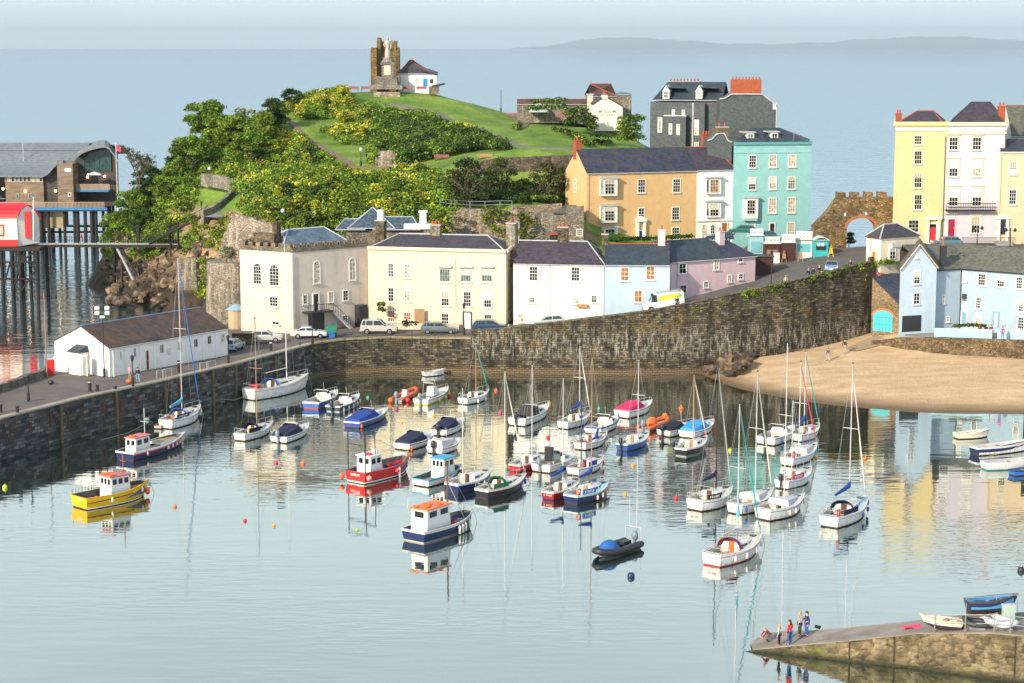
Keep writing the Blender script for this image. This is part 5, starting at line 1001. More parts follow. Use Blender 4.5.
g_=W(51,375.5,4.1); r0=thing('red_gate','bright red boarded gate against the left end of the white shed','gate',tuple(g_)); b=MB(); b.box((g_.x,g_.y,4.95),(.9,.12,1.8),.3); b.build('board',RED,r0); b=MB(); b.tube((g_.x-.55,g_.y,4.1),(g_.x-.55,g_.y,6.0),.06,n=6); b.build('post',DARK,r0)
lamp(104.5,377,0,310,'tall black floodlight mast in front of the white shed gable','flood',z=4.1)
for u,v,vt,lab in((28.5,401,375,'black lamp post on the pier at the left of the photograph'),(133,386,355,'black lamp post on the pier edge before the shed door'),(228.5,363,335,'black lamp post at the right end of the white shed'),(312.5,345.5,311,'black lantern lamp post in front of the white saloon car'),(464,335,303,'black lantern lamp post outside the door of the cream house')): lamp(u,v,0,vt,lab,'lantern',z=4.15 if u<460 else 4.4)
for u,v,h_,lab in((90,391,1.15,'taller black bollard on the pier near the shed gable'),(97.5,391.5,.75,'short stout black bollard beside the taller one on the pier'),(0.8,412,.8,'black bollard at the very left edge of the pier'),(17.5,412.5,.7,'low black bollard on the pier left of the lamp post'),(179,372,1.3,'black bollard beside the blue boom yacht mast'),(271,351,1.2,'black bollard on the quay in front of the silver hatchback'),(115,389,.35,'small mooring cleat on the pier edge')):
 p=W(u,v,4.15); r0=thing('bollard',lab,'bollard',tuple(p)); b=MB(); b.lathe(tuple(p),[(.2,0),(.17,.1),(.17,h_-.15),(.23,h_-.1),(.2,h_)],10); b.build('post',BLACKM,r0)
 if h_>1: b=MB(); b.lathe((p.x,p.y,p.z+h_*.8),[(.185,0),(.185,.1)],10); b.build('band',WHITE,r0)
# iron railings on quay corner
r0=thing('quay_railing','thin dark iron railing along the quay edge before the parked cars','railing',tuple(W(300,346,4.3))); P=[W(u,v,4.35) for u,v in((300,347),(322,343.5),(345,341),(368,340),(391,339.7),(412,339.5),(435,339),(455,338))]
for p in P: b=MB(); b.tube(p,p+Vector((0,0,1.1)),.045,n=6); b.build('post',BLACKM,r0)
for h_ in(.55,1.05): b=MB(); b.path([p+Vector((0,0,h_)) for p in P],.025,5); b.build('rail',BLACKM,r0)
r0=thing('pier_railing','pair of low grey ladder rails at the pier edge below the white shed','railing',tuple(W(160,380,4.2)))
for u,v in((157,379),(163,377.5),(200,371),(207,369.5)): p=W(u,v,4.2); b=MB(); b.path([p,p+Vector((0,0,.9)),p+Vector((.8,.9,.9)),p+Vector((.8,.9,0))],.035,5); b.build('hoop',ALU,r0)
p=W(47,377,4.1); b=MB(); zt=D(46.5,292,p.y).z; b.tube(p,(p.x,p.y,zt),.09,.05,n=6); r0=thing('signal_pole','thin rust coloured pole standing behind the pier left of the shed','pole',tuple(p)); b.build('pole',paint((.35,.2,.13),.7),r0); 
# ---------- lifeboat stations, footbridge, sea walls ----------
TIM=paint((.018,.017,.018),.8,.3); BOARD=None
def boards(c1,c2,s=2.5):
 m,t,b=nt('timber_boards'); g=N(t,'TexCoord'); sx=N(t,'SeparateXYZ'); t.links.new(g.outputs['Object'],sx.inputs[0]); mu=N(t,'Math',operation='MULTIPLY'); mu.inputs[1].default_value=s; t.links.new(sx.outputs[2],mu.inputs[0]); fr=N(t,'Math',operation='FRACT'); t.links.new(mu.outputs[0],fr.inputs[0])
 c=ramp(t,noise(t,.8,5,(.4,.4,3)),[(.3,c1),(.7,c2)]); c=mixc(t,c,ramp(t,fr.outputs[0],[(0,.4),(.15,1)]),.6,'MULTIPLY'); t.links.new(c,b.inputs['Base Color']); b.inputs['Roughness'].default_value=.85; return m
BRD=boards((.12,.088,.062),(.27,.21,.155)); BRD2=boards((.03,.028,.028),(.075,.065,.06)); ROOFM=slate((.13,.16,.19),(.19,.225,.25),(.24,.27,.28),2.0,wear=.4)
Yb=368.
root=thing('lifeboat_station','large modern timber lifeboat station with curved grey roof standing on stilts in the sea','lifeboat station',(XY(40,Yb,9).x,Yb,9))
Xb=lambda u,Y=Yb: D(u,200,Y).x; Zb=lambda v,Y=Yb: D(60,v,Y).z
zd=Zb(207)
b=MB(); x0,x1=Xb(-40),Xb(109); b.prism([Vector((x0,Yb-2)),Vector((x1,Yb-2)),Vector((x1*1.055,Yb+20)),Vector((x0,Yb+20))],zd-.7,zd); b.build('deck',TIM,root)
b=MB(); b.box(((x0+x1)/2,Yb-2.06,zd-.2),(x1-x0,.12,.5)); b.build('deck_fascia',paint((.02,.17,.42),.5),root)
b=MB(); b.box(((Xb(6)+Xb(44))/2,Yb+7,(zd+Zb(182))/2),(Xb(44)-Xb(6),14,Zb(182)-zd)); b.build('lower_wall',BRD,root)
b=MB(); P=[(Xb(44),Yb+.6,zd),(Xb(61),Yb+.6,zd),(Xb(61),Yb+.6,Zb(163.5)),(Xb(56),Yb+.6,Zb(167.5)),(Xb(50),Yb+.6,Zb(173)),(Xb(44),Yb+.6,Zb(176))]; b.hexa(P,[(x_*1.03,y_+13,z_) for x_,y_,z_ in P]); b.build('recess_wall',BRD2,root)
b=MB(); b.box(((Xb(60)+Xb(75.5))/2,Yb+6,(zd+Zb(163))/2),(Xb(75.5)-Xb(60),15,Zb(163)-zd)); b.build('stair_tower_wall',BRD,root)
# tall hall with curved roof: profile in x-z, extruded along Y
prof=[(-30,176),(20,176)]  
hp=[(72,200),(72,163),(76,158),(81,154),(88,150),(96,147.5),(104,146.5),(108,148),(112,153),(116,160),(116,200)]
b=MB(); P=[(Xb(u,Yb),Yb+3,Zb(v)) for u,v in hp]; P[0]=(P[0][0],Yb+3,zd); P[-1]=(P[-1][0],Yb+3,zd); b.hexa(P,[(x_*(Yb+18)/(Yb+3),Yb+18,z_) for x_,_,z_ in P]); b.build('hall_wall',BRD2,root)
# roof sheet: swept S profile
rp=[(42,175.5),(47,174),(52,170.5),(56,166),(59.5,162.5),(66,161.5),(74,159.5),(78,155),(84,151),(92,148),(100,146),(106,145.3),(110,147.5),(114,153),(118.5,160)]
def sheet(pts,y0,y1,th,mat,name):
 b=MB(); top=[(Xb(u,Yb),Zb(v)) for u,v in pts]; A0=[(x_,y0,z_) for x_,z_ in top];A1=[(x_*y1/y0,y1,z_) for x_,z_ in top];B0=[(x_,y0,z_-th) for x_,z_ in top];B1=[(x_*y1/y0,y1,z_-th) for x_,z_ in top]
 b.strip(A0,A1); b.strip(B0,B1); b.strip(A0,B0); b.strip(A1,B1); return b.build(name,mat,root)
sheet(rp[7:],Yb+.5,Yb+22,.45,ROOFM,'hall_roof')
# long roof: slopes up away from the camera then flat ridge
b=MB(); L0,L1=Xb(-45),Xb(43); pr=[(Yb-.8,Zb(175)),(Yb+2,Zb(173)),(Yb+5,Zb(169)+.5),(Yb+8,Zb(161)+1),(Yb+12,Zb(152)+1.2),(Yb+18,D(50,144.6,Yb+18).z)]
R1=[(L0,y,z) for y,z in pr]; R2=[(L1+(Xb(78)-L1)*min(1,(k/(len(pr)-1))**.8*1.6 if k else 0),y,z) for k,(y,z) in enumerate(pr)]
R3=[(Xb(118),Yb+18,D(50,145.5,Yb+18).z)]
for k in range(len(pr)-1):
 q=[Vector(R1[k]),Vector(R2[k]),Vector(R2[k+1]),Vector(R1[k+1])]; b.hexa([p-Vector((0,0,.35)) for p in q],q)
b.build('main_roof',ROOFM,root)
sheet(rp[:6],Yb-1.2,Yb+10,.4,ROOFM,'swept_roof_edge')
b=MB(); q=[Vector((L0,Yb+18,pr[-1][1])),Vector((Xb(106),Yb+18,pr[-1][1])),Vector((Xb(104),Yb+26,pr[-1][1]-2)),Vector((L0,Yb+26,pr[-1][1]-2))]; b.hexa([p-Vector((0,0,.3)) for p in q],q); b.build('back_roof',ROOFM,root)
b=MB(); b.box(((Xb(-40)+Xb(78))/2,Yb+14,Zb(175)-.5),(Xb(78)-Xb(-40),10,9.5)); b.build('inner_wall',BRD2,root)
f=Fac((Xb(6),Yb-.02),(Xb(44),Yb-.02))
for k in range(9):
 u=9+k*4; window(root,f,u,179,3.4,6,1,1,gl=rnd.choice([GL,GLC,GLG]),fr=paint((.5,.46,.38),.6),sill=False,name='clerestory_window')
b=MB(); b.box(((Xb(5)+Xb(44))/2,Yb+6.9,Zb(179)),(Xb(44)-Xb(5)-.1,13.7,Zb(175.5)-Zb(182.5))); b.build('clerestory_wall',BRD,root)
for u,v in((17.5,196),(30,196)): window(root,f,u,v,3,5,1,1,gl=GLG,fr=GREY,sill=False)
f2=Fac((Xb(60),Yb-1.52),(Xb(76),Yb-1.52)); window(root,f2,69.7,194.5,3,4,1,1,gl=GL,sill=False); b=MB(); b.box(f2.P(f2.hit(68,169)[0],Zb(169.5),.03),(1.2,.06,.7)); b.build('sign_board',WHITE,root)
f3=Fac((Xb(76),Yb+2.98),(Xb(116),Yb+2.98)); 
ap=[(82,172),(82,163),(85,157.5),(90,153.5),(97,151.5),(104,150.5),(109,151.2),(109,172)]
b=MB(); b.add([(Xb(u),Yb+2.9,Zb(v)) for u,v in ap],[tuple(range(len(ap)))]); gw=b.build('glazed_gable',glass((.02,.06,.06),.1,'green_glass'),root); b=MB()
for u,vt in((87,156),(92,153),(97,151.5),(103,151)): b.box((Xb(u),Yb+2.85,(Zb(vt)+Zb(172))/2),(.1,.1,Zb(vt)-Zb(172)))
for v in(158,165): b.box((Xb(95.5),Yb+2.82,Zb(v)),(Xb(109)-Xb(82)-.2,.1,.1))
b.path([(Xb(u),Yb+2.8,Zb(v)) for u,v in ap],.12,5); b.build('glazing_bars',paint((.03,.08,.09),.5),gw)
zb2=Zb(189.5); b=MB(); b.box(((Xb(76)+Xb(109))/2,Yb+1.4,zb2-.25),(Xb(109)-Xb(76),3.4,.4)); bal=b.build('balcony',paint((.02,.17,.42),.5),root)
b=MB(); b.box(((Xb(76)+Xb(110))/2,Yb+3.4,(zd+zb2)/2),(.5,.5,zb2-zd)); b.build('column',TIM,root)
def rail(x0,x1,y,z,h,par,mat,n,slat=.09):
 b=MB(); [b.box((x0+(x1-x0)*k/(n-1),y,z+h/2),(slat,.05,h)) for k in range(n)]; b.box(((x0+x1)/2,y,z+h),(x1-x0,.1,.08)); b.build('railing',mat,par)
TR=paint((.40,.31,.22),.8,.2); rail(Xb(77),Xb(110),Yb-.25,zb2-.05,1.1,bal,TR,34,.12); rail(Xb(0),Xb(106),Yb-2,zd,1.1,root,TR,80,.12)
b=MB(); x_=Xb(95); b.box((x_,Yb-.1,Zb(174.2)),(2.6,.3,.35)); b.hexa([(x_-1.5,Yb-.2,Zb(174.5)),(x_+1.5,Yb-.2,Zb(174.5)),(x_,Yb-.2,Zb(171.5))],[(x_-1.5,Yb+.5,Zb(174.5)),(x_+1.5,Yb+.5,Zb(174.5)),(x_,Yb+.5,Zb(171.5))]); b.build('canopy',LGREY,root)
m,t,b_=nt('lit_lamp'); b_.inputs['Emission Color'].default_value=(1,.55,.25,1); b_.inputs['Emission Strength'].default_value=14; LIT=m
for u,v,y in((87.5,177,Yb+2.5),(104.5,176.5,Yb+2.5),(55.5,191,Yb+.3),(25.3,191.3,Yb-.2),(3,188.8,Yb-.2)):
 b=MB(); p=D(u,v,y-.3); b.ell(p,(.22,.22,.24),8,6); b.build('lit_lamp',LIT,root)
for u in(24,37.5,41.5,49,65,75,78,86,92.5,96.5,112.5,3,12): 
 for y in(Yb-1,Yb+8 if int(u)%2 else Yb+15): b=MB(); b.tube((Xb(u),y,-4),(Xb(u),y,zd-.6),.42 if u in(41.5,78,92.5) else .3,n=8); b.build('pile',TIM,root)
b=MB(); b.box((Xb(50),Yb+2,zd-2.4),(Xb(62)-Xb(36),4,3.4)); b.build('under_deck_store',boards((.25,.2,.12),(.42,.34,.2)),root)
for v in(232,226): b=MB(); b.box((Xb(70),Yb+12,D(50,v,Yb+12).z),(Xb(112)-Xb(30),.4,.4)); b.build('cross_beam',TIM,root)
b=MB(); b.tube((Xb(117.5),Yb,zd-3),(Xb(117.5),Yb,Zb(143)),.07,n=5); fp=thing('flagpole','white flagpole at the right end of the lifeboat station','pole',(Xb(117.5),Yb,zd-3)); b.build('pole',WHITE,fp); b=MB(); x_=Xb(117.5); b.add([(x_+.05,Yb,Zb(146)),(x_+1.0,Yb+.2,Zb(147)),(x_+.9,Yb+.1,Zb(152)),(x_+.05,Yb,Zb(151))],[(0,1,2,3)]); b.build('flag',PINKR,fp)
b=MB(); b.tube((Xb(17),Yb+6,Zb(170)),(Xb(17),Yb+6,Zb(144)),.06,n=5); b.build('roof_mast',LGREY,root)
# old red-roofed boathouse
Yo=303.; Xo=lambda u,Y=Yo: D(u,230,Y).x; Zo=lambda v,Y=Yo: D(20,v,Y).z
root=thing('old_boathouse','small white boathouse with a rounded red roof on black trestles at the left edge','boathouse',(Xo(17),Yo,8.5))
zf=Zo(246.5); ze=Zo(216); xa,xb=Xo(17.5),Xo(34)
b=MB(); gp=[(17.5,217),(20,211.5),(23.5,208),(27,207),(30,209),(33,213),(36,218)]
P=[(Xo(17),Yo,zf)]+[(Xo(u),Yo+(u-17.5)*.12,Zo(v)) for u,v in gp]+[(Xo(36),Yo+2.2,zf+.4)]
b.hexa(P,[(x_-6,y_+9,z_) for x_,y_,z_ in P]); b.build('end_wall',paint((.72,.74,.74),.6),root)
b=MB(); q=[(-45,Yo-1.5),(17.4,Yo-.1)]; b.box(((Xo(-45)+Xo(17.4))/2,Yo+1.2,(zf+ze)/2),(Xo(17.4)-Xo(-45),2.6,ze-zf)); b.build('side_wall',paint((.70,.68,.60),.7),root)
b=MB(); A0=[];A1=[]
for k in range(7): q=k/6*math.pi/2; y=Yo+1.2-1.6+3.6*(1-math.cos(q)); z=ze-.25+ (Zo(205.5)-ze+.5)*math.sin(q); A0.append((Xo(-45),y,z)); A1.append((Xo(18+8*k/6),y,z))
b.strip(A0,A1); b.path([(Xo(u)+.1,Yo+(u-17.5)*.12-.1,Zo(v-1.3)) for u,v in gp]+[(Xo(37),Yo+2.3,Zo(219.5))],.14,6); b.build('roof',paint((.62,.02,.03),.45),root)
b=MB(); b.box((Xo(27),Yo+.9,(Zo(212)+Zo(238))/2),(1.0,.5,Zo(212)-Zo(238)),.1); b.build('door',RED,root); b=MB(); b.box(((Xo(-45)+Xo(17.4))/2,Yo-.16,Zo(243)),(Xo(17.4)-Xo(-45),.1,1.1)); b.build('plinth',RED,root)
b=MB(); b.box((Xo(1),Yo-.14,Zo(230.5)),(1.1,.06,1.9)); b.build('window_frame',RED,root); b=MB(); b.box((Xo(1),Yo-.18,Zo(230.5)),(.7,.04,1.4)); b.build('window',GLC,root)
b=MB(); b.box((Xo(5),Yo+2,zf-.3),(Xo(42)-Xo(-32),8,.5)); b.build('platform',TIM,root)
for u in(-20,3,13,21,38):
 for y in(Yo-1.5,Yo+5): b=MB(); b.tube((Xo(u),y,-4),(Xo(u),y,zf-.5),.3,n=8); b.build('pile',TIM,root)
for (u0,v0,u1,v1) in((3,287,14,250),(14,287,25,250),(13,268,37,250),(13,250,37,270),(22,290,37,268),(-10,287,3,250),(-10,250,3,270)): b=MB(); b.tube(D(u0,v0,Yo-1.6),D(u1,v1,Yo-1.6),.16,n=6); b.build('brace',TIM,root)
for v in(262,279): b=MB(); b.tube(D(-20,v,Yo-1.7),D(38,v,Yo-1.7),.17,n=6); b.build('cross_beam',TIM,root)
b=MB(); b.tube(D(33.5,240,Yo-1),D(33.5,197,Yo-1),.09,n=6); r0=thing('white_pole','white flagpole beside the old red roofed boathouse','pole',tuple(D(33.5,240,Yo-1))); b.build('pole',WHITE,r0)
# footbridge
Yw=306.; root=thing('footbridge','long dark iron footbridge running from the old boathouse to the cliff','footbridge',(D(30,243,Yw).x,Yw,8)); zB=D(100,243.5,Yw).z
b=MB(); xw0=D(30,243,Yw).x; xw1=D(188,243,Yw).x; b.box(((xw0+xw1)/2,Yw,zB-.3),(xw1-xw0,1.8,.45)); b.build('girder',TIM,root); b=MB(); b.box(((xw0+xw1)/2,Yw,zB-.03),(xw1-xw0-.1,1.7,.07)); b.build('deck',LGREY,root)
b=MB()
for k in range(36): x_=xw0+(xw1-xw0)*k/35; b.tube((x_,Yw-.85,zB),(x_,Yw-.85,zB+1.1),.03,n=4); b.tube((x_,Yw+.85,zB),(x_,Yw+.85,zB+1.1),.03,n=4)
for y in(-.85,.85):
 for h_ in(.55,1.1): b.tube((xw0,Yw+y,zB+h_),(xw1,Yw+y,zB+h_),.03,n=4)
b.build('railing',TIM,root)
for (u0,v0,u1,v1) in((116,246,136,285),(120,246,143,287),(115,246,114.5,292),(121.5,246,122,288)): b=MB(); b.tube(D(u0,v0,Yw),W(u1,v1,0) if v1>290 else D(u1,v1,Yw-3),.24,n=7); b.build('strut',GREY if u0<119 and v1<290 else TIM,root)
b=MB(); b.tube(D(114,274,Yw-.5),D(133,275,Yw-2),.2,n=6); b.build('cross_beam',TIM,root)
b=MB(); b.box((D(136.5,230,Yw).x,Yw+.9,zB+1.3),(.5,.5,3.4)); b.build('gate_post',TIM,root)
st=D(150,242,Yw); en=D(206,214,300); b=MB()
for s_ in(-.8,.8): b.tube(st+Vector((0,s_,-.1)),en+Vector((0,s_,-.1)),.2,n=6); b.tube(st+Vector((0,s_,1.1)),en+Vector((0,s_,1.1)),.04,n=5)
for k in range(24): p=st.lerp(en,k/24); b.box((p.x,p.y,p.z),(.7,1.6,.08))
for k in range(12): p=st.lerp(en,k/11); b.tube(p+Vector((0,-.8,0)),p+Vector((0,-.8,1.1)),.035,n=4)
b.build('stairway',TIM,root)
for u,v in((170,246),(178,247)): p=D(u,232 if u<175 else 228,Yw-1); b=MB(); b.tube((p.x,Yw-1,p.z+1),(p.x,Yw-1,4),.15,n=6); b.build('strut',TIM,root)
# green navigation mark on the reef
p=W(143.5,286,1.6); r0=thing('green_marker','small bright green marker drum at the end of the dark reef','marker',tuple(p)); b=MB(); b.lathe((p.x,p.y,p.z-.2),[(.45,0),(.5,.6),(.15,1.2)],8); b.build('drum',paint((.02,.55,.22),.5),r0)
# ramp path with stone wall
def drape(pix,width,name,mat,surf=T,lift=.09,stuffz=None,sub=6):
 P=[surf.hit(u,v) for u,v in pix]; P=[p for p in P if p]; Q=[]
 for i in range(len(P)-1):
  for k in range(sub): Q.append(P[i].lerp(P[i+1],k/sub))
 Q.append(P[-1]); A=[];B=[]
 for i in range(len(Q)):
  d=(Q[min(i+1,len(Q)-1)]-Q[max(i-1,0)]); d.z=0; d.normalize(); n=Vector((d.y,-d.x,0))*width/2
  za=max(surf.z(Q[i].x+n.x*s_,Q[i].y+n.y*s_) for s_ in(-1,-.5,0,.5,1))+lift
  A.append((Q[i].x+n.x,Q[i].y+n.y,za)); B.append((Q[i].x-n.x,Q[i].y-n.y,za))
 b=MB(); b.strip(A,B); A2=[(x_,y_,z_-.5) for x_,y_,z_ in A];B2=[(x_,y_,z_-.5) for x_,y_,z_ in B]; b.strip(A,A2); b.strip(B,B2)
 return tag(b.build(name,mat),kind='structure')
HP=paint((.20,.14,.11),.95,.2)
drape([(281,117),(300,133),(320,147),(338,157),(352,167),(370,169),(390,169)],1.1,'path',HP,lift=.12)
drape([(393,104),(410,109),(438,113),(447,119),(462,124),(478,128),(497,138),(520,146),(545,149),(575,151),(600,152)],1.5,'path',PATH)
drape([(517,129),(524,124),(518,118)],2.0,'path',PATH)
RP=[D(*q) for q in((203,217.5,286),(212,214,288),(220,209,290.5),(228,202.5,293.5),(233.5,195,298),(234,188,304),(228,183.5,309),(214,181,313),(203,180,316))]
b=MB(); lo_=[];hi_=[]
for i in range(6):
 a_=RP[i].lerp(RP[min(i+1,5)],0); d_=RP[min(i+1,5)]-RP[max(i-1,0)]; d_.z=0; d_.normalize(); n_=Vector((d_.y,-d_.x,0)); lo_.append(tuple(a_+Vector((0,0,.1)))); q_=a_+n_*3.1; hi_.append((q_.x,q_.y,a_.z+.1))
b.strip(lo_,hi_); b.strip([(x_,y_,z_-1.5) for x_,y_,z_ in hi_],hi_); b.strip([(x_,y_,z_-1.5) for x_,y_,z_ in lo_],lo_); tag(b.build('ramp_path',asphalt((.20,.21,.24),'pale_asphalt')),kind='structure')
nodes=[Vector((p.x,p.y)) for p in RP]; zn_=[p.z for p in RP]
GS=stone((.16,.14,.115),(.38,.34,.28),(.08,.07,.06),3.0)
ribbon_wall(nodes,[z-1 for z in zn_],[z+1.1 for z in zn_],.5,'path_wall',GS,'curved grey stone parapet wall beside the ramp path up the cliff','wall',.0,jit=.05)
p=D(202.5,214,300); q=T.hit(202.5,214); 
if q: lamp(201.7,216,q.y,201,'black lantern lamp at the top of the footbridge stairs','lantern')
# bastion
c=XY(229,258.5,5); root=thing('bastion','rounded ancient grey brown stone bastion with shrubs on top left of the castellated house','bastion',(c.x,c.y,-1)); b=MB(); b.lathe((c.x+.9,c.y,-1),[(4.4,0),(4.0,6),(3.75,12.2)],24,smooth=False); b.build('masonry',GREYST,root)
# ruined gable wall behind tower house
def ruin(name,label,pts,Y,th,mat,vb,rot=0):
 r=random.Random(len(pts)); P=[]
 for i in range(len(pts)-1):
  for k in range(5): f_=k/5; u=pts[i][0]*(1-f_)+pts[i+1][0]*f_; v=pts[i][1]*(1-f_)+pts[i+1][1]*f_+r.uniform(-.5,.5); P.append(D(u,v,Y+rot*(u-pts[0][0])))
 P.append(D(pts[-1][0],pts[-1][1],Y+rot*(pts[-1][0]-pts[0][0]))); zb=D(pts[0][0],vb,Y).z; root=thing(name,label,'wall',(P[0].x,Y,zb)); b=MB()
 F_=[tuple(p) for p in P]; G=[(p.x,p.y,zb) for p in P]; b.strip(F_,G); F2=[(p.x,p.y+th,p.z) for p in P]; G2=[(p.x,p.y+th,zb) for p in P]; b.strip(F2,G2); b.strip(F_,F2); b.add([F_[0],F2[0],G2[0],G[0]],[(0,1,2,3)]); b.add([F_[-1],F2[-1],G2[-1],G[-1]],[(0,1,2,3)]); b.build('masonry',mat,root); return root
ruin('ruined_wall','pale pink ruined stone wall with sloping jagged top above the castellated house',[(221,240),(229,224),(233.5,213),(240,215.5),(250,218),(262,222),(275,226),(283,231)],257,1.2,PALEST,262)
ruin('low_cliff_wall','low grey stone wall built on the rocks left of the bastion',[(177,259),(186,258),(196,258)],276,1.0,GREYST,290)
# lower garden retaining wall behind the cottages (several bays), and the long upper one
ruin('garden_wall','broad stained garden retaining wall with sloping ivy behind the cream house',[(440,229),(450,213),(462,209),(490,209.5),(510,210),(514,212)],266.5,1.2,stone((.22,.17,.12),(.46,.38,.29),(.12,.09,.07),2.4,(.50,.43,.36)),262)
ruin('garden_wall','tall narrow pale stone buttress between the two ivy patches',[(508,216),(513,209),(517,209),(520,216)],265.6,1.0,PALEST,262)
ruin('garden_wall','grey stone garden wall with a small window left of the orange house',[(512,214),(530,212.5),(560,213),(572,210),(583.5,206),(584,206)],266.8,1.2,GREYST,262)
ruin('garden_parapet','low pale rubble parapet on the garden terrace left of the orange house',[(513,206.5),(530,205.5),(548,204.5),(562,203.5)],269.5,.5,stone((.2,.15,.11),(.40,.32,.24),(.1,.08,.06),3),214)
ruin('upper_garden_wall','long dark brown stone retaining wall below the upper lawn',[(472,166),(482,161),(500,158),(530,157),(560,155.5),(585,153.5)],294.5,1.6,stone((.06,.045,.035),(.19,.145,.11),(.035,.028,.02),2.2,(.22,.18,.14)),196)
ruin('upper_garden_wall','short pale end of the retaining wall sloping up beside the dark tree',[(434,187),(445,181),(458,175.5),(473,171)],290,1.2,PALEST,194,.1)
# stone lean-to left of orange house
A=XY(556,266,10);Bb=XY(583.5,266,10); A.y=Bb.y=265.9; r0=House('stone_outhouse','small stone outhouse with slate lean-to roof against the orange house gable','outhouse',A,Bb,6,9,17.3,GREYST)
b=MB(); b.prism([Vector((XY(566,266,15).x,265.6)),Vector((Bb.x,265.6)),Vector((Bb.x,271)),Vector((XY(568,266,15).x,271))],9,17.6); b.build('wall',GREYST,r0.root)
b=MB(); q=[Vector((XY(553,266,17).x,266.5,D(553,213.5,266.5).z)),Vector((XY(572,266,17).x,266.5,D(572,213.5,266.5).z)),Vector((XY(577,270,17).x,272,D(577,206,272).z)),Vector((XY(566,270,17).x,272,D(565,206,272).z))]; b.hexa(q,[p+Vector((0,0,.15)) for p in q]); b.build('roof',SL_G,r0.root)
f=Fac((XY(566,266,15).x,265.6),(Bb.x,265.6)); window(r0.root,f,579.5,232.5,6,7.5,3,3,sill=False)
f=Fac(A-Vector((3,0)),A+Vector((4,0))); b=MB(); p=D(553,236,266.2); b.box((p.x,266.2,p.z-.6),(.9,.5,1.6)); b.build('doorway',DARK,r0.root); b=MB(); b.box((p.x,266.15,p.z+.35),(1.3,.5,.3)); b.build('brick_lintel',TERR,r0.root)
# light pale alpine wall piece with benches on terrace etc. : blue railing
r0=thing('terrace_railing','thin pale blue grey railing along the garden terrace below the dark tree','railing',tuple(D(445,208,267.5))); P=[D(u,v,267.6) for u,v in((440,206),(455,207.5),(470,208.5),(485,208.5),(500,208),(512,208))]
for p in P: b=MB(); b.tube(p,p+Vector((0,0,1.0)),.04,n=5); b.build('post',paint((.3,.36,.4),.6),r0)
b=MB(); b.path([p+Vector((0,0,1)) for p in P],.035,5); b.path([p+Vector((0,0,.5)) for p in P],.03,5); b.build('rail',paint((.3,.36,.4),.6),r0)
ruin('ivy_garden_wall','weathered pale stone wall with an alcove amid the dark hedge on the hill',[(375,154),(382,151),(389,150.5),(396,153)],T.hit(385,167).y if T.hit(385,167) else 318,1.0,PALEST,170)
# ---------- kiosks in the square ----------
def marks(w_,h_,loc,rz,mat,parent,out=None,seed=3):
 # a line of writing too small and worn to be read
 r_=random.Random(seed+int(w_*100)); mb=MB(); x_=-w_/2
 while x_<w_/2-h_*.4:
  k=h_*r_.uniform(.45,.75)
  if r_.random()<.85: p=Vector((math.cos(rz)*(x_+k/2),math.sin(rz)*(x_+k/2),0))+Vector(loc); mb.box(p,(k*.3,.02,h_*r_.choice([.75,1,1])),rz); mb.box(p+Vector((math.cos(rz)*k*.25,math.sin(rz)*k*.25,r_.choice([-.3,0,.3])*h_)),(k*.4,.018,h_*.25),rz)
  x_+=k*1.25
 return mb.build('lettering',mat,parent,world=out is None)
def kiosk(u0,u1,vb,vt,label,body,front=None,sign=None,signcol=WHITE,Y=None,depth=1.8,roofm=LGREY,txt=None,hatch=None,cat='kiosk'):
 z=None
 p=None
 for zz_ in np.arange(8,14,.05):
  q=W((u0+u1)/2,vb,zz_)
  if abs(road_z(q.x,q.y)-zz_)<.06: p=q; break
 if p is None: p=W((u0+u1)/2,vb,11.5)
 a=D(u0,vb,p.y); c=D(u1,vb,p.y); zt=D(u0,vt,p.y).z; r=thing('kiosk',label,cat,(a.x,p.y,p.z)); f=Fac((a.x,p.y),(c.x,p.y)); mb=MB(); w_=f.L
 mb.box(f.P(w_/2,(p.z+zt)/2-.1,-depth/2),(w_,depth,zt-p.z+.2),f.rz); mb.build('body',body,r)
 mb=MB(); mb.box(f.P(w_/2,zt+.07,-depth/2+.1),(w_+.2,depth+.3,.1),f.rz); mb.build('roof',roofm,r)
 if front: mb=MB(); mb.box(f.P(w_*.5,p.z+(zt-p.z)*.58,.03),(w_*.75,.06,(zt-p.z)*.42),f.rz); mb.build('display_panel',front,r)
 if hatch: mb=MB(); mb.box(f.P(w_*.5,p.z+(zt-p.z)*.55,.035),(w_*.7,.06,(zt-p.z)*.3),f.rz); mb.build('serving_hatch',hatch,r)
 if sign:
  mb=MB(); mb.box(f.P(w_/2,zt+.12+sign/2,.0),(w_*.96,.1,sign),f.rz); s_=mb.build('sign_board',signcol,r)
  if txt:
   for k in range(txt): marks(w_*(.72-.2*k),sign*.24,f.P(w_/2,zt+.12+sign*((.72-.42*k) if txt>1 else .45),.055),f.rz,NAVY,s_)
 return r,f,p
BRN=paint((.055,.018,.015),.7,.2); PBLU=paint((.5,.62,.68),.6)
kiosk(749,763,262.5,236,'pale blue kiosk with a white sign board, leftmost of the row before the turquoise house',paint((.30,.52,.58),.6),paint((.16,.42,.48),.6),.9,paint((.62,.72,.78),.5),txt=1)
kiosk(764,780,263,244,'dark brown kiosk with cream awning board and a white panel beside its counter',BRN,None,.9,paint((.55,.62,.6),.6),hatch=paint((.25,.16,.12),.7),txt=1)
kiosk(781,795,261.5,243,'dark brown kiosk with a white sign board and a round blue badge',BRN,None,1.1,WHITE,txt=2)
kiosk(795.5,812,258.5,240,'white kiosk with turquoise posters and a white sign board on its roof',paint((.62,.68,.68),.6),paint((.12,.45,.50),.6),1.1,WHITE,txt=2,roofm=paint((.6,.5,.3),.7))
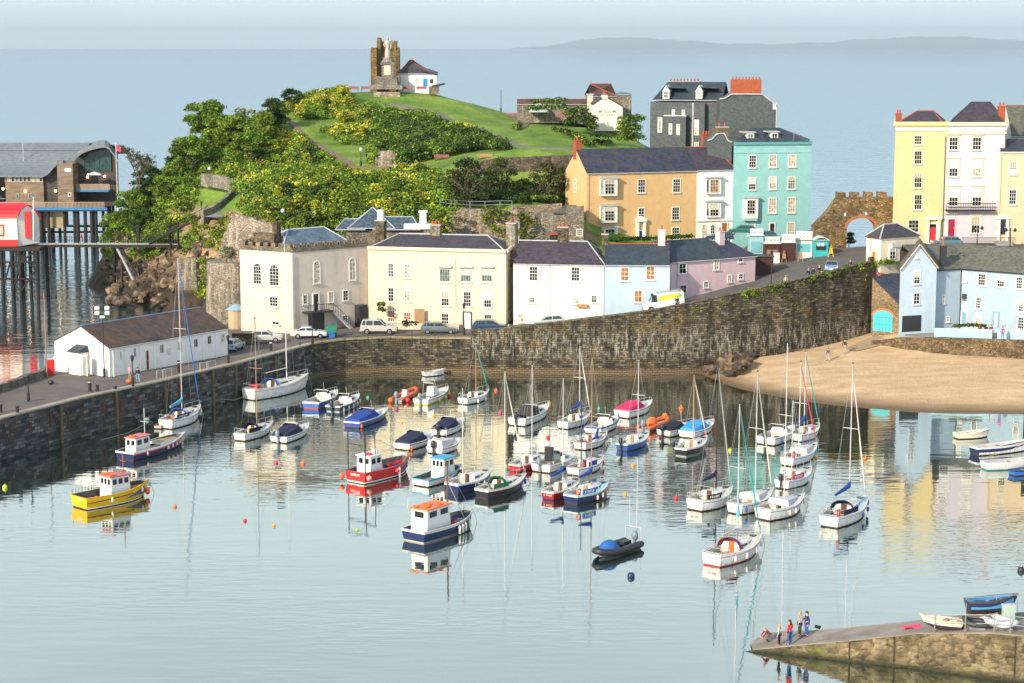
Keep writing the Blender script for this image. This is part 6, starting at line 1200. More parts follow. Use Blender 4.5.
r_,f_,p_=kiosk(813.5,828,256.5,240.5,'bright turquoise kiosk with shallow arched canopy at the right end of the row',paint((.03,.42,.46),.6),None,None,hatch=DARK)
mb=MB(); w_=f_.L; A0=[];A1=[]
for k in range(7): q=k/6; A0.append(f_.P(-.1+(w_+.2)*q,p_.z+2.3+.45*math.sin(q*math.pi),.3)); A1.append(f_.P(-.1+(w_+.2)*q,p_.z+2.3+.45*math.sin(q*math.pi),-1.9))
mb.strip(A0,A1); mb.strip([p-Vector((0,0,.15)) for p in A0],A0); mb.build('canopy',paint((.42,.58,.6),.6),r_)
for dx in(.35,.62): mb=MB(); mb.box(f_.P(w_*dx,p_.z+1.65,.07),(w_*.2,.03,.42),f_.rz); mb.build('notice',WHITE,r_)
r_,f_,p_=kiosk(757,773,275,257,'dark brown boarded hut standing right of the pink cottage','' and None or BRN,None,None,cat='hut',depth=2.5,roofm=paint((.05,.06,.065),.7))
for u,v,c_,lab in((784,262.5,TAN,'tall pale A-board by the brown kiosk with the badge'),(800.5,262.2,TAN,'orange brown wooden A-board before the white kiosk'),(831,257.5,paint((.65,.45,.04),.6),'yellow A-board at the right end of the kiosks'),(776.5,263.2,WHITE,'white display stand beside the dark brown kiosk counter')):
 p=None
 for zz_ in np.arange(8,14,.05):
  q=W(u,v,zz_)
  if abs(road_z(q.x,q.y)-zz_)<.06: p=q; break
 r0=thing('a_board',lab,'sign board',tuple(p)); h_=1.6
 if c_ is WHITE: b=MB(); b.box((p.x,p.y,p.z+.7),(.8,.3,1.4)); b.build('panel',c_,r0); b=MB(); b.box((p.x,p.y,p.z+1.43),(.9,.4,.05)); b.build('top',LGREY,r0)
 else:
  for s_ in(-1,1): b=MB(); b.tube((p.x+s_*.35,p.y+.0,p.z),(p.x+s_*.05,p.y,p.z+h_),.05,n=5); b.tube((p.x+s_*.35,p.y+.6,p.z),(p.x+s_*.05,p.y+.05,p.z+h_),.05,n=5); b.build('frame',c_,r0)
  b=MB(); b.box((p.x,p.y+.02,p.z+h_*.55),(.42,.05,.7)); b.build('board',c_,r0)
# upright anchor-like lamp near the brown hut
# ---------- vegetation ----------
NP=np.random.RandomState(11)
def leaves(name,centers,radii,counts,size,mats,flat=.75,shell=.55,flower=0.0,fl_idx=1,squash=.8,parent=None,fl_clump=None):
 """many small leaf sprays scattered through clumps"""
 V=[];MI=[]
 cs=np.repeat(np.array(centers,float),counts,axis=0); rs=np.repeat(np.array(radii,float),counts)
 n=len(cs); d=NP.normal(size=(n,3)); d/=np.linalg.norm(d,axis=1)[:,None]; d[:,2]=np.where(d[:,2]<-.3,-d[:,2]*.6,d[:,2])
 rr=rs*(shell+(1-shell)*NP.rand(n)**.5)*(1+.12*NP.normal(size=n)); p=cs+d*rr[:,None]*np.array([1,1,squash])
 nr=d*.9+NP.normal(size=(n,3))*.6; nr/=np.linalg.norm(nr,axis=1)[:,None]
 a=np.cross(nr,NP.normal(size=(n,3))); a/=np.linalg.norm(a,axis=1)[:,None]; b=np.cross(nr,a)
 s=size*(.6+.8*NP.rand(n))[:,None]
 q=np.stack([p-a*s*.5,p+b*s*flat*.5,p+a*s*.5,p-b*s*flat*.5],1).reshape(-1,3)
 me=bpy.data.meshes.new(name); me.vertices.add(len(q)); me.vertices.foreach_set('co',q.ravel().astype(np.float32)); me.loops.add(n*4); me.loops.foreach_set('vertex_index',np.arange(n*4)); me.polygons.add(n); me.polygons.foreach_set('loop_start',np.arange(n)*4); me.polygons.foreach_set('loop_total',np.full(n,4))
 for m in mats: me.materials.append(m)
 if len(mats)>1:
  up=d[:,2]; 
  if fl_clump is not None: fc=np.repeat(np.array(fl_clump,float),counts)
  else: fc=np.full(n,flower)
  mi=((NP.rand(n)<fc)&(up>-.1)).astype(int)*fl_idx; me.polygons.foreach_set('material_index',mi)
 me.update(); o=bpy.data.objects.new(name,me); C.objects.link(o)
 if parent: o.parent=parent
 return o
LF1=leafmat([(.035,.08,.010),(.08,.16,.016),(.17,.28,.026),(.30,.39,.05)])
LF2=leafmat([(.015,.042,.009),(.032,.075,.014),(.07,.12,.02)])
LF3=leafmat([(.05,.09,.008),(.10,.17,.012),(.19,.26,.02),(.26,.30,.03)])
LFY=leafmat([(.50,.44,.03),(.70,.60,.05),(.80,.70,.14)]); LFW=leafmat([(.35,.36,.28),(.55,.55,.45),(.30,.32,.2)]); LFB=leafmat([(.045,.045,.015),(.09,.08,.025),(.06,.07,.02)])
IVY=leafmat([(.12,.17,.008),(.22,.27,.012),(.33,.34,.02)])
BARK=paint((.14,.11,.08),.9,.3,4); BARKP=paint((.42,.36,.26),.9,.3,4)
def inpoly(u,v,P):
 c=False; j=len(P)-1
 for i in range(len(P)):
  if (P[i][1]>v)!=(P[j][1]>v) and u<(P[j][0]-P[i][0])*(v-P[i][1])/(P[j][1]-P[i][1])+P[i][0]: c=not c
  j=i
 return c
# regions of scrub as they lie on the hill
SCR=[([(110,262),(100,235),(112,190),(135,175),(165,140),(195,112),(250,112),(282,104),(281,120),(322,150),(345,163),(372,171),(420,170),(452,185),(470,205),(450,240),(420,246),(330,240),(290,236),(245,216),(236,208),(236,190),(222,182),(196,190),(188,222),(160,262)],'scrub'),
     ([(330,92),(345,88),(345,100),(372,118),(372,150),(350,150),(300,118),(286,112),(290,98)],'gorse'),
     ([(368,110),(400,114),(440,118),(470,128),(500,140),(505,152),(480,150),(440,158),(405,166),(395,168),(395,150),(372,148)],'hedge'),
     ([(190,218),(225,230),(236,235),(215,262),(205,300),(232,304),(214,296),(185,262)],'scrub'),
     ([(437,187),(470,184),(560,188),(600,186),(600,206),(530,205),(450,206),(435,196)],'dark')]
PATHS=[[(281,117),(300,133),(320,147),(338,157),(352,167),(370,169),(390,169)],[(393,104),(410,109),(438,113),(447,119),(462,124),(478,128),(497,138),(520,146)],[(203,223),(217,214),(226,206),(234,197),(230,188)],[(208,217),(220,208),(230,200)]]
def nearpath(u,v,d=3.2):
 for P in PATHS:
  for i in range(len(P)-1):
   ax,ay=P[i]; bx,by=P[i+1]; L=(bx-ax)**2+(by-ay)**2; f=max(0,min(1,((u-ax)*(bx-ax)+(v-ay)*(by-ay))/L)); x,y=ax+f*(bx-ax),ay+f*(by-ay)
   if abs(u-x)<d and v>y-1.5 and v<y+8: return True
 return False
cl={'scrub':([],[],[]),'gorse':([],[],[]),'hedge':([],[],[]),'dark':([],[],[])}
r=np.random.RandomState(5); y=255.
def fbm(x,y,s): return math.sin(x*s+1.3)*math.cos(y*s*1.2+.4)+.6*math.sin(x*s*2.3+y*s*1.1)+.4*math.cos(y*s*3.1-x*s*1.7)
while y<385:
 x=-76.
 while x<36:
  X_=x+r.rand()*1.5; Y_=y+r.rand()*1.5; z=T.z(X_,Y_)
  if z>3:
   u,v=proj(X_,Y_,z)
   for P,k in SCR:
    if inpoly(u,v,P):
     if nearpath(u,v): break
     f=fbm(X_,Y_,.16)
     if k=='scrub' and u>262 and f<-.42 and v<205 and u<400: break
     if r.rand()<.10 or (k=='gorse' and f<-.55): break
     rad={'scrub':1.15,'gorse':1.0,'hedge':1.35,'dark':1.0}[k]*(.7+.6*r.rand())*(1.25 if f>.5 else 1)
     if nearpath(u,v,9): rad*=.5
     c_=cl[k]; c_[0].append((X_,Y_,z+rad*.45)); c_[1].append(rad)
     g_=fbm(X_*1.0+9,Y_-4,.33); fl=0.0
     if k=='gorse': fl=.40 if g_>.15 else .03
     elif k=='scrub' and u>215: fl=(.36 if g_>.48 else .02) if u<430 and v>118 else 0
     elif k=='scrub': fl=.3 if g_>1.15 else 0
     elif k=='hedge': fl=.85 if g_>.2 else .4
     c_[2].append(fl); break
  x+=1.45
 y+=1.45
MATS={'scrub':[LF1,LFY],'gorse':[LF1,LFY],'hedge':[LF2,LF1],'dark':[LF2,LFY]}
for k,nm in (('scrub','gorse_scrub'),('gorse','flowering_gorse'),('hedge','evergreen_scrub'),('dark','terrace_shrubbery')):
 c_=cl[k]; n=len(c_[0]); 
 if n: o=leaves(nm,c_[0],c_[1],[int(105*q*q)+30 for q in c_[1]],.35,MATS[k],fl_clump=c_[2]); tag(o,kind='stuff')
 print(nm,n)
# individual trees and shrubs, prototypes then copies
def make_tree(name,label,cat,h,cr,mats,seed,n=2600,size=.4,trunk=BARK,th=.35,flower=0,sparse=False,group=None,tall=1.0,limb=6):
 r=random.Random(seed); root=thing(name,label,cat,(0,0,0),0,group); cs=[];rs=[]; b=MB()
 zc=h-cr*tall*.95
 b.path([(0,0,-1.2),(0.05,0,h*th*.5),(.1*cr*r.uniform(-1,1),.1*cr,zc),(0,0,zc+cr*.5)],[h*.035+.05,h*.028+.04,h*.02+.03,.04],7)
 for k in range(limb):
  a=k/limb*6.28+r.uniform(-.4,.4); e=(math.cos(a)*cr*.65,math.sin(a)*cr*.65,zc+cr*r.uniform(-.3,.6)); b.path([(0,0,h*th*r.uniform(.7,1.1)),(e[0]*.45,e[1]*.45,(e[2]+h*th)/2),e],[h*.016+.02,h*.011+.02,.03],5)
 b.build('trunk',trunk,root,world=False)
 for k in range(44):
  a=r.uniform(0,6.28); q=r.uniform(.05,.85)**.6; zz_=r.uniform(-.75,1); w_=math.sqrt(max(.05,1-zz_*zz_*.9)); cs.append((math.cos(a)*cr*q*w_,math.sin(a)*cr*q*w_,zc+zz_*cr*tall*.85)); rs.append(cr*r.uniform(.2,.38))
 tot=sum(x*x for x in rs); cn=[max(12,int(n*x*x/tot)) for x in rs]
 leaves('crown',cs,rs,cn,size,mats,flower=flower,parent=root); return root
GR='shrubs growing among the hillside scrub'
pr_={}
pr_['round']=make_tree('tree','large rounded bright green tree on the skyline, leftmost of the hill trees','tree',7.5,3.6,[LF1],1,9500,.34)
pr_['dark']=make_tree('tree','dark tree','tree',7,3.4,[LF2],2,7500,.33)
pr_['lime']=make_tree('tree','lime tree','tree',6,3.0,[LF1,LF3],3,6500,.33,flower=.5)
pr_['bush']=make_tree('shrub','bush','shrub',3.2,2.0,[LF1],4,1700,.36,th=.1,limb=3)
pr_['gbush']=make_tree('shrub','gorse','shrub',2.8,1.8,[LF1,LFY],5,1600,.34,th=.1,flower=.5,limb=3)
pr_['dbush']=make_tree('shrub','dark bush','shrub',3.0,2.0,[LF2],6,1700,.34,th=.1,limb=3)
pr_['wbush']=make_tree('shrub','white flowering bush','shrub',2.8,1.7,[LF1,LFW],7,1600,.3,th=.1,flower=.65,limb=3)
pr_['lbush']=make_tree('shrub','lime bush','shrub',2.6,1.7,[LF3],8,1500,.34,th=.1,limb=3)
pr_['olive']=make_tree('tree','olive','tree',6,2.9,[LFB,LF2],9,2600,.30,flower=.5,limb=8)
_used=set()
def plant(kind,u,v,s,label,group=None,Y=None,z=None,cat=None,sz=None,du=0):
 if Y is None: p=T.hit(u,v)
 else: p=D(u,v,Y)
 if p is None: q_=D(u,v,346.); p=Vector((q_.x,346.,max(T.z(q_.x,346.),q_.z-3)))
 pr0=pr_[kind]
 if kind in _used: o=copy_tree(pr0)
 else: o=pr0; _used.add(kind)
 o.location=(p.x,p.y,p.z if z is None else z); o.scale=(s,s,s if sz is None else sz); o.rotation_euler=(0,0,rnd.uniform(0,6.28)); o['label']=label
 if group: o['group']=group
 elif 'group' in o: del o['group']
 return o
plant('round',207,150,1.15,'large rounded bright green tree on the skyline, leftmost of the hill trees')
plant('dark',182,160,.9,'dark green tree leaning left below the skyline tree on the cliff')
plant('lime',228,150,.85,'yellow green tree between the skyline tree and the white blossoming one')
plant('round',192,178,.95,'mid green bushy tree in the middle of the cliff top wood')
plant('wbush',243,128,1.5,'white blossoming tree on the skyline right of the big green tree')
plant('dbush',237,124,1.1,'small dark shrub on the skyline behind the white blossoming tree')
plant('lime',262,150,1.0,'broad lime green tree near the middle of the left skyline')
plant('round',216,138,.8,'bushy green tree filling the skyline just right of the biggest tree')
plant('dark',274,132,.8,'dark green tree on the left skyline right of the broad lime tree')
plant('round',236,146,.75,'small round green tree below the white blossoming tree')
plant('dbush',292,108,1.15,'dark rounded shrub alone on the skyline left of the flowering gorse')
plant('round',250,172,.9,'green tree right of the ramp path above the ruined wall')
plant('dark',150,205,.9,'dark green tree on the cliff face behind the bare tree')
plant('round',135,228,.85,'bright green leafy tree low on the left cliff beside the footbridge')
plant('lime',165,205,.8,'lime green tree in the middle of the cliff face above the footbridge stairs')
plant('round',118,245,.75,'bushy green tree at the far left foot of the cliff by the footbridge')
plant('dark',143,240,.7,'dark shrubby tree on the cliff right above the footbridge')
# bare-branched tree at the cliff left
def bare(u,v,Y,h,seed,label):
 r=random.Random(seed); p=D(u,v,Y); root=thing('bare_tree',label,'tree',tuple(p)); b=MB(); tips=[]
 def br(P,d,l,rad,dep):
  q=P+d*l; b.tube(P,q,rad,rad*.65,5)
  if dep==0: tips.append(q); return
  for k in range(3 if dep>2 else 3):
   nd=(d+Vector((r.uniform(-.7,.7),r.uniform(-.7,.7),r.uniform(-.15,.45)))).normalized(); br(q,nd,l*r.uniform(.62,.85),rad*.62,dep-1)
 br(p-Vector((0,0,1)),Vector((.1,0,1)),h*.32,.2,5); b.build('trunk',BARK,root)
 o=leaves('crown',[tuple(t_) for t_ in tips],[.35]*len(tips),[5]*len(tips),.26,[LFB]); 
 o.parent=root; o.location=(-p.x,-p.y,-p.z); return root
bare(138,203,322,9.5,3,'sparse nearly bare tree standing out against the sea at the left of the cliff')
# garden terrace trees
def terr(u,vt,Y,h,cr,kind,lab):
 pass
plant('olive',468,213,1.25,'dark spreading tree with a pale trunk on the garden terrace edge',Y=270)
o=plant('olive',501,200,1.0,'thin brownish tree against the middle of the upper garden retaining wall',Y=283)
o=plant('olive',546,203,.95,'small olive green tree at the right of the garden terrace',Y=279)
plant('olive',562,200,.8,'slender tree next to the orange house gable',Y=284)
b=MB(); 
def hedge(name,label,pix,h,w,mats,Y=None,size=.34,den=90,cat='hedge',fl=0,surf=True,zs=None):
 cs=[];rs=[]
 for i in range(len(pix)-1):
  P=(T.hit(*pix[i]) if Y is None else D(*pix[i],Y)); Q=(T.hit(*pix[i+1]) if Y is None else D(*pix[i+1],Y))
  if P is None or Q is None: continue
  n=max(2,int((Q-P).length/(w*.5)))
  for k in range(n):
   for j in range(max(1,int(h/(w*.7)))): p=P.lerp(Q,k/n); cs.append((p.x+rnd.uniform(-.2,.2)*w,p.y+rnd.uniform(-.2,.2)*w,p.z+w*.4+j*w*.7)); rs.append(w*rnd.uniform(.5,.7))
 if not cs: return
 root=thing(name,label,cat,cs[0]); o=leaves('foliage',cs,rs,[int(den*x*x)+20 for x in rs],size,mats,flower=fl); o.parent=root; o.location=(-cs[0][0],-cs[0][1],-cs[0][2]); return root
hedge('hedge','rounded dark clipped hedge curving across the lawn left of the bench',[(398,158),(410,152),(425,146),(440,143)],3.0,2.2,[LF2])
hedge('hedge','high ivy covered bank left of the stone alcove on the hill',[(376,152),(373,160),(374,168)],2.5,1.6,[LF1])
hedge('hedge','dark evergreen mound with lighter tips right of the alcove',[(398,168),(412,164),(424,160)],3.2,2.0,[LF1,LF2],fl=.5)
hedge('hedge','long dark hedge before the path on the upper lawn',[(445,152),(465,150),(485,148),(497,145)],1.8,1.8,[LF2])
hedge('hedge','rounded dark hedge mounds beside the winding path',[(475,138),(485,140),(498,146)],1.8,1.6,[LF2])
hedge('hedge','yellow flowering gorse clump by the top of the winding path',[(456,126),(464,127),(472,130)],1.0,1.0,[LFY,LF1],fl=.35)
hedge('hedge','yellow flowering shrub at the left end of the retaining wall',[(450,180),(458,178)],1.5,1.3,[LFY,LF3],fl=.5)
hedge('hedge','bushy green hedge hiding the foot of the long museum range',[(533,113),(545,112),(557,112),(567,112)],2.4,1.7,[LF1,LF2],fl=.4,Y=345)
hedge('hedge','ivy topped hedge before the long museum range',[(518,113),(524,112),(530,112)],1.2,1.2,[LF1])
hedge('hedge','rounded green shrub under the museum range roof',[(538,114),(545,113),(552,114),(560,113)],2.0,1.5,[LF1,LF3],fl=.4)
hedge('hedge','lime green clipped shrub left of the museum gable',[(572,114),(579,112),(586,115)],2.2,1.6,[LF3,LF1],fl=.5)
hedge('hedge','large dark shrub mass in front of the museum gable',[(568,128),(576,124),(584,124),(592,132),(586,136)],3.2,2.0,[LF2,LF1],fl=.3,Y=333)
hedge('hedge','low dark shrubs with a yellow patch on the museum lawn',[(556,133),(564,134),(572,137),(582,144),(590,148)],1.3,1.3,[LF2,LFY],fl=.12)
hedge('hedge','tall ivy covered wall right of the museum gable',[(621,142),(621,128)],3,1.3,[LF1,LF3],fl=.4,Y=329)
hedge('hedge','big ivy covered tree and wall beside the slate hung terrace',[(628,144),(634,143),(640,144)],5.2,2.2,[LF1,LF2],fl=.4,Y=323)
hedge('hedge','dark shrubs at the foot of the museum path',[(596,146),(606,147),(614,147)],2.6,1.6,[LF2],Y=326)
hedge('hedge','green rounded shrub on the lawn right of the long range',[(514,131),(520,129)],1.3,1.5,[LF1])
hedge('hedge','row of clipped green shrubs along the garden terrace',[(535,201),(548,200),(560,201)],1.0,1.0,[LF1,LF3],Y=273,fl=.3)
hedge('hedge','dark shrubs under the garden trees left part',[(480,202),(500,201),(520,201)],1.3,1.4,[LF2],Y=276)
def ivy(label,pts,Y,mats,den=16):
 """ivy sheet clinging to a wall: outline in the wall plane"""
 P=[(D(u,v,Y).x,D(u,v,Y).z) for u,v in pts]; xs=[p[0] for p in P]; zs=[p[1] for p in P]; cs=[];rs=[]; A_=0; k=0
 while k<int((max(xs)-min(xs))*(max(zs)-min(zs))*3.2):
  x_=rnd.uniform(min(xs),max(xs)); z_=rnd.uniform(min(zs),max(zs)); k+=1
  if inpoly(x_,z_,P): cs.append((x_,Y+rnd.uniform(-.25,.1),z_)); rs.append(rnd.uniform(.35,.6))
 root=thing('ivy',label,'ivy',(cs[0][0],Y,min(zs))); o=leaves('foliage',cs,rs,[den]*len(cs),.3,mats,flower=.4); o.parent=root; o.location=(-cs[0][0],-Y,-min(zs)); return root
ivy('yellow green ivy hanging over the garden wall, left patch of the two',[(478,210),(484,206),(500,208),(511,212),(509,230),(504,243),(498,238),(490,228),(483,222)],265.6,[LF3,IVY])
ivy('yellow green ivy hanging over the garden wall, right patch of the two',[(516,210),(528,214),(534,222),(533,240),(526,245),(519,238),(515,226)],265.4,[IVY,LF3])
ivy('bright green ivy spilling over the wall top behind the cream house chimney',[(418,208),(440,206),(459,212),(457,224),(448,238),(430,242),(416,235)],263.5,[LF1,LF3],22)
# bastion top shrubs, green bank by ramp
ivy('bright lime green climber smothering the wall below the ramp path',[(190,217),(198,222),(206,226),(216,224),(226,213),(236,211),(231,226),(222,240),(212,246),(200,242),(192,234)],272,[LF3,IVY],26)
ivy('green creeper on the cliff wall left of the bastion',[(195,262),(212,255),(216,262),(212,290),(204,303),(196,296),(199,280)],263,[LF1,LF3],22)
plant('wbush',226,258.5,.62,'silvery white flowering shrub on top of the bastion',z=None,Y=257)
plant('gbush',222,251,.55,'yellow gorse bush just behind the bastion top',Y=259)
plant('gbush',344,103,1.0,'tall flowering gorse bush at the left edge of the summit grass')
# scattered individual shrubs
k=0
for i in range(210):
 u=rnd.uniform(240,470); v=rnd.uniform(120,236)
 if not inpoly(u,v,SCR[0][0]) or nearpath(u,v,7): continue
 kind=rnd.choice(['bush','gbush','gbush','lbush','dbush','bush']); 
 plant(kind,u,v,rnd.uniform(.4,.72),{'bush':'round green shrub growing out of the hillside scrub','gbush':'yellow flowering gorse bush on the hillside scrub','lbush':'lime green shrub growing out of the hillside scrub','dbush':'dark green shrub growing out of the hillside scrub'}[kind],{'bush':'green shrubs on the hillside','gbush':'gorse bushes on the hillside','lbush':'lime green shrubs on the hillside','dbush':'dark shrubs on the hillside'}[kind]); k+=1
for i in range(16):
 u=rnd.uniform(295,368); v=rnd.uniform(96,146)
 if inpoly(u,v,SCR[1][0]) and not nearpath(u,v,7): plant('gbush',u,v,rnd.uniform(.5,.8),'yellow flowering gorse bush on the hillside scrub','gorse bushes on the hillside')
# small tree left of gate, shrubs at the gate and on the harbour wall
plant('olive',819,222,.72,'small dark leafy tree beside the ruined gate wall',Y=270,z=11)
plant('dbush',849,243,.5,'low dark shrubs seen through the gate arch',Y=267.5)
for u0,u1,lab in((604,614,'green shrub in the yard between the white and pale blue cottages'),(0,0,'')):
 if u0: hedge('hedge',lab,[(u0-18,250),(u0-8,249)],1.4,1.4,[LF2],Y=262)
hedge('hedge','low shrubs along the front of the orange house',[(612,243),(625,242),(648,242),(665,241),(695,239)],.7,.9,[LF2],Y=270)
tw=[(746,'small'),(753,'low'),(774,'spreading'),(783,'short'),(812,'tall'),(826,'bright'),(838,'leafy'),(849,'bushy'),(861,'rounded'),(872,'thick')]
_,P_,Z_=None,rw,rz_
def wallpt(u):
 for i in range(len(RL)-1):
  if RL[i][0]<=u<=RL[i+1][0]: f_=(u-RL[i][0])/(RL[i+1][0]-RL[i][0]); q=rw[i].lerp(rw[i+1],f_); return q.x,q.y,RL[i][2]*(1-f_)+RL[i+1][2]*f_
for u,a in tw:
 if u>869: continue
 x_,y_,z_=wallpt(u); cs=[(x_+rnd.uniform(-.5,.5),y_-.2+rnd.uniform(-.1,.2),z_+.9-rnd.uniform(0,.9)) for _k in range(7)]
 root=thing('wall_weed',a+' green weed sprouting from the top of the harbour wall near the beach','plant',cs[0],0); o=leaves('foliage',cs,[.38]*7,[28]*7,.22,[LF3,LF1],flower=.4); o.parent=root; o.location=(-cs[0][0],-cs[0][1],-cs[0][2])
cs=[];rs=[]
for i in range(90):
 u=rnd.uniform(690,868); x_,y_,z_=wallpt(max(480,u)); f_=rnd.random()**2; cs.append((x_,y_-.12,z_+.4-f_*3)); rs.append(rnd.uniform(.12,.26))
for i in range(40):
 u=rnd.uniform(485,690); x_,y_,z_=wallpt(u); cs.append((x_,y_-.12,z_+.4-rnd.random()*2)); rs.append(rnd.uniform(.1,.2))
tag(leaves('wall_growth',cs,rs,[14]*len(cs),.16,[LF3,LF1],flower=.3),kind='stuff')
hedge('hedge','green shrubs with pink blossom on the wall corner above the boat garage',[(866,272),(876,268),(888,266),(893,268)],1.0,1.1,[LF3,LF1],fl=.4,Y=243.4)
hedge('hedge','small pink flowering plant above the boat garage roof',[(878,277),(884,276)],.5,.6,[paint((.5,.05,.2),.8),LF1],fl=.4,Y=242.8)
# front gardens on the quay
hedge('hedge','little green shrub by the porch of the castellated house',[(380,313),(384,312)],1.4,.9,[LFB,LF1],fl=.5,Y=241.5)
hedge('hedge','dark potted shrubs at the left of the cream house front',[(404,326),(412,327),(419,327)],.9,.8,[LF2],Y=240.6)
b=MB(); p=D(419.5,321,241.2); b.box((p.x,241.2,5.6),(1.3,.1,2.6)); r0=thing('garden_screen','tall orange brown wooden garden screen before the cream house','screen',(p.x,241.2,4.3)); b.build('panel',TAN,r0)
def lowwall(u0,u1,Y,label): 
 a=XY(u0,Y,4.3);c=XY(u1,Y,4.3); b=MB(); b.box(((a.x+c.x)/2,Y,4.7),(c.x-a.x,.25,.8)); r0=thing('low_wall',label,'wall',(a.x,Y,4.3)); b.build('wall',CR,r0); b=MB(); b.box(((a.x+c.x)/2,Y,5.13),(c.x-a.x+.1,.35,.05)); b.build('coping',LGREY,r0)
lowwall(398,424,240.4,'low cream garden wall left of the estate car'); lowwall(425,459,240.2,'low cream garden wall behind the grey estate car')
hedge('hedge','sparse plants along the blue terrace front',[(955,328),(965,327),(975,327),(985,328)],.3,.5,[LFB,LF1],fl=.4,Y=233.2)
# ---------- boats ----------
FENW=paint((.75,.72,.66),.5); FENP=paint((.72,.50,.45),.5); FENB=paint((.02,.06,.35),.5); TEAK=paint((.13,.055,.025),.6,.3,6); SOLE=paint((.26,.24,.21),.8,.25,4); DECK=paint((.60,.60,.56),.6,.1)
COVG=paint((.02,.17,.08),.85,.3,6); COVW=paint((.62,.62,.63),.85,.2,6); COVR=paint((.55,.02,.12),.8,.25,6); SAILW=paint((.74,.72,.66),.8,.1); GLB=glass((.02,.025,.03)); OUTB=paint((.03,.035,.045),.35); OUTG=paint((.20,.24,.28),.35)
class Boat:
 def __init__(s,name,label,cat,st,bw,beam=None,fb=.8,tr=.75,boot=ANTIF,top=GEL,band=GEL,full=.0,rake=.5,z=0.0,flat=None,group=None,Lw=None,pts=None,hz=None):
  if pts: S,B=Vector(pts[0]),Vector(pts[1])
  else: S=W(st[0],st[1],z); B=W(bw[0],bw[1],z)
  d=B-S; d.z=0; s.L=d.length; s.h=math.atan2(d.y,d.x)
  if Lw:
   s.L=Lw
  s.root=thing(name,label,cat,(S.x,S.y,S.z),s.h,group); s.S=S
  if hz: s.root.rotation_euler=(hz[0],hz[1],s.h)
  s.bm=beam or max(1.6,min(2.9,s.L*.36)); s.fb=fb; s.tr=tr; s.rake=rake; s.full=full
  n=16; s.n=n; V=[[],[]]; mb=MB(); LV=[(-.35,.42,.0),(.0,.84,0),(.11,.88,0),(.45,.95,0),(.8,.99,0),(1.0,1.0,0)]
  grid={}
  for side in(-1,1):
   vs=[]
   for i in range(n+1):
    t_=i/n; b_=s.b(t_); zs=s.zs(t_)
    for k,(q,yw,_) in enumerate(LV):
     zz_=q if k<3 else q*zs
     if k==0: zz_=-.35*(1-t_**3)
     yw2=yw*(1-(1-q if q>0 else 1)*.35*t_**3) if k<5 else yw
     vs.append((s.x(t_,zz_),side*b_*yw2,zz_))
   K=len(LV); fs=[];mi=[]
   for i in range(n):
    for k in range(K-1):
     a=i*K+k; fs.append((a,a+K,a+K+1,a+1)); mi.append(0 if k<2 else (2 if k==4 else 1))
   o=len(mb.v); mb.v+=vs
   for f,m_ in zip(fs,mi): mb.f.append([x+o for x in f]); mb.m.append(m_); mb.sm.append(True)
   grid[side]=vs
  # transom
  K=len(LV); tv=[grid[-1][k] for k in range(K)]+[grid[1][k] for k in range(K)][::-1]; 
  for k in range(K-1): mb.add([grid[-1][k],grid[1][k],grid[1][k+1],grid[-1][k+1]],[(0,1,2,3)],0 if k<2 else (2 if k==4 else 1))
  # gunwale capping
  for side in(-1,1):
   A=[];Bq=[]
   for i in range(n+1):
    t_=i/n; zs=s.zs(t_); A.append((s.x(t_,zs),side*(s.b(t_)+.03),zs+.02)); Bq.append((s.x(t_,zs),side*max(0,s.b(t_)-.08),zs+.03))
   mb.strip(A,Bq,2)
  s.hull=mb.build('hull',[boot,top,band],s.root,world=False)
  if z==0 and not pts and not flat: mb=MB(); x_=s.x(1,s.fb); mb.path([(x_,0,s.zs(1)),(x_+.5,0,s.fb*.5),(x_+.75,0,-.2)],.022,4); mb.build('mooring_line',ROPE,s.root,world=False)
 def b(s,t_):
  f=s.tr+(1-s.tr)*math.sin(min(1,t_/.45)*math.pi/2) if t_<.45 else max(0.0,1-((t_-.45)/.55)**(2.1+s.full))
  return max(.015,f*s.bm/2)
 def zs(s,t_): return s.fb*(1+.38*max(0,(t_-.35)/.65)**1.8+.05*max(0,(.35-t_)/.35))
 def x(s,t_,z): zz_=z/s.fb; return s.L*t_+s.rake*max(0,zz_)*t_**4-.12*max(0,zz_)*(1-t_)**4
 def P(s,t_,yf,z): return (s.x(t_,s.fb),s.b(t_)*yf,z)
 def deck(s,t0,t1,mat,drop=.02,n=8,name='deck',camber=.06):
  mb=MB(); rows=[]
  for i in range(n+1):
   t_=t0+(t1-t0)*i/n; z=s.zs(t_)-drop; rows.append([(s.x(t_,s.fb),s.b(t_)*q*.97,z+camber*(1-q*q)) for q in(-1,-.5,0,.5,1)])
  for i in range(n): mb.strip(rows[i],rows[i+1])
  return mb.build(name,mat,s.root,world=False)
 def well(s,t0,t1,side,floor,mat,fmat=None,n=8,name='cockpit'):
  """side decks, inner walls and sole of an open cockpit"""
  mb=MB(); fm=1
  for sg in(-1,1):
   A=[];B=[];Cc=[]
   for i in range(n+1):
    t_=t0+(t1-t0)*i/n; z=s.zs(t_)-.01; x_=s.x(t_,s.fb); A.append((x_,sg*s.b(t_)*.97,z)); B.append((x_,sg*s.b(t_)*(1-side),z+.01)); Cc.append((x_,sg*s.b(t_)*(1-side),floor))
   mb.strip(A,B); mb.strip(B,Cc)
  A=[];B=[]
  for i in range(n+1): t_=t0+(t1-t0)*i/n; x_=s.x(t_,s.fb); A.append((x_,-s.b(t_)*(1-side),floor)); B.append((x_,s.b(t_)*(1-side),floor))
  mb.strip(A,B,1)
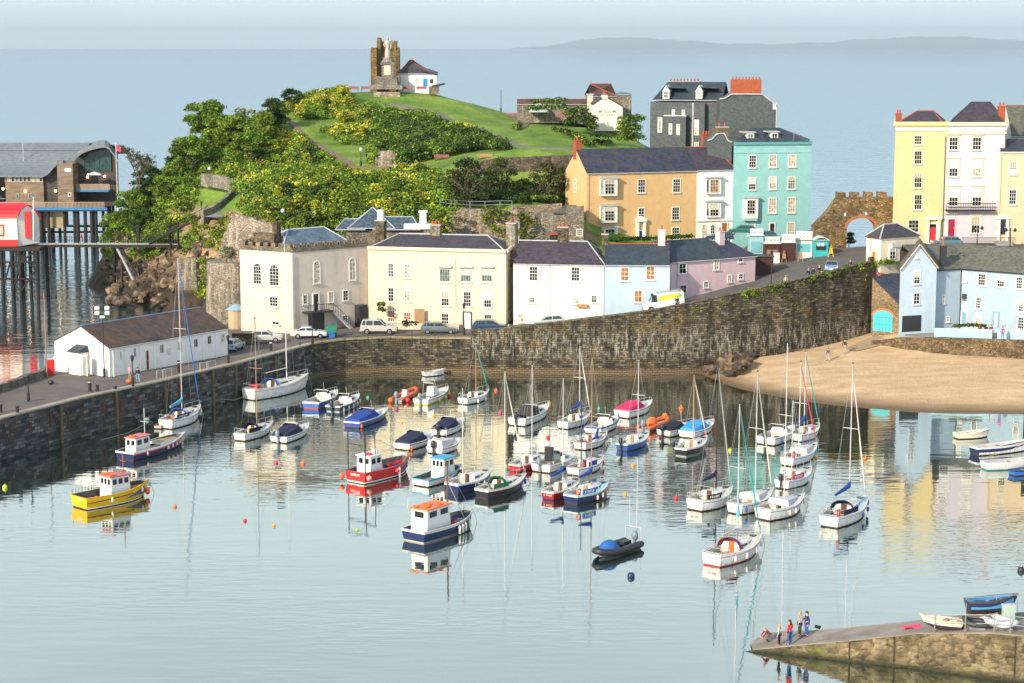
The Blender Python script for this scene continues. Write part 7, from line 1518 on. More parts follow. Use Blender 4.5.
  for t_ in(t0,t1): x_=s.x(t_,s.fb); y=s.b(t_)*(1-side); z=s.zs(t_); mb.add([(x_,-y,floor),(x_,y,floor),(x_,y,z),(x_,-y,z)],[(0,1,2,3)])
  return mb.build(name,[mat,fmat or mat],s.root,world=False)
 def cabin(s,t0,t1,w0,w1,h0,h1,mat,name='cabin',top=None,win=True,slope=.35,winmat=None):
  z0=min(s.zs(t0),s.zs(t1))-.05; mb=MB(); B=[];Tt=[]
  for t_,w_ in((t0,w0),((t0+t1)/2,(w0+w1)/2+.06),(t1,w1)): B.append((s.x(t_,s.fb),w_*s.b(t_ if t_<.7 else t_)))
  hs_=[h0,(h0+h1)/2+.02,h1]; xb=[p[0] for p in B]; yb=[p[1] for p in B]
  xt=[xb[0]+.05,xb[1],xb[2]-slope*h1*1.6]; yt=[y*.84 for y in yb]; zt=[z0+h for h in hs_]
  lo=[(xb[i],-yb[i],z0) for i in range(3)]; lo2=[(xb[i],yb[i],z0) for i in range(3)]; hi=[(xt[i],-yt[i],zt[i]) for i in range(3)]; hi2=[(xt[i],yt[i],zt[i]) for i in range(3)]; mid=[(xt[i],0,zt[i]+.06) for i in range(3)]
  mb.strip(lo,hi); mb.strip(lo2,hi2); mb.strip(hi,mid,1); mb.strip(mid,hi2,1); mb.add([lo[0],lo2[0],hi2[0],mid[0],hi[0]],[(0,1,2,3,4)]); mb.add([lo[2],lo2[2],hi2[2],mid[2],hi[2]],[(0,1,2,3,4)])
  o=mb.build(name,[mat,top or mat],s.root,world=False)
  if win:
   for sg,a,b_ in((-1,lo,hi),(1,lo2,hi2)):
    for k in range(2):
     m=MB(); q=[]
     for f_,g_ in((.12,.35),(.88,.35),(.88,.8),(.12,.8)):
      p0=Vector(a[k]).lerp(Vector(a[k+1]),f_); p1=Vector(b_[k]).lerp(Vector(b_[k+1]),f_); p=p0.lerp(p1,g_); q.append(p+Vector((0,sg*.012,0)))
     m.add(q,[(0,1,2,3)]); m.build('cabin_window',winmat or GLB,o,world=False)
  s.cz=zt[0]; s.ct=t0; return o
 def mast(s,uv_top,t_,mat=ALU,sp=True,boom=None,cover=None,jib=None,stay=True,r=.055,coverlen=.36,lean=0,bh=1.05):
  x_=s.x(t_,s.fb); z0=s.zs(t_)
  wp=s.root.matrix_basis@Vector((x_,0,z0)); dz=ray(*uv_top)[1]
  Y=wp.y; zt=H+dz*Y-s.root.location.z; mh=zt
  mb=MB(); mb.tube((x_,0,z0-.1),(x_-lean,0,mh),r,r*.65,n=7); m=mb.build('mast',mat,s.root,world=False)
  mb=MB(); mb.box((x_-lean,0,mh+.08),(.25,.05,.1)); mb.tube((x_-lean,0,mh),(x_-lean,0,mh+.45),.012,n=4); mb.build('masthead_gear',DARK,m,world=False)
  if sp: mb=MB(); zz_=z0+(mh-z0)*.55; mb.tube((x_,-.75,zz_),(x_,.75,zz_),.03,n=5); mb.build('spreaders',mat,m,world=False)
  rg=MB()
  for sg in(-1,1):
   yy=s.b(t_)*.92*sg; rg.path([(x_-.15,yy,z0),(x_-.05,.72*sg if sp else yy*.5,z0+(mh-z0)*.55),(x_-lean,0,mh)],.009,3,cap=False)
  if stay:
   rg.tube((s.x(1,s.fb)-.1,0,s.zs(1)),(x_-lean,0,mh),.009,n=3); rg.tube((.05,0,s.zs(0)),(x_-lean,0,mh),.009,n=3)
  rg.build('rigging',STEEL,m,world=False)
  if jib:
   A=Vector((s.x(1,s.fb)-.15,0,s.zs(1)+.3)); Bq=Vector((x_-lean,0,mh*.97)); mb=MB(); mb.path([A,A.lerp(Bq,.15),A.lerp(Bq,.85),Bq],[.03,.07,.045,.025],6); mb.build('furled_jib',jib,s.root,world=False)
  if boom is not False:
   bl=s.L*coverlen; zb=z0+bh; mb=MB(); mb.tube((x_-.1,0,zb),(x_-bl,0,zb-.12),.05,n=6); bo=mb.build('boom',mat,s.root,world=False)
   if cover: mb=MB(); mb.path([(x_+.05,0,zb+.55),(x_-.15,0,zb+.22),(x_-bl*.4,0,zb+.10),(x_-bl*1.0,0,zb-.02)],[.10,.19,.17,.09],8); mb.build('boom_cover',cover,bo,world=False)
  s.mh=mh
 def hood(s,t_,mat,w_=.75,h=.85,l=.9):
  x_=s.x(t_,s.fb); y=s.b(t_)*w_; z=s.zs(t_); mb=MB(); rows=[]
  for j,(dx,hh) in enumerate(((0,1),(l*.45,.96),(l,.35))):
   rows.append([(x_+dx,y*math.cos(q)*(1-.1*j),z+h*hh*math.sin(q)) for q in[math.pi*k/8 for k in range(9)]])
  for j in range(2): mb.strip(rows[j],rows[j+1])
  mb.path([(p[0]-.01,p[1],p[2]) for p in rows[0]],.03,5); mb.build('spray_hood',mat,s.root,world=False)
 def fenders(s,ts,mat=FENW,side=-1,r=.11,l=.5):
  for t_ in ts:
   z=s.zs(t_)-.15; y=side*(s.b(t_)+r); x_=s.x(t_,s.fb); mb=MB(); mb.path([(x_,y,z),(x_,y,z-.08),(x_,y,z-.14),(x_,y,z-l+.05),(x_,y,z-l)],[.02,.05,r,r,.04],7); mb.build('fender',mat,s.root,world=False)
 def outboard(s,mat=OUTB,y=0,sc_=1):
  x_=-.28; z=s.zs(0); mb=MB(); mb.lathe((x_-.05*sc_,y,z+.0),[(.13*sc_,0),(.2*sc_,.12),(.22*sc_,.4*sc_),(.14*sc_,.62*sc_),(.03,.66*sc_)],8,smooth=True); mb.box((x_,y,z-.3),(.14*sc_,.14*sc_,.7)); mb.box((x_+.14,y,z+.02),(.3,.1,.12)); mb.build('outboard_motor',mat,s.root,world=False)
 def rail(s,ts,h=.5,name='pulpit',mat=STEEL):
  mb=MB()
  for sg in(-1,1):
   P=[]
   for t_ in ts: p=(s.x(t_,s.fb),sg*s.b(t_)*.9,s.zs(t_)+h); P.append(p); mb.tube((p[0],p[1],p[2]-h),p,.022,n=4)
   if len(P)>1: mb.path(P,.022,4)
  if ts[-1]>.95: mb.tube((s.x(ts[-1],s.fb),-s.b(ts[-1])*.9,s.zs(ts[-1])+h),(s.x(ts[-1],s.fb),s.b(ts[-1])*.9,s.zs(ts[-1])+h),.022,n=4)
  if ts[0]<.05: mb.tube((s.x(ts[0],s.fb),-s.b(ts[0])*.9,s.zs(ts[0])+h),(s.x(ts[0],s.fb),s.b(ts[0])*.9,s.zs(ts[0])+h),.022,n=4)
  mb.build(name,mat,s.root,world=False)
 def hatch(s,mat=TEAK,w_=.34,h=.55,t_=None):
  t_=t_ or s.ct; x_=s.x(t_,s.fb)-.03; z=s.zs(t_); mb=MB(); mb.box((x_,0,z+.0),(.06,w_*s.bm*.5,h+.35)); mb.build('companionway_door',mat,s.root,world=False)
 def dodger(s,t0,t1,mat,side=-1,h=.5,txt=None):
  x0,x1=s.x(t0,s.fb),s.x(t1,s.fb); y0,y1=side*s.b(t0)*1.0,side*s.b(t1)*1.0; z=s.zs((t0+t1)/2); mb=MB(); q=[(x0,y0,z+.05),(x1,y1,z+.07),(x1,y1,z+h),(x0,y0,z+h)]; mb.hexa(q,[(a,b_-side*.03,c) for a,b_,c in q]); o=mb.build('dodger_cloth',mat,s.root,world=False); s.dg=(x0,y0,x1,y1,z,h); 
  if txt:
   a_=math.atan2(y1-y0,x1-x0); marks(math.hypot(x1-x0,y1-y0)*.75,h*.42,((x0+x1)/2,(y0+y1)/2+side*.035,z+h*.55),a_,WHITE,o,out=1)
 def name_on_transom(s,txt,size,mat,z,txt2=None):
  if txt is None: marks(.9,size*.8,(-.10*(z/s.fb)-.02,0,z),math.pi/2,mat,s.hull,out=1); return
  o=text(txt,size,(0,0,0),0,mat,None,bold=.008); o.parent=s.hull; o.location=(-.10*(z/s.fb)-.03,0,z); o.rotation_euler=(math.pi/2,0,-math.pi/2)
 def ring(s,x_,y,z,mat=ORANGE,flat=False,r=.28):
  mb=MB(); P=[]; 
  for k in range(11): q=2*math.pi*k/10; P.append((x_+(r*math.cos(q)),y+(r*math.sin(q) if flat else 0),z+(0 if flat else r*math.sin(q))))
  mb.path(P,.075,6,cap=False); mb.build('lifebuoy',mat,s.root,world=False)
def yacht(label,st,bw,mast,name='sailing_boat',mat_hull=GEL,band=None,boot=ANTIF,cover=None,jib=None,mastmat=ALU,hood=None,beam=None,fb=.85,fend=(),fmat=FENW,hatchm=TEAK,t_m=None,cabmat=GEL,dodg=None,dtxt=None,ob=None,deck=DECK,winmat=None,bh=1.05,big=False,noboom=False,ring=None,foredeck_cover=None,sp=True,z=0,coverlen=.36):
 s=Boat(name,label,'sailing boat',st,bw,beam=beam,fb=fb,tr=.60,boot=boot,top=mat_hull,band=band or mat_hull,group=None)
 s.deck(.42,1,deck); s.deck(0,.07,deck,n=2,name='after_deck'); s.well(.07,.42,.22,s.fb*.45,paint((.56,.56,.54),.5,.12),TEAK if big else SOLE)
 cb=s.cabin(.42,.80,.66,.42,.42,.26,cabmat,winmat=winmat); s.hatch(hatchm)
 if mast:
  if t_m is None:
   du=bw[0]-st[0]; t_m=.60
   if abs(du)>15:
    best=None
    for k in range(35,78):
     w_=s.root.matrix_basis@Vector((s.x(k/100,s.fb),0,s.zs(k/100))); u,_=proj(*w_)
     if best is None or abs(u-mast[0])<best[0]: best=(abs(u-mast[0]),k/100)
    t_m=best[1]
  s.mast(mast,t_m,mastmat,cover=cover,jib=jib,boom=False if noboom else None,bh=bh,sp=sp,coverlen=coverlen)
 if hood: s.hood(.36,hood)
 s.rail([.78,.9,1.0]); s.rail([.02,.14],name='pushpit')
 if fend: s.fenders(fend,fmat)
 if dodg: s.dodger(.10,.38,dodg,txt=dtxt)
 if ob: s.outboard(ob)
 if ring: s.ring(*[.25,-s.bm*.25,s.fb+.35],mat=ring)
 if foredeck_cover: s.cabin(.40,.92,.86,.3,.55,.30,foredeck_cover,name='deck_cover',win=False)
 r_=random.Random(int(st[0]*7)); cc=[NAVY,RED,TEALP,BLUE,DARK][r_.randrange(5)]
 for sg in(-1,1): mb=MB(); mb.path([(s.x(k/14,s.fb*.8),sg*(s.b(k/14)*.992+.012),s.zs(k/14)*.82) for k in range(14)],.022,4); mb.build('cove_line',cc,s.root,world=False)
 mb=MB(); mb.box((s.x(.86,1),0,s.zs(.86)+.09),(.45,.45,.08)); mb.build('fore_hatch',GLB,s.root,world=False)
 mb=MB(); mb.tube((.15,0,s.fb+.05),(s.x(.2,1),r_.uniform(-.2,.2),s.fb+.28),.03,n=5); mb.build('tiller',TEAK,s.root,world=False)
 for sg in(-1,1): mb=MB(); mb.lathe((s.x(.3,1),sg*s.b(.3)*.88,s.zs(.3)),[(.09,0),(.06,.08),(.08,.16)],7); mb.build('winch',STEEL,s.root,world=False)
 mb=MB(); x_=s.x(r_.uniform(.14,.3),1); mb.ell((x_,r_.uniform(-.4,.4),s.fb*.6),(.35,.28,.3),7,5); mb.build('kit_bag',r_.choice([NAVY,RED,GREY,DARK,TEAK]),s.root,world=False)
 if r_.random()<.6: s.name_on_transom(None,.16,NAVY,s.fb*.62)
 print('BOAT %.1f %.1f %s'%(s.L,s.mh if mast else 0,label[:40])); return s
def motor(label,st,bw,name='motor_boat',top=GEL,band=None,boot=ANTIF,cover=None,cuddy=True,ob=OUTB,beam=None,fb=.65,fend=(),fmat=FENW,screen=True,rail_=True,tarp=None,full=.4,z=0,wheel=None):
 s=Boat(name,label,'motor boat',st,bw,beam=beam,fb=fb,tr=.86,boot=boot,top=top,band=band or top,full=full)
 s.deck(.52,1,GEL); s.deck(0,.06,GEL,n=2,name='after_deck'); s.well(.06,.52,.16,s.fb*.35,paint((.56,.56,.54),.5,.12),SOLE)
 if tarp: s.cabin(.02,.95,.98,.35,.75,.35,tarp,name='tarpaulin',win=False,slope=1.0)
 elif cover:
  s.cabin(.03,.62,.97,.85,.30,.75,cover,name='canopy_cover',win=False,slope=.9); s.cabin(.6,.86,.7,.4,.32,.2,GEL,win=False) 
 elif cuddy: s.cabin(.50,.86,.8,.45,.55,.22,GEL,slope=1.0)
 if screen and not tarp:
  x_=s.x(.52,s.fb); z0=s.zs(.52)+(.5 if cover or cuddy else .0); y=s.b(.52)*.68; mb=MB(); mb.add([(x_,-y,z0),(x_,y,z0),(x_-.3,y*.9,z0+.38),(x_-.3,-y*.9,z0+.38),(x_-.9,-y*1.05,z0),(x_-.8,-y,z0+.34),(x_-.9,y*1.05,z0),(x_-.8,y,z0+.34)],[(0,1,2,3),(0,3,5,4),(1,6,7,2)]); w_=mb.build('windscreen',glass((.06,.08,.09)),s.root,world=False); mb=MB(); mb.path([(x_-.8,-y,z0+.35),(x_-.3,-y*.9,z0+.39),(x_-.3,y*.9,z0+.39),(x_-.8,y,z0+.35)],.03,5); mb.build('screen_frame',WHITE,w_,world=False)
 if ob: s.outboard(ob,sc_=1.15)
 if rail_: s.rail([.62,.8,.97],.35)
 if fend: s.fenders(fend,fmat)
 r_=random.Random(int(st[0]*5))
 if not tarp:
  for q in range(2): mb=MB(); mb.box((s.x(.18+.2*q,1),r_.uniform(-.4,.4),s.fb*.55),(.4,.45,.3)); mb.build('seat',r_.choice([LGREY,TEAK,NAVY,GREY]),s.root,world=False)
 mb=MB(); mb.tube((s.x(.7,1),s.bm*.2,s.fb),(s.x(.66,1),s.bm*.2,s.fb+1.5),.015,n=4); mb.build('whip_aerial',WHITE,s.root,world=False)
 for sg in(-1,1): mb=MB(); mb.path([(s.x(k/14,s.fb*.8),sg*(s.b(k/14)*.992+.015),s.zs(k/14)*.86) for k in range(14)],.03,4); mb.build('rubbing_strake',r_.choice([DARK,NAVY,GREY]),s.root,world=False)
 print('MOTOR %.1f %s'%(s.L,label[:40])); return s
def wheelhouse(s,t0,t1,w_,h,wall,roofm,wins=(3,2),z0=None,roof_h=.1,over=.12):
 x0,x1=s.x(t0,s.fb),s.x(t1,s.fb); z=z0 if z0 is not None else s.fb*.4; zt=s.zs(t0)+h; c=((x0+x1)/2,0,(z+zt)/2); mb=MB(); mb.hexa([(x0,-w_/2,z),(x1,-w_/2,z),(x1,w_/2,z),(x0,w_/2,z)],[(x0+.08,-w_/2*.95,zt),(x1-.18,-w_/2*.95,zt),(x1-.18,w_/2*.95,zt),(x0+.08,w_/2*.95,zt)]); o=mb.build('wheelhouse',wall,s.root,world=False)
 mb=MB(); mb.box(((x0+x1)/2-.03,0,zt+roof_h/2+.003),(x1-x0+over,w_+over,roof_h)); mb.build('roof',roofm,o,world=False)
 zc=zt-.42; n=wins[0]
 for k in range(n): mb=MB(); y=(-.5+(k+.5)/n)*w_*.86; mb.box((x0+.045,y,zc),(.05,w_*.86/n*.62,.48)); mb.build('window',GL,o,world=False); mb=MB(); mb.box((x1-.10,y,zc),(.06,w_*.86/n*.7,.48)); mb.build('window',GL,o,world=False)
 for sg in(-1,1):
  for k in range(wins[1]): mb=MB(); xx=x0+.12+(x1-x0-.3)*(k+.5)/wins[1]; mb.box((xx,sg*(w_/2*.965),zc),((x1-x0-.3)/wins[1]*.65,.05,.48)); mb.build('window',GL,o,world=False)
 s.whz=zt+roof_h; s.whx=(x0,x1); return o
def fishing(label,st,bw,top,band,beam=None,fb=.95,wt=(.3,.55),ww=1.5,wh=1.35,roofm=RED,wins=(3,2),boot=ANTIF,wall=WHITE,z=0):
 s=Boat('fishing_boat',label,'fishing boat',st,bw,beam=beam,fb=fb,tr=.84,boot=boot,top=top,band=band,full=.5); s.well(.02,.93,.10,s.fb*.40,paint((.10,.11,.12),.7),paint((.22,.22,.21),.8),n=12); s.deck(.93,1,DECK,n=3,name='foredeck')
 wheelhouse(s,wt[0],wt[1],ww,wh,wall,roofm,wins); print('FISH %.1f %s'%(s.L,label[:40])); return s
def clutter(s,pts,mats,seed=1):
 r=random.Random(seed)
 for i,(t_,y,z) in enumerate(pts):
  mb=MB(); k=r.choice([0,1,2]); x_=s.x(t_,s.fb); q=r.uniform(.25,.45)
  if k==0: mb.box((x_,y,z+q*.4),(q*1.5,q*1.1,q*.8),r.uniform(0,1))
  elif k==1: mb.ell((x_,y,z+q*.5),(q*.6,q*.6,q*.5),8,5)
  else: mb.path([(x_+q*math.cos(a),y+q*math.sin(a),z+.05+a*.02) for a in np.arange(0,12,.6)],.05,5)
  mb.build(('crate','float','rope_coil')[k],mats[i%len(mats)],s.root,world=False)
# --- left of the harbour
s=fishing('yellow fishing boat with a white wheelhouse and faded red roof, leftmost boat in the harbour',(80,508.5),(143.5,495.5),YEL,YEL,beam=2.9,fb=1.05,wt=(.40,.70),ww=1.75,wh=1.35,roofm=paint((.50,.17,.17),.7),wins=(3,3))
for side in(-1,1):
 mb=MB(); A=[s.P(k/8,1.0,0) for k in range(7)]; mb.path([(s.x(k/10,.6),side*(s.b(k/10)*.985+.02),.62+.02*k) for k in range(0,8)],.035,5); mb.build('rubbing_strake',DARK,s.root,world=False)
mb=MB(); mb.path([(s.x(k/12,.1),-s.b(k/12)*.885-.01,.1) for k in range(12)],.04,5); mb.build('boot_stripe',WHITE,s.root,world=False)
for sg in(-1,1): s.ring(s.whx[0]+.25,sg*.45,s.whz+.08,flat=True)
s.fenders([.35,.85],FENW); mb=MB(); mb.ell((s.x(.95,1),-.55,.5),(.24,.24,.34),8,6); mb.build('buoy_float',ORANGE,s.root,world=False)
s.name_on_transom(None,.26,paint((.85,.85,.85),.5),.86)
mb=MB(); mb.tube((s.whx[1]-.2,0,s.whz),(s.whx[1]-.2,0,s.whz+1.6),.04,n=5); mb.tube((s.whx[1]-.2,-.4,s.whz+1.0),(s.whx[1]-.2,.4,s.whz+1.0),.03,n=4); mb.build('mast',paint((.35,.1,.06),.6),s.root,world=False)
for k in range(7): mb=MB(); x_=s.x(.02+.05*k,1); mb.tube((x_,s.b(.02+.05*k)*.92,1.1),(x_,s.b(.02+.05*k)*.92,1.55),.025,n=4); mb.build('stanchion',DARK,s.root,world=False); clutter(s,[(.1,.3,.45),(.2,-.5,.45),(.3,.4,.45),(.8,.2,.5),(.88,-.1,.6),(.84,.3,.6)],[GREY,LGREY,ORANGE,DARK],2)
s=fishing('old navy lifeboat style boat with red band and pink fenders near the pier wall',(125.5,460.5),(181,444),NAVY,paint((.75,.75,.75),.4),beam=2.7,fb=.85,wt=(.10,.36),ww=1.3,wh=1.15,roofm=paint((.6,.2,.2),.6),wins=(2,2))
for side in(-1,): mb=MB(); mb.path([(s.x(k/12,.7),side*(s.b(k/12)*.99+.015),s.zs(k/12)*.72) for k in range(12)],.06,5); mb.build('red_band',RED,s.root,world=False)
s.fenders([.2,.55,.64,.73,.81,.88,.94],FENP,r=.12,l=.4); s.ring(s.whx[0]+.4,0,s.whz+.1,ORANGE,True); s.cabin(.50,.86,.7,.45,.18,.12,GEL,name='foredeck_cover',win=False,top=TAN)
mb=MB(); mb.tube((s.whx[1]-.1,0,s.whz-.2),(s.whx[1]-.1,0,s.whz+2.6),.045,n=5); mb.tube((s.whx[1]-.1,-.5,s.whz+1.2),(s.whx[1]-.1,.5,s.whz+1.2),.03,n=4); m_=mb.build('mast',LGREY,s.root,world=False)
mb=MB(); x_=s.whx[1]; mb.add([(x_,0,s.whz+1.6),(x_+.75,.1,s.whz+1.45),(x_+.75,.1,s.whz+1.2),(x_,0,s.whz+1.32)],[(0,1,2,3)],0); mb.add([(x_,0,s.whz+1.32),(x_+.75,.1,s.whz+1.2),(x_+.75,.1,s.whz+.92),(x_,0,s.whz+1.05)],[(0,1,2,3)],1); mb.build('flag',[WHITE,paint((.02,.35,.12),.6)],m_,world=False)
s=Boat('dinghy','small varnished wooden tender moored between the lifeboat and the blue boom yacht','dinghy',(158,429),(175,421),beam=1.2,fb=.35,tr=.7,top=paint((.55,.56,.56),.5),band=TAN); s.well(.04,.9,.08,.08,TAN,WOOD)
for t_ in(.3,.55): mb=MB(); mb.box((s.x(t_,.3),0,.26),(.18,s.bm*.8,.04)); mb.build('thwart',ORANGE,s.root,world=False)
yacht('white yacht with bright blue boom cover and blue furled jib alongside the pier',(166,429),(198,417),(180.5,258),cover=SKYB,jib=BLUE,beam=2.8,fb=.95,fend=(.5,.8,.92),hood=BLUE,dodg=NAVY,dtxt='MISTRAL',t_m=.5,ring=ORANGE,bh=1.3)
s=yacht('largest white yacht with a tall thick white mast against the pier corner',(249,400),(305,388),(288,236),name='yacht',mastmat=WHITE,beam=3.3,fb=1.25,hood=BLUE,fend=(.93,),big=True,t_m=.66,bh=1.5)
mb=MB(); mb.box((s.x(.12,1),0,1.45),(.5,1.2,.35)); mb.build('cockpit_locker',RED,s.root,world=False)
s=yacht('small white sailing boat with navy hood and yellow cover, before the largest yacht',(240,441),(270,431),(257,319),hood=COVNAVY,dodg=COVNAVY,beam=2.3,fb=.75,mastmat=TAN,fend=(.8,),noboom=True)
mb=MB(); mb.box((s.x(.18,1),-s.bm*.3,1.0),(.5,.25,.55)); mb.build('yellow_bag',paint((.8,.35,.02),.6),s.root,world=False)
motor('white motor boat with a navy cockpit cover between the small sailing boat and open water',(279,443),(306,432),cover=COVNAVY,beam=2.3,fend=(.9,),ob=OUTG)
motor('blue and white cabin boat by the quay, left one of the pair',(311,409),(335,399),top=paint((.02,.10,.40),.35),band=GEL,boot=paint((.45,.06,.05),.5),beam=2.4,fb=.75,ob=None)
motor('navy and white open launch with many white fenders near the quay',(333,412),(357,402),top=paint((.03,.04,.07),.4),band=GEL,boot=paint((.35,.48,.55),.5),fend=(.1,.28,.46,.64,.82),beam=2.1,ob=OUTB)
motor('motor boat under a bright navy cover with an orange fender at its stern',(352,428),(385,416),top=paint((.03,.08,.30),.4),band=GEL,cover=COVBLUE,beam=2.3,ob=None,fend=(0.03,),fmat=ORANGE)
# --- middle
s=fishing('bright red fishing boat with a white wheelhouse and tall dark gantry',(356,483),(405.5,470),RED,RED,beam=2.9,fb=1.05,wt=(.16,.40),ww=1.75,wh=1.25,roofm=WHITE,wins=(2,2),boot=DARK)
mb=MB(); mb.path([(s.x(k/12,.1),-s.b(k/12)*.89-.01,.12) for k in range(13)],.06,5); mb.box((-.06,0,.13),(.06,2.1,.12)); mb.build('boot_stripe',WHITE,s.root,world=False)
s.name_on_transom('KATE W',.30,WHITE,.78); s.fenders([.04],paint((.75,.30,.25),.5),r=.26,l=.55); s.fenders([.62],FENW,r=.13,l=1.3); s.fenders([.56],PINKR,r=.2,l=.4)
mb=MB()
for y in(-1.1,1.1):
 for x_ in(.15,): mb.tube((x_,y,.9),(x_,y,4.9),.06,n=5)
 mb.tube((2.0,y*.6,1),(1.9,y*.6,4.4),.05,n=5)
mb.tube((.15,-1.3,4.9),(.15,1.3,4.9),.06,n=5); mb.tube((1.9,-.8,4.4),(1.9,.8,4.4),.05,n=5); mb.tube((.15,-1.1,3.6),(.15,1.1,3.6),.04,n=5); mb.tube((.15,0,4.9),(s.x(.98,1),0,1.6),.015,n=3); mb.build('gantry',DARK,s.root,world=False)
mb=MB(); mb.lathe((s.whx[1]-.4,-.2,s.whz),[(.3,0),(.34,.2),(.2,.45)],8); mb.build('radar_dome',WHITE,s.root,world=False); s.ring(s.whx[0]+.5,-.2,s.whz+.1,RED,True)
mb=MB(); mb.ell((-.45,1.35,.55),(.26,.26,.3),8,6); mb.build('buoy_float',ORANGE,s.root,world=False); clutter(s,[(.5,.3,.45),(.55,-.4,.45),(.6,.1,.45),(.66,.5,.5),(.7,-.3,.5),(.76,0,.55),(.8,.3,.6),(.06,.6,.5)],[GREY,PINKR,TEALP,DARK,LGREY,BLUE],4)
mb=MB(); mb.path([(s.x(.75,1),-s.b(.75),1.2),(s.x(.9,1),-s.b(.9),1.5),(s.x(.99,1),0,2.0),(s.x(.99,1),0,1.2)],.06,5); mb.build('bow_rail',TAN,s.root,world=False)
def rib(label,st,bw,tube_,floor=GREY,console=WHITE,beam=2.1,r=.25,cov=None,ob=OUTB,arch=False,seat=None,name='inflatable_boat',z=0.0,pts=None):
 S=W(*st,z) if not pts else Vector(pts[0]); B=W(*bw,z) if not pts else Vector(pts[1]); d=B-S; L=math.hypot(d.x,d.y); root=thing(name,label,'inflatable boat',tuple(S),math.atan2(d.y,d.x)); mb=MB(); hw=beam/2-r
 P=[(-.35,-hw,r+.12),(0,-hw,r+.12)]+[(L*.55*k/3,-hw,r+.12) for k in(1,2,3)]+[(L*.55+L*.45*math.sin(q),-hw*math.cos(q),r+.12+.25*math.sin(q)**3) for q in[math.pi*k/8 for k in range(1,8)] if q<=math.pi/2+.01]
 Q=[(x_,-y,z_) for x_,y,z_ in P][::-1][1:]; mb.path(P+Q,[.08]+[r]*(len(P)+len(Q)-2)+[.08],9); tu=mb.build('buoyancy_tube',tube_,root,world=False)
 mb=MB(); mb.add([(-.1,-hw,.2),(L*.6,-hw,.2),(L*.92,0,.3),(L*.6,hw,.2),(-.1,hw,.2),(-.1,-hw*.6,-.25),(L*.6,-hw*.3,-.25),(L*.95,0,.1),(L*.6,hw*.3,-.25),(-.1,hw*.6,-.25)],[(0,1,2,3,4),(5,6,1,0),(6,7,2,1),(7,8,3,2),(8,9,4,3),(0,4,9,5)]); mb.build('floor',floor,root,world=False)
 if console: mb=MB(); mb.hexa([(L*.38,-.3,.2),(L*.52,-.3,.2),(L*.52,.3,.2),(L*.38,.3,.2)],[(L*.40,-.25,1.0),(L*.48,-.25,.95),(L*.48,.25,.95),(L*.40,.25,1.0)]); mb.build('console',console,root,world=False)
 if seat: mb=MB(); mb.box((L*.22,0,.5),(L*.2,.5,.5)); mb.build('seat',seat,root,world=False)
 if cov: mb=MB(); mb.ell((L*.68,0,.3),(L*.22,hw*.95,.95),12,6,z0=0.0); mb.build('console_cover',cov,root,world=False)
 if ob: mb=MB(); mb.lathe((-.25,0,.55),[(.16,0),(.27,.15),(.28,.45),(.15,.72)],9,smooth=True); mb.box((-.25,0,.2),(.18,.18,.9)); mb.build('outboard_motor',ob,root,world=False)
 if arch: mb=MB(); mb.path([(.0,-hw,.5),(-.05,-hw*.9,1.7),(-.05,hw*.9,1.7),(0,hw,.5)],.04,6); mb.tube((-.05,-.4,1.7),(-.05,-.4,4.2),.02,n=4); mb.tube((-.05,.3,1.7),(-.05,.3,4.0),.02,n=4); mb.build('a_frame',LGREY,root,world=False)
 return root,L
r0,L_=rib('small orange inflatable with a white outboard and buoys, against the far quay wall',(397,402),(415,393),paint((.75,.13,.04),.6,.2,6),console=WHITE,ob=OUTG,beam=1.8,r=.21)
mb=MB(); mb.ell((-.6,.55,.3),(.32,.32,.32),8,6); mb.build('buoy_float',ORANGE,r0,world=False); mb=MB(); mb.ell((.2,-1.25,.25),(.3,.3,.3),8,6); mb.build('buoy_float',RED,r0,world=False)
s=motor('white motor boat with yellow stripe and yellow fenders below the white dinghy',(421,405),(446,394.5),boot=YEL,fend=(.35,.6,.8),fmat=paint((.7,.72,.04),.5),cuddy=False,cover=None,screen=False,beam=2.2,ob=OUTG); s.cabin(.36,.60,.42,.38,1.1,.85,GEL,name='console_cover',win=False)
mb=MB(); mb.path([(s.x(.3,1),-.7,.7),(s.x(.3,1),-.6,2.2),(s.x(.3,1),.6,2.2),(s.x(.3,1),.7,.7)],.04,5); mb.build('arch',STEEL,s.root,world=False)
def dinghy(label,st,bw,top,band,inner,beam=1.4,fb=.42,thw=TAN,z=0.0,pts=None,hz=None,n_th=3,cat='rowing boat',Lw=None,boot=ANTIF):
 s=Boat('rowing_boat',label,cat,st,bw,beam=beam,fb=fb,tr=.72,boot=boot,top=top,band=band,rake=.25,z=z,pts=pts,hz=hz,Lw=Lw); s.well(.03,.93,.07,.10,inner,inner,n=10)
 for k in range(n_th): mb=MB(); t_=.15+.6*k/max(1,n_th-1); mb.box((s.x(t_,fb),0,s.fb*.72),(.22,s.b(t_)*1.8,.04)); mb.build('thwart',thw,s.root,world=False)
 return s
dinghy('white dinghy floating alone right under the far quay wall',(424,376.5),(443,374.5),GEL,GEL,GEL,beam=1.2,fb=.55)
motor('white motor boat under a dark navy cover left of the pale tarpaulin boat',(402,450),(432,440),cover=COVNAVY,beam=2.3,ob=None,fend=(.03,),fmat=ORANGE)
motor('white motor boat with navy cover behind the pale tarpaulin boat',(439,436),(461,426),cover=COVNAVY,beam=2.2,ob=OUTB)
motor('boat wrapped in a pale grey lilac tarpaulin with an outboard',(435,454),(456,447),tarp=paint((.60,.57,.60),.85,.15,5),beam=2.2,ob=OUTB,rail_=False)
s=yacht('small white sailing boat moored close to the far wall with a blue furled jib',(463,404.5),(486,398),(476,343),jib=TEALP,mastmat=TAN,beam=2.2,fb=.7,noboom=True,fend=(.3,.6))
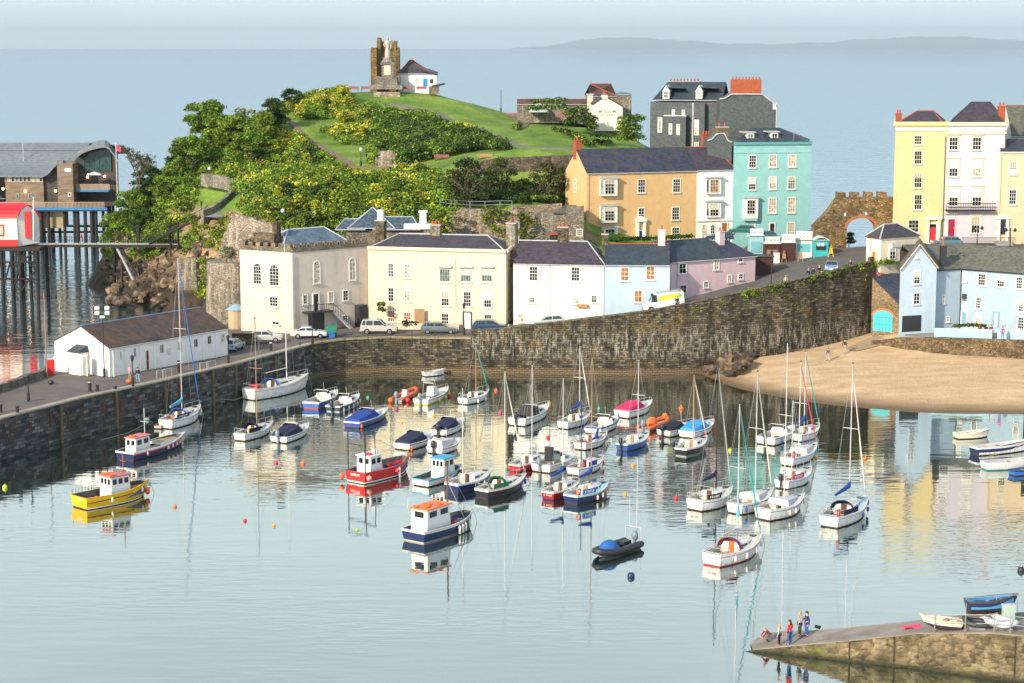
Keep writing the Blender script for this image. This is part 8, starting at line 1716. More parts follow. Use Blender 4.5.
s=fishing('small white fishing boat with sky blue deck and white wheelhouse before the tarpaulin boat',(421,486.5),(457,475),WHITE,SKYB,beam=2.3,fb=.7,wt=(.45,.74),ww=1.5,wh=1.4,roofm=SKYB,wins=(3,2)); s.fenders([.4],RED,r=.2,l=.4); s.fenders([.9],PINKR,r=.2,l=.4)
s=yacht('white and navy sailing cruiser with brown hatch between the blue and the green boats',(452,493),(488,481),(461,388),mat_hull=NAVY,band=GEL,beam=2.6,fb=.85,fend=(.55,.8),t_m=.30,noboom=True,sp=False)
s=yacht('dark hulled sailing boat with green hood and green cloths right of the navy cruiser',(482,498.5),(522,486),(505,371),mat_hull=paint((.02,.025,.03),.4),band=GEL,hood=COVG,dodg=COVG,beam=2.6,fb=.8,jib=SAILW,fend=(.7,.9),fmat=FENB,noboom=True,sp=False)
s=fishing('navy fishing boat with a white wheelhouse and bright orange roof in the centre front',(414,542),(468.5,524.5),NAVY,paint((.62,.62,.60),.5),beam=2.9,fb=.95,wt=(.10,.52),ww=1.75,wh=1.6,roofm=paint((.85,.22,.08),.6),wins=(1,2),boot=paint((.45,.40,.34),.6))
for x_,y in((.7,.4),(1.3,-.3),(1.9,.1),(2.6,-.5)): s.ring(x_,y,s.whz+.1,ORANGE,True,r=.22)
mb=MB(); x_=s.x(.60,1); mb.tube((x_,0,.4),(x_,0,5.9),.09,.07,n=6); m_=mb.build('mast',paint((.12,.07,.04),.6),s.root,world=False); mb=MB()
for y in(-.9,.9): mb.tube((x_+1.2,y,.9),(x_,0,4.3),.035,n=5)
mb.tube((x_,0,5.6),(s.x(.98,1),0,1.2),.015,n=3); mb.build('rigging',STEEL,m_,world=False); s.fenders([.56,.62,.68,.8],FENW,r=.12,l=.8); clutter(s,[(.6,.4,.4),(.7,-.3,.4),(.75,.4,.45),(.82,0,.5),(.66,-.5,.4)],[PINKR,GREY,RED,LGREY],5)
mb=MB(); mb.path([(s.x(.0,1),-1.2,.98),(s.x(0,1),1.2,.98)],.05,5); mb.tube((0.3,.9,2.6),(.3,.9,3.4),.03,n=4); mb.build('stern_rail',LGREY,s.root,world=False)
r0,L_=rib('black inflatable boat with blue console cover and grey A-frame in open water',(633,547),(597,559),paint((.025,.03,.045),.5),console=None,cov=SKYB if False else paint((.02,.12,.42),.8,.2,5),ob=OUTG,arch=True,seat=DARK,beam=2.2,r=.28)
s=motor('white motor boat with black canopy left of the tall sailing boats near the far wall',(517,426),(546,414),cover=None,ob=OUTB,beam=2.4,fb=.8); s.cabin(.30,.55,.8,.75,.9,.85,paint((.03,.03,.035),.7),name='canopy',win=False)
mb=MB(); mb.tube((s.x(.45,1),0,1.5),(s.x(.45,1),0,3.9),.03,n=5); mb.build('mast',STEEL,s.root,world=False)
s=yacht('small red hulled sailing boat with a white cabin left of the white powerboat',(515,471.5),(543,461.5),(532,365),mat_hull=RED,band=GEL,beam=2.2,fb=.65,fend=(.5,.9),fmat=FENW,noboom=True,sp=False)
s=motor('white powerboat with a large dark engine and an upright dark cover',(541,472.5),(571,462),ob=OUTG,beam=2.5,fb=.75); mb=MB(); mb.box((s.x(.30,1),.1,1.5),(.35,.8,1.4)); mb.build('upright_cover',DARK,s.root,world=False)
yacht('white sailing boat with blue boom cover near the far wall, by the black canopy boat',(563,429),(588,420.5),(579.5,346),cover=COVBLUE,beam=2.2,fb=.75,jib=SAILW,hatchm=TEAK)
motor('blue and white speedboat moored right of the blue boom cover sailing boat',(593,434),(616,424),top=GEL,band=paint((.02,.08,.35),.4),ob=None,beam=2.3,fb=.7)
s=yacht('white mastless boat with a dropped blue sail cover just below the blue speedboat',(580,450),(604,441),None,beam=2.3,fb=.7,fend=(.9,)); mb=MB(); mb.path([(s.x(.2,1),-.9,1.0),(s.x(.45,1),-.6,1.0),(s.x(.55,1),-.5,1.7)],[.1,.17,.12],7); mb.build('sail_cover',COVBLUE,s.root,world=False)
s=yacht('white sailing boat with navy mast and maroon hatch in the central cluster',(573,475.5),(600,466),(569,398),mastmat=NAVY,beam=2.3,fb=.7,t_m=.3,hatchm=MAROON,noboom=True,sp=False,fend=(.85,),fmat=PINKR)
s.dodger(.25,.5,COVBLUE)
s=yacht('maroon hulled small boat with a white cabin, left of the navy boat with blue cloth',(548,500),(577,489),(563,378),mat_hull=paint((.30,.01,.02),.4),band=GEL,boot=NAVY,cover=COVBLUE,beam=2.2,fb=.75,coverlen=.42,sp=False,bh=1.3); s.name_on_transom(None,.22,WHITE,.45)
s=yacht('navy hulled sailing boat with pale blue deck, blue name cloth and an orange lifebuoy',(571,504),(605,492.5),(591.5,357),mat_hull=NAVY,band=GEL,deck=paint((.35,.58,.66),.6),mastmat=TAN,cover=COVBLUE,dodg=BLUE,dtxt='SEAHORSE',beam=2.6,fb=.8,fend=(.4,.55,.7,.82,.93),fmat=FENP,ring=ORANGE,bh=1.35,hatchm=TAN)
s=motor('white motor boat under a crimson cover close to the harbour wall',(622,418),(649,410),cover=COVR,ob=None,beam=2.3,fb=.8,screen=False)
r0,L_=rib('orange inflatable boat with an orange console beside the crimson covered boat',(644,431),(666,422.5),paint((.75,.15,.04),.6,.2,6),console=None,cov=None,ob=OUTG,beam=1.9,r=.22); mb=MB(); mb.ell((L_*.35,0,.6),(.9,.55,.6),9,6); mb.build('console_cover',ORANGE,r0,world=False); mb=MB(); mb.ell((L_*.95,0,.75),(.32,.32,.35),9,6); mb.build('buoy_float',ORANGE,r0,world=False)
s=yacht('blue and white open sailing boat with an outboard, below the orange inflatable',(622,451),(646,442),(638,360),mat_hull=paint((.02,.10,.38),.35),band=GEL,beam=2.2,fb=.75,ob=OUTB,hatchm=TAN,noboom=True)
motor('white motor boat under a black flat cover between two covered boats',(664,436.5),(692,430),cover=paint((.012,.014,.025),.85),ob=OUTB,beam=2.1,fb=.65,screen=False)
motor('motor boat under a bright sky blue cover with red fenders',(687,438),(711,428.5),cover=paint((.04,.30,.65),.8,.2,5),ob=None,beam=2.2,fb=.7,fend=(.3,.7),fmat=RED,screen=False)
yacht('black hulled small sailing boat with varnished mast and teak hatch',(681,456.5),(704,447),(693,375),mat_hull=paint((.012,.015,.02),.35),band=GEL,boot=paint((.30,.33,.30),.6),mastmat=paint((.55,.30,.10),.5),beam=2.2,fb=.8,jib=SAILW,hatchm=TAN,noboom=True,sp=False)
# --- right
s=yacht('white yacht with a black mast and dark boom cover, leftmost of the right group',(695,510.5),(728,500),(716,363),mastmat=paint((.015,.015,.02),.4),cover=COVNAVY,jib=SAILW,dodg=paint((.02,.02,.03),.7),dtxt='ANDANTE',beam=2.9,fb=.95,hood=None,bh=1.5,hatchm=TEAK,coverlen=.4); mb=MB(); mb.path([(s.x(.3,1),-1.0,1.0),(s.x(.3,1),-.8,1.9),(s.x(.3,1),.8,1.9),(s.x(.3,1),1.0,1.0)],.04,5); mb.build('hoop',GREY,s.root,world=False)
yacht('white yacht under pale grey deck covers with blue fenders, second of the right group',(735,514),(769,502),(755,372),beam=2.6,fb=.9,foredeck_cover=COVW,fend=(.06,),fmat=FENB,noboom=True,jib=SAILW,hatchm=TAN)
yacht('weathered white yacht with brown rudder and silver deck tarpaulin, third of the right group',(763,520),(800,508.5),(786,343),beam=2.7,fb=.95,foredeck_cover=paint((.50,.53,.58),.8),fend=(.35,.5,.9),noboom=True,t_m=.55,hatchm=DARK)
s=yacht('white sailing cruiser with maroon spray hood and turquoise furled jib',(712,566),(757,549),(737,404),hood=MAROON,jib=paint((.03,.45,.48),.7),beam=2.9,fb=.95,fend=(.2,.4,.62,.85),hatchm=paint((.5,.16,.04),.5),boot=paint((.35,.05,.06),.5),bh=1.35,coverlen=.34)
mb=MB(); x_=s.x(.55,1); mb.path([(x_,0,5.4),(x_,0,3.9),(x_,0,3.3)],[.05,.12,.19],6); mb.build('wrapped_sail',SKYB,s.root,world=False)
s=yacht('white sailing boat with crimson name cloth, in the column behind the third yacht',(782,489),(808,478),(783.5,400),beam=2.4,fb=.8,dodg=paint((.45,.02,.12),.7),dtxt='ROSE',ob=OUTB,t_m=.35,noboom=True,sp=False,hatchm=paint((.45,.12,.04),.5))
s=yacht('white sailing boat under a pale cover with a red lifebuoy and red furled jib',(787,466),(814,454),(795.5,362),beam=2.3,fb=.8,jib=PINKR,ring=RED,foredeck_cover=COVW,noboom=True,t_m=.42)
yacht('small white sailing boat with blue sail cover and teal stay, farthest of the right group',(796,441.5),(816.5,433),(804,352),cover=COVBLUE,jib=TEALP,beam=2.2,fb=.75,mat_hull=GEL,boot=NAVY,hatchm=paint((.45,.14,.04),.5))
motor('white motor boat with blue fenders and two outboards near the beach',(766,445),(791,436),fend=(.2,.6),fmat=FENB,beam=2.5,fb=.8,ob=OUTB)
yacht('white yacht with royal blue boom cover and blue spray hood, alone at the right',(829,527.5),(863,510),(849,364),cover=COVBLUE,jib=SAILW,hood=COVNAVY,beam=2.9,fb=.95,fend=(.5,.72,.92),fmat=FENB,ring=RED,bh=1.6,coverlen=.42,deck=paint((.45,.60,.65),.6),dodg=COVNAVY)
dinghy('small cream rowing dinghy near the beach edge',(956,438.5),(987,436.5),paint((.72,.62,.42),.5),GEL,OFFW,beam=1.5,fb=.6)
dinghy('navy open rowing boat with white gunwale by the right edge of the photograph',(974,455),(1034,448.5),NAVY,GEL,GEL,beam=1.9,fb=.8)
dinghy('white rowing boat with turquoise waterline by the right edge of the photograph',(984,469.5),(1044,466),GEL,GEL,LGREY,beam=1.8,fb=.75,boot=paint((.02,.3,.33),.5))
dinghy('small blue and black dinghy cut by the right edge of the photograph',(1012,475.5),(1040,472),BLUE,DARK,BLUE,beam=1.3,fb=.5)
# mooring buoys
def buoy(u,v,mat,label,r=.24,group=None):
 p=W(u,v,0); root=thing('mooring_buoy',label,'buoy',(p.x,p.y,0),0,group); mb=MB(); mb.ell((p.x,p.y,r*.35),(r,r,r),9,7); mb.build('float',mat,root); mb=MB(); mb.path([(p.x,p.y,r*1.3),(p.x+.05,p.y,r*1.6),(p.x,p.y,r*1.85)],.03,5); mb.build('ring',STEEL,root)
LY=paint((.55,.62,.02),.5); OG=paint((.85,.33,.03),.5); GN=paint((.05,.45,.30),.5)
for u,v,m_,r,lab in((5,488,LY,.3,'yellow buoy at the left edge below the pier'),(175,507,ORANGE,.22,'orange buoy in open water right of the yellow fishing boat'),(245,521,RED,.2,'pink red buoy in open water, left of the pair'),(274,526,OG,.18,'small yellow orange buoy in open water, right of the pair'),(357,530,LY,.15,'small yellow green buoy below the red fishing boat'),
 (276,463,PINKR,.25,'pink buoy below the white covered motor boat'),(303,464,ORANGE,.3,'orange red buoy right of the white covered motor boat'),(368,398,GN,.22,'green buoy right of the fendered launch'),(396,410,PINKR,.2,'small dark red buoy below the orange inflatable'),(434,416,OG,.22,'orange buoy below the yellow striped boat'),(402,423,OG,.16,'tiny orange buoy above the navy covered motor boat'),
 (450,397,RED,.32,'red buoy right of the yellow striped boat'),(496,391,ORANGE,.26,'orange buoy right of the small wall side sailing boat'),(500,414,PINKR,.28,'pink and white buoy left of the black canopy boat'),(549,404,OG,.28,'orange buoy right of the black canopy boat'),(548,438,RED,.26,'red buoy above the white powerboat'),(599,409,GN,.22,'green buoy near the far wall above the speedboat'),
 (633,466,OG,.24,'orange buoy below the blue open sailing boat'),(625,495,OG,.22,'orange buoy right of the navy boat with pale deck'),(681,409,ORANGE,.32,'orange buoy right of the orange inflatable'),(660,438,PINKR,.2,'small pink buoy left of the black hulled boat'),(676,499,RED,.26,'red and white buoy left of the right group'),(730,451,LY,.24,'yellow buoy between the black hulled boat and the right group'),
 (816,458,OG,.22,'orange buoy right of the pale covered sailing boat'),(865,459,ORANGE,.24,'orange buoy above the lone blue hooded yacht'),(631,577,NAVY,.36,'large navy buoy in open water below the black inflatable'),(584,359,OG,.2,'') ,(1021,571,paint((.03,.03,.04),.5),.34,'dark buoy in open water at the right edge')):
 if lab: buoy(u,v,m_,lab,r*.82)
p=W(1025,441,0); r0=thing('mooring_post','tall dark timber mooring post at the right edge of the water','post',tuple(p)); mb=MB(); mb.tube((p.x,p.y,-4),(p.x,p.y,D(1022,386,p.y).z),.28,.22,n=8); mb.build('post',TIM,r0); 
# mooring lines
def line(a,b_,label): 
 mb=MB(); A=Vector(a);B=Vector(b_); mb.path([A,A.lerp(B,.5)-Vector((0,0,.3)),B],.025,4); o=mb.build('mooring_rope',ROPE); tag(o,label,'rope')
line(W(101,440,2.6)+Vector((0,0,0)),W(152,421,1.0),'thin mooring rope from the pier wall to the blue boom yacht'); line(W(222,399,2.6),W(246,396,1.2),'thin mooring rope from the pier wall to the largest yacht')
line(W(1028,441,2.2),W(989,456,.9),'yellow rope from the mooring post to the navy rowing boat')
# ---------- slipway with its boats ----------
SM=None
m,t,b=nt('slip_wall'); c=ramp(t,noise(t,.9,7,(1,1,1.3),.7),[(.3,(.05,.038,.02)),(.45,(.13,.10,.055)),(.62,(.28,.22,.13)),(.75,(.07,.055,.03))])
c=mixc(t,c,(.10,.13,.015),ramp(t,noise(t,.5,5,(.6,.6,1.6)),[(.60,0),(.68,.7)])); c=mixc(t,c,(.03,.025,.015),ramp(t,noise(t,1.3,7,(1,1,.6),.7),[(.54,0),(.64,.85)]))
g=N(t,'NewGeometry'); sz=N(t,'SeparateXYZ'); t.links.new(g.outputs['Position'],sz.inputs[0]); mr=N(t,'MapRange'); mr.inputs[1].default_value=.1; mr.inputs[2].default_value=.5; t.links.new(sz.outputs[2],mr.inputs[0])
v_=voro(t,1.7,(1,1,1.7)); se_=N(t,'SeparateColor'); t.links.new(v_,se_.inputs[0]); c=mixc(t,c,ramp(t,se_.outputs[0],[(0,.55),(1,1.25)]),.8,'MULTIPLY')
c=mixc(t,(.04,.04,.02),c,mr.outputs[0]); t.links.new(c,b.inputs['Base Color']); b.inputs['Roughness'].default_value=.95; bump(t,b,voro(t,1.7,(1,1,1.7),'DISTANCE_TO_EDGE','Distance'),.3,.8); SLW=m
F_=[(745.5,651,.02),(753,650.2,.12),(762,649.3,.22),(776,647.9,.4),(790,646.5,.6),(820,643.8,1.0),(851,641,1.44),(917.5,634,2.35),(989.6,633.5,3.0),(1018,636,3.05),(1070,640,3.1)]
Bk=[(745,649,.02),(757,639,.15),(771,631,.5),(820,627,1.3),(878.7,623,2.1),(934,617.7,2.7),(1017,611,3.2),(1075,607,3.3)]
fp=[W(*q) for q in F_]; bp=[W(*q) for q in Bk]
bp2=[]
for i,p in enumerate(fp):
 # match far edge at the same x
 x_=p.x; 
 for k in range(len(bp)-1):
  if bp[k].x<=x_<=bp[k+1].x or k==len(bp)-2: f_=(x_-bp[k].x)/(bp[k+1].x-bp[k].x); bp2.append(bp[k].lerp(bp[k+1],max(0,f_))); break
mb=MB(); A=[tuple(p) for p in fp]; B=[(p.x,p.y,q.z) for p,q in zip(bp2,fp)]
mb.strip(A,B,0); mb.strip([(x_,y,-4) for x_,y,z in A],A,1); mb.strip(B,[(x_,y,-4) for x_,y,z in B],1)
mb.add([A[0],B[0],(B[0][0],B[0][1],-4),(A[0][0],A[0][1],-4)],[(0,1,2,3)],1)
m,t,b=nt('slip_concrete'); c=ramp(t,noise(t,.6,7,(.6,1.6,1)),[(.3,(.16,.14,.125)),(.7,(.30,.27,.24))]); c=mixc(t,c,(.42,.38,.32),ramp(t,noise(t,1.5,6),[(.6,0),(.75,.5)])); t.links.new(c,b.inputs['Base Color']); b.inputs['Roughness'].default_value=.9; bump(t,b,noise(t,6,5),.03,.5)
sl=mb.build('slipway',[m,SLW]); tag(sl,kind='structure')
def slz(x_): 
 for i in range(len(fp)-1):
  if fp[i].x<=x_<=fp[i+1].x: f_=(x_-fp[i].x)/(fp[i+1].x-fp[i].x); return fp[i].z*(1-f_)+fp[i+1].z*f_
 return fp[-1].z if x_>fp[-1].x else 0
def S(u,v):
 z=1.
 for _ in range(25): z=slz(W(u,v,z).x)
 return W(u,v,z)
# pale kerb line on front edge
mb=MB(); 
for i in range(1,len(fp)-1): a,c_=fp[i],fp[i+1]; mb.hexa([a+Vector((0,-.02,.004)),c_+Vector((0,-.02,.004)),c_+Vector((0,.22,.004)),a+Vector((0,.22,.004))],[a+Vector((0,-.02,.07)),c_+Vector((0,-.02,.07)),c_+Vector((0,.22,.07)),a+Vector((0,.22,.07))])
tag(mb.build('slipway_kerb',CONC),kind='structure')
for u in(851,893,1001):
 x_=W(u,650,1).x; k=min(range(len(fp)-1),key=lambda i:abs((fp[i].x+fp[i+1].x)/2-x_)); f_=(x_-fp[k].x)/(fp[k+1].x-fp[k].x); q=fp[k].lerp(fp[k+1],f_); mb=MB(); mb.box((q.x,q.y-.01,q.z/2-1),(.10,.06,q.z+1.9)); tag(mb.build('slipway_joint',paint((.05,.04,.025),.9)),kind='structure')
a=S(924,629); c_=S(962,628.5); dinghy('cream rowing dinghy lying on the slipway against the rail',None,None,paint((.78,.66,.45),.5),paint((.6,.52,.36),.5),LGREY,beam=1.15,fb=.42,pts=((c_.x,c_.y-.1,c_.z+.12),(a.x,a.y-.1,a.z+.12)))
a=S(964,629.5); c_=S(984,628.5); rib('small black inflatable tender on the slipway between the cream dinghy and the grey inflatable',None,None,paint((.03,.035,.04),.5),console=None,ob=None,beam=1.3,r=.18,pts=((c_.x,c_.y,c_.z+.05),(a.x,a.y,a.z+.05)))
a=S(1014,632); c_=S(990,624); rib('pale grey inflatable tender on the slipway near its end',None,None,paint((.55,.57,.62),.5),console=None,ob=None,beam=1.5,r=.22,pts=((c_.x,c_.y,c_.z+.05),(a.x,a.y,a.z+.05)))
a=S(968,614.5); c_=S(1013,609.5); dinghy('bright blue open boat raised on a trailer at the top of the slipway',None,None,paint((.02,.04,.12),.5),paint((.10,.08,.07),.5),paint((.08,.32,.62),.5),beam=1.3,fb=.62,thw=paint((.12,.38,.68),.5),pts=((a.x,a.y,a.z+.35),(c_.x,c_.y,c_.z+.65)))
p=S(990,613); r0=thing('boat_trailer','low dark launching trailer under the bright blue boat','trailer',tuple(p)); mb=MB(); mb.box((p.x,p.y,p.z+.25),(2.6,.5,.12)); mb.build('frame',DARK,r0)
for dx in(-.5,.6):
 mb=MB(); mb.path([(p.x+dx,p.y-.35,p.z+.2),(p.x+dx,p.y-.2,p.z+.2)],.2,10); mb.build('wheel',BLACKM,r0)
p=S(912,628); mb=MB(); r_=random.Random(3); vs=[(p.x+dx,p.y+dy,p.z+.04+abs(r_.gauss(0,.07))) for dx in np.linspace(-.7,.7,8) for dy in np.linspace(-.25,.3,5)]; mb.add(vs,[(i*5+j,i*5+j+1,(i+1)*5+j+1,(i+1)*5+j) for i in range(7) for j in range(4)]); tag(mb.build('red_cloth',PINKR),'crumpled crimson cloth lying beside the cream dinghy on the slipway','cloth')
p=S(1008,622); r0=thing('locker','pale green upright locker box standing at the end of the slipway','locker',tuple(p)); mb=MB(); mb.box((p.x,p.y,p.z+.55),(.75,.5,1.1)); mb.build('body',paint((.38,.50,.45),.6),r0); mb=MB(); mb.box((p.x,p.y,p.z+1.13),(.82,.56,.05)); mb.build('lid',LGREY,r0)
def slrail(label,pts,h):
 P=[S(u,v) for u,v in pts]; r0=thing('slip_railing',label,'railing',tuple(P[0]))
 for p in P: mb=MB(); mb.tube(p,p+Vector((0,0,h)),.035,n=6); mb.build('post',GREY,r0)
 for k in(.5,1): mb=MB(); mb.path([p+Vector((0,0,h*k)) for p in P],.028,5); mb.build('rail',GREY,r0)
slrail('grey tubular railing along the front edge of the slipway',[(934.5,632),(965,632),(994,632.3),(1010,634),(1040,636)],1.15)
slrail('grey tubular railing along the far edge of the slipway behind the blue boat',[(966,614),(996,612),(1017,611),(1045,609.5)],1.1)
p=S(818,627); put_rock(p.x,p.y,p.z,.22,'small dark stone on the far edge of the slipway',None)
# ---------- people ----------
SKIN=paint((.55,.33,.24),.6,.05)
def skin(name,verts,edges,radii,mat,parent,sub=1,root=0):
 me=bpy.data.meshes.new(name); me.from_pydata([tuple(v) for v in verts],edges,[]); me.materials.append(mat); o=bpy.data.objects.new(name,me); C.objects.link(o); o.parent=parent
 m=o.modifiers.new('skin','SKIN'); m.use_smooth_shade=True
 for i,r in enumerate(radii): me.skin_vertices[0].data[i].radius=(r,r) if not hasattr(r,'__len__') else r
 me.skin_vertices[0].data[root].use_root=True
 if sub: s_=o.modifiers.new('sub','SUBSURF'); s_.levels=sub; s_.render_levels=sub
 return o
def person(pos,face,label,shirt,trous,hair,h=1.7,pose='stand',arms=('down','down'),long=False,coat=False,shoes=DARK,group=None,sit=.45):
 """face: direction looked at, radians (0 = +x)"""
 root=thing('person',label,'person',tuple(pos),face,group); k=h/1.72
 # joints in a frame where +x is forward, +y left
 hip=Vector((0,0,.92)); ch=Vector((.0,0,1.28)); nk=Vector((.0,0,1.47)); hd=Vector((.03,0,1.62))
 L={}
 if pose=='walk': leg={1:[(.0,.09,.9),(.14,.1,.5),(.20,.1,.08),(.34,.1,.04)],-1:[(.0,-.09,.9),(-.02,-.1,.5),(-.28,-.1,.12),(-.16,-.1,.04)]}
 elif pose=='sit':
  dz=sit-.92+.08; hip.z+=dz; ch.z+=dz; nk.z+=dz; hd.z+=dz; zz_=hip.z; leg={s:[(.02,s*.1,zz_-.02),(.42,s*.12,zz_+.0),(.44,s*.12,.08),(.58,s*.12,.04)] for s in(1,-1)}
 elif pose=='crouch':
  hip=Vector((-.12,0,.42)); ch=Vector((.12,0,.70)); nk=Vector((.26,0,.84)); hd=Vector((.36,0,.95)); leg={s:[(-.10,s*.1,.42),(.22,s*.14,.48),(-.02,s*.13,.09),(.14,s*.13,.04)] for s in(1,-1)}
 else: leg={s:[(0,s*.09,.9),(.01,s*.10,.5),(-.01,s*.11,.08),(.13,s*.13,.04)] for s in(1,-1)}
 sh_={s:nk+Vector((-.01,s*.17,-.06)) for s in(1,-1)}; arm={}
 for s,a in zip((1,-1),arms):
  p=sh_[s]
  if pose=='crouch': arm[s]=[p,p+Vector((.16,s*.05,-.22)),p+Vector((.30,0,-.42)),p+Vector((.33,-.0,-.50))]
  elif a=='down': arm[s]=[p,p+Vector((-.03,s*.07,-.28)),p+Vector((.05,s*.08,-.53)),p+Vector((.08,s*.07,-.62))]
  elif a=='bent': arm[s]=[p,p+Vector((.0,s*.07,-.27)),p+Vector((.22,-s*.02,-.20)),p+Vector((.30,-s*.05,-.17))]
  elif a=='face': arm[s]=[p,p+Vector((.10,s*.08,-.22)),p+Vector((.24,-s*.02,.02)),p+Vector((.24,-s*.08,.09))]
 K=lambda q: Vector(q)*k
 V=[K(hip),K(ch),K(nk),K(hd-Vector((.02,0,.07))),K(hd+Vector((.005,0,.03))),K(hd+Vector((.0,0,.09)))]; E=[(0,1),(1,2),(2,3),(3,4),(4,5)]; Rr=[(.13*k,.11*k),(.14*k,.10*k),.055*k,.06*k,.095*k,.07*k]
 for s in(1,-1):
  i=len(V); V+=[K(q) for q in leg[s]]; E+=[(0,i),(i,i+1),(i+1,i+2),(i+2,i+3)]; Rr+=[.085*k,.06*k,.042*k,.04*k]
  i=len(V); V+=[K(q) for q in arm[s]]; E+=[(2,i),(i,i+1),(i+1,i+2),(i+2,i+3)]; Rr+=[.05*k,.04*k,.03*k,.03*k]
 body=skin('body',V,E,Rr,SKIN,root)
 # clothing
 V=[K(hip+(ch-hip)*.05),K(ch),K(nk-Vector((0,0,.04)))]; E=[(0,1),(1,2)]; Rr=[(.15*k,.125*k),(.165*k,.12*k),(.09*k,.08*k)]
 if coat: V.append(K(hip-Vector((0,0,.22)))); E.append((0,3)); Rr.append((.19*k,.16*k))
 for s in(1,-1):
  i=len(V); V+=[K(q) for q in arm[s][:3]]; E+=[(2,i),(i,i+1),(i+1,i+2)]; Rr+=[.07*k,.056*k,.045*k]
 skin('top',V,E,Rr,shirt,root)
 V=[K(hip)]; E=[]; Rr=[(.14*k,.12*k)]
 for s in(1,-1):
  i=len(V); V+=[K(leg[s][0]),K(leg[s][1]),K(Vector(leg[s][2])+Vector((0,0,.04)))]; E+=[(0,i),(i,i+1),(i+1,i+2)]; Rr+=[.10*k,.075*k,.058*k]
 skin('trousers',V,E,Rr,trous,root)
 for s in(1,-1):
  mb=MB(); a_=K(leg[s][2]); b_=K(leg[s][3]); mb.ell(((a_.x+b_.x)/2,a_.y,.045),(.15,.055,.06),8,5); mb.build('shoe',shoes,root,world=False)
 hp=K(hd); mb=MB(); mb.ell((hp.x-.025,0,hp.z+.035),(.105*k,.098*k,.115*k),10,6,z0=-.25)
 if long: mb.ell((hp.x-.085,0,hp.z-.10),(.07*k,.10*k,.20*k),9,6)
 mb.build('hair',hair,root,world=False)
 mb=MB()
 for s in(1,-1): mb.ell((hp.x+.085*k,s*.035*k,hp.z+.01),(.012,.012,.010),5,4)
 mb.build('eyes',DARK,root,world=False); mb=MB(); mb.ell((hp.x+.10*k,0,hp.z-.02),(.02,.013,.022),5,4); mb.build('nose',SKIN,root,world=False)
 mb=MB(); mb.box((hp.x+.086*k,0,hp.z-.055),(.01,.04,.010)); mb.build('mouth',paint((.4,.12,.1),.6),root,world=False)
 for s,nm in((1,0),(-1,0)):  # hands with separate fingers
  w_=K(arm[s][2]); e_=K(arm[s][3]); d=(e_-w_).normalized(); sd=d.cross(Vector((0,0,1))) ; sd=sd.normalized() if sd.length>.1 else Vector((1,0,0)); mb=MB(); pc=w_+d*.07; mb.path([w_,pc,pc+d*.03],[.025,.038,.034],7)
  for f_ in range(4): o0=pc+d*.02+sd*(-.028+.019*f_); l=(.05,.062,.058,.045)[f_]; mb.path([o0,o0+d*l*.6,o0+d*l+sd.cross(d)*.018],[.011,.010,.007],5)
  o0=w_+d*.03+sd*.03; mb.path([o0,o0+sd*.03+d*.03,o0+sd*.035+d*.06],[.012,.011,.008],5); mb.build('hand',SKIN,root,world=False)
 return root
HB=paint((.05,.025,.015),.7); HBL=paint((.45,.28,.12),.7); HG=paint((.3,.29,.28),.7); JEAN=paint((.03,.09,.30),.8); BLKT=paint((.02,.02,.03),.8)
person(S(769,641),R(190),'person crouching low in a red and dark checked top near the tip of the slipway',paint((.28,.03,.04),.8,.5,12),paint((.10,.14,.14),.8),HBL,1.6,'crouch')
person(S(779,646),R(150),'person in a pale grey hooded top with red shoes, second from the slipway tip',paint((.45,.48,.54),.8),BLKT,HBL,1.5,arms=('down','face'),shoes=PINKR)
person(S(789.5,645.5),R(130),'person with long dark hair in a bright red top and blue jeans on the slipway',RED,JEAN,HB,1.75,arms=('down','bent'),long=True)
person(S(799.5,636.5),R(20),'blonde person in a long grey patterned coat facing a friend on the slipway',paint((.35,.33,.33),.8,.4,14),paint((.05,.05,.055),.8),HBL,1.72,arms=('bent','bent'),coat=True,long=True)
person(S(806.5,636.5),R(200),'dark haired person in a navy jacket, rightmost of the group on the slipway',paint((.02,.04,.12),.8),JEAN,HB,1.75,arms=('down','bent'),long=True)
def onbeach(u,v):
 z=2.
 for _ in range(20): q=W(u,v,z); z=B_.z(q.x,q.y)
 return W(u,v,z)
person(onbeach(828,361),R(100),'person in a blue top and pale shorts walking on the sand',paint((.03,.08,.35),.8),paint((.45,.42,.4),.8),HB,1.6,'walk')
person(onbeach(844.5,353.5),R(75),'person in dark navy jacket and grey trousers at the foot of the beach ramp',BLKT,paint((.35,.36,.42),.8),HB,1.8,'walk')
person(W(130,380.5,4.12),R(60),'person in a pink and white top by the pier lamp post',paint((.60,.35,.42),.8),paint((.35,.3,.25),.8),HBL,1.65,arms=('bent','down'))
person(W(138,383,4.12),R(-60),'person in a dark blue jacket and light jeans on the pier edge',paint((.03,.04,.10),.8),paint((.25,.35,.5),.8),HB,1.7,'walk')
p=D(81.5,242.5,306); person((p.x,306,zB+.01),R(0),'person in a pink top crossing the footbridge',paint((.65,.05,.15),.8),paint((.5,.45,.42),.8),HB,1.7,'walk')
def onroad(u,v):
 z=10.
 for _ in range(40): q=W(u,v,z); z=z*.5+road_z(q.x,q.y)*.5
 return W(u,v,z)
def behindwall(u,dy,label,*a,**k):
 x_,y_,z_=wallpt(u); f_=1+dy/y_; x_*=f_; y_*=f_; person((x_,y_,road_z(x_,y_)),*a[:1],label,*a[1:],**k)
behindwall(808,1.3,'blonde person in black, left of the three at the road bend',R(-60),BLKT,JEAN,HBL,1.7)
behindwall(813,1.6,'dark haired person in the middle of the three at the road bend',R(-60),BLKT,JEAN,HB,1.65)
behindwall(819,1.2,'person in a black jacket, right of the three at the road bend',R(-60),BLKT,JEAN,HBL,1.75)
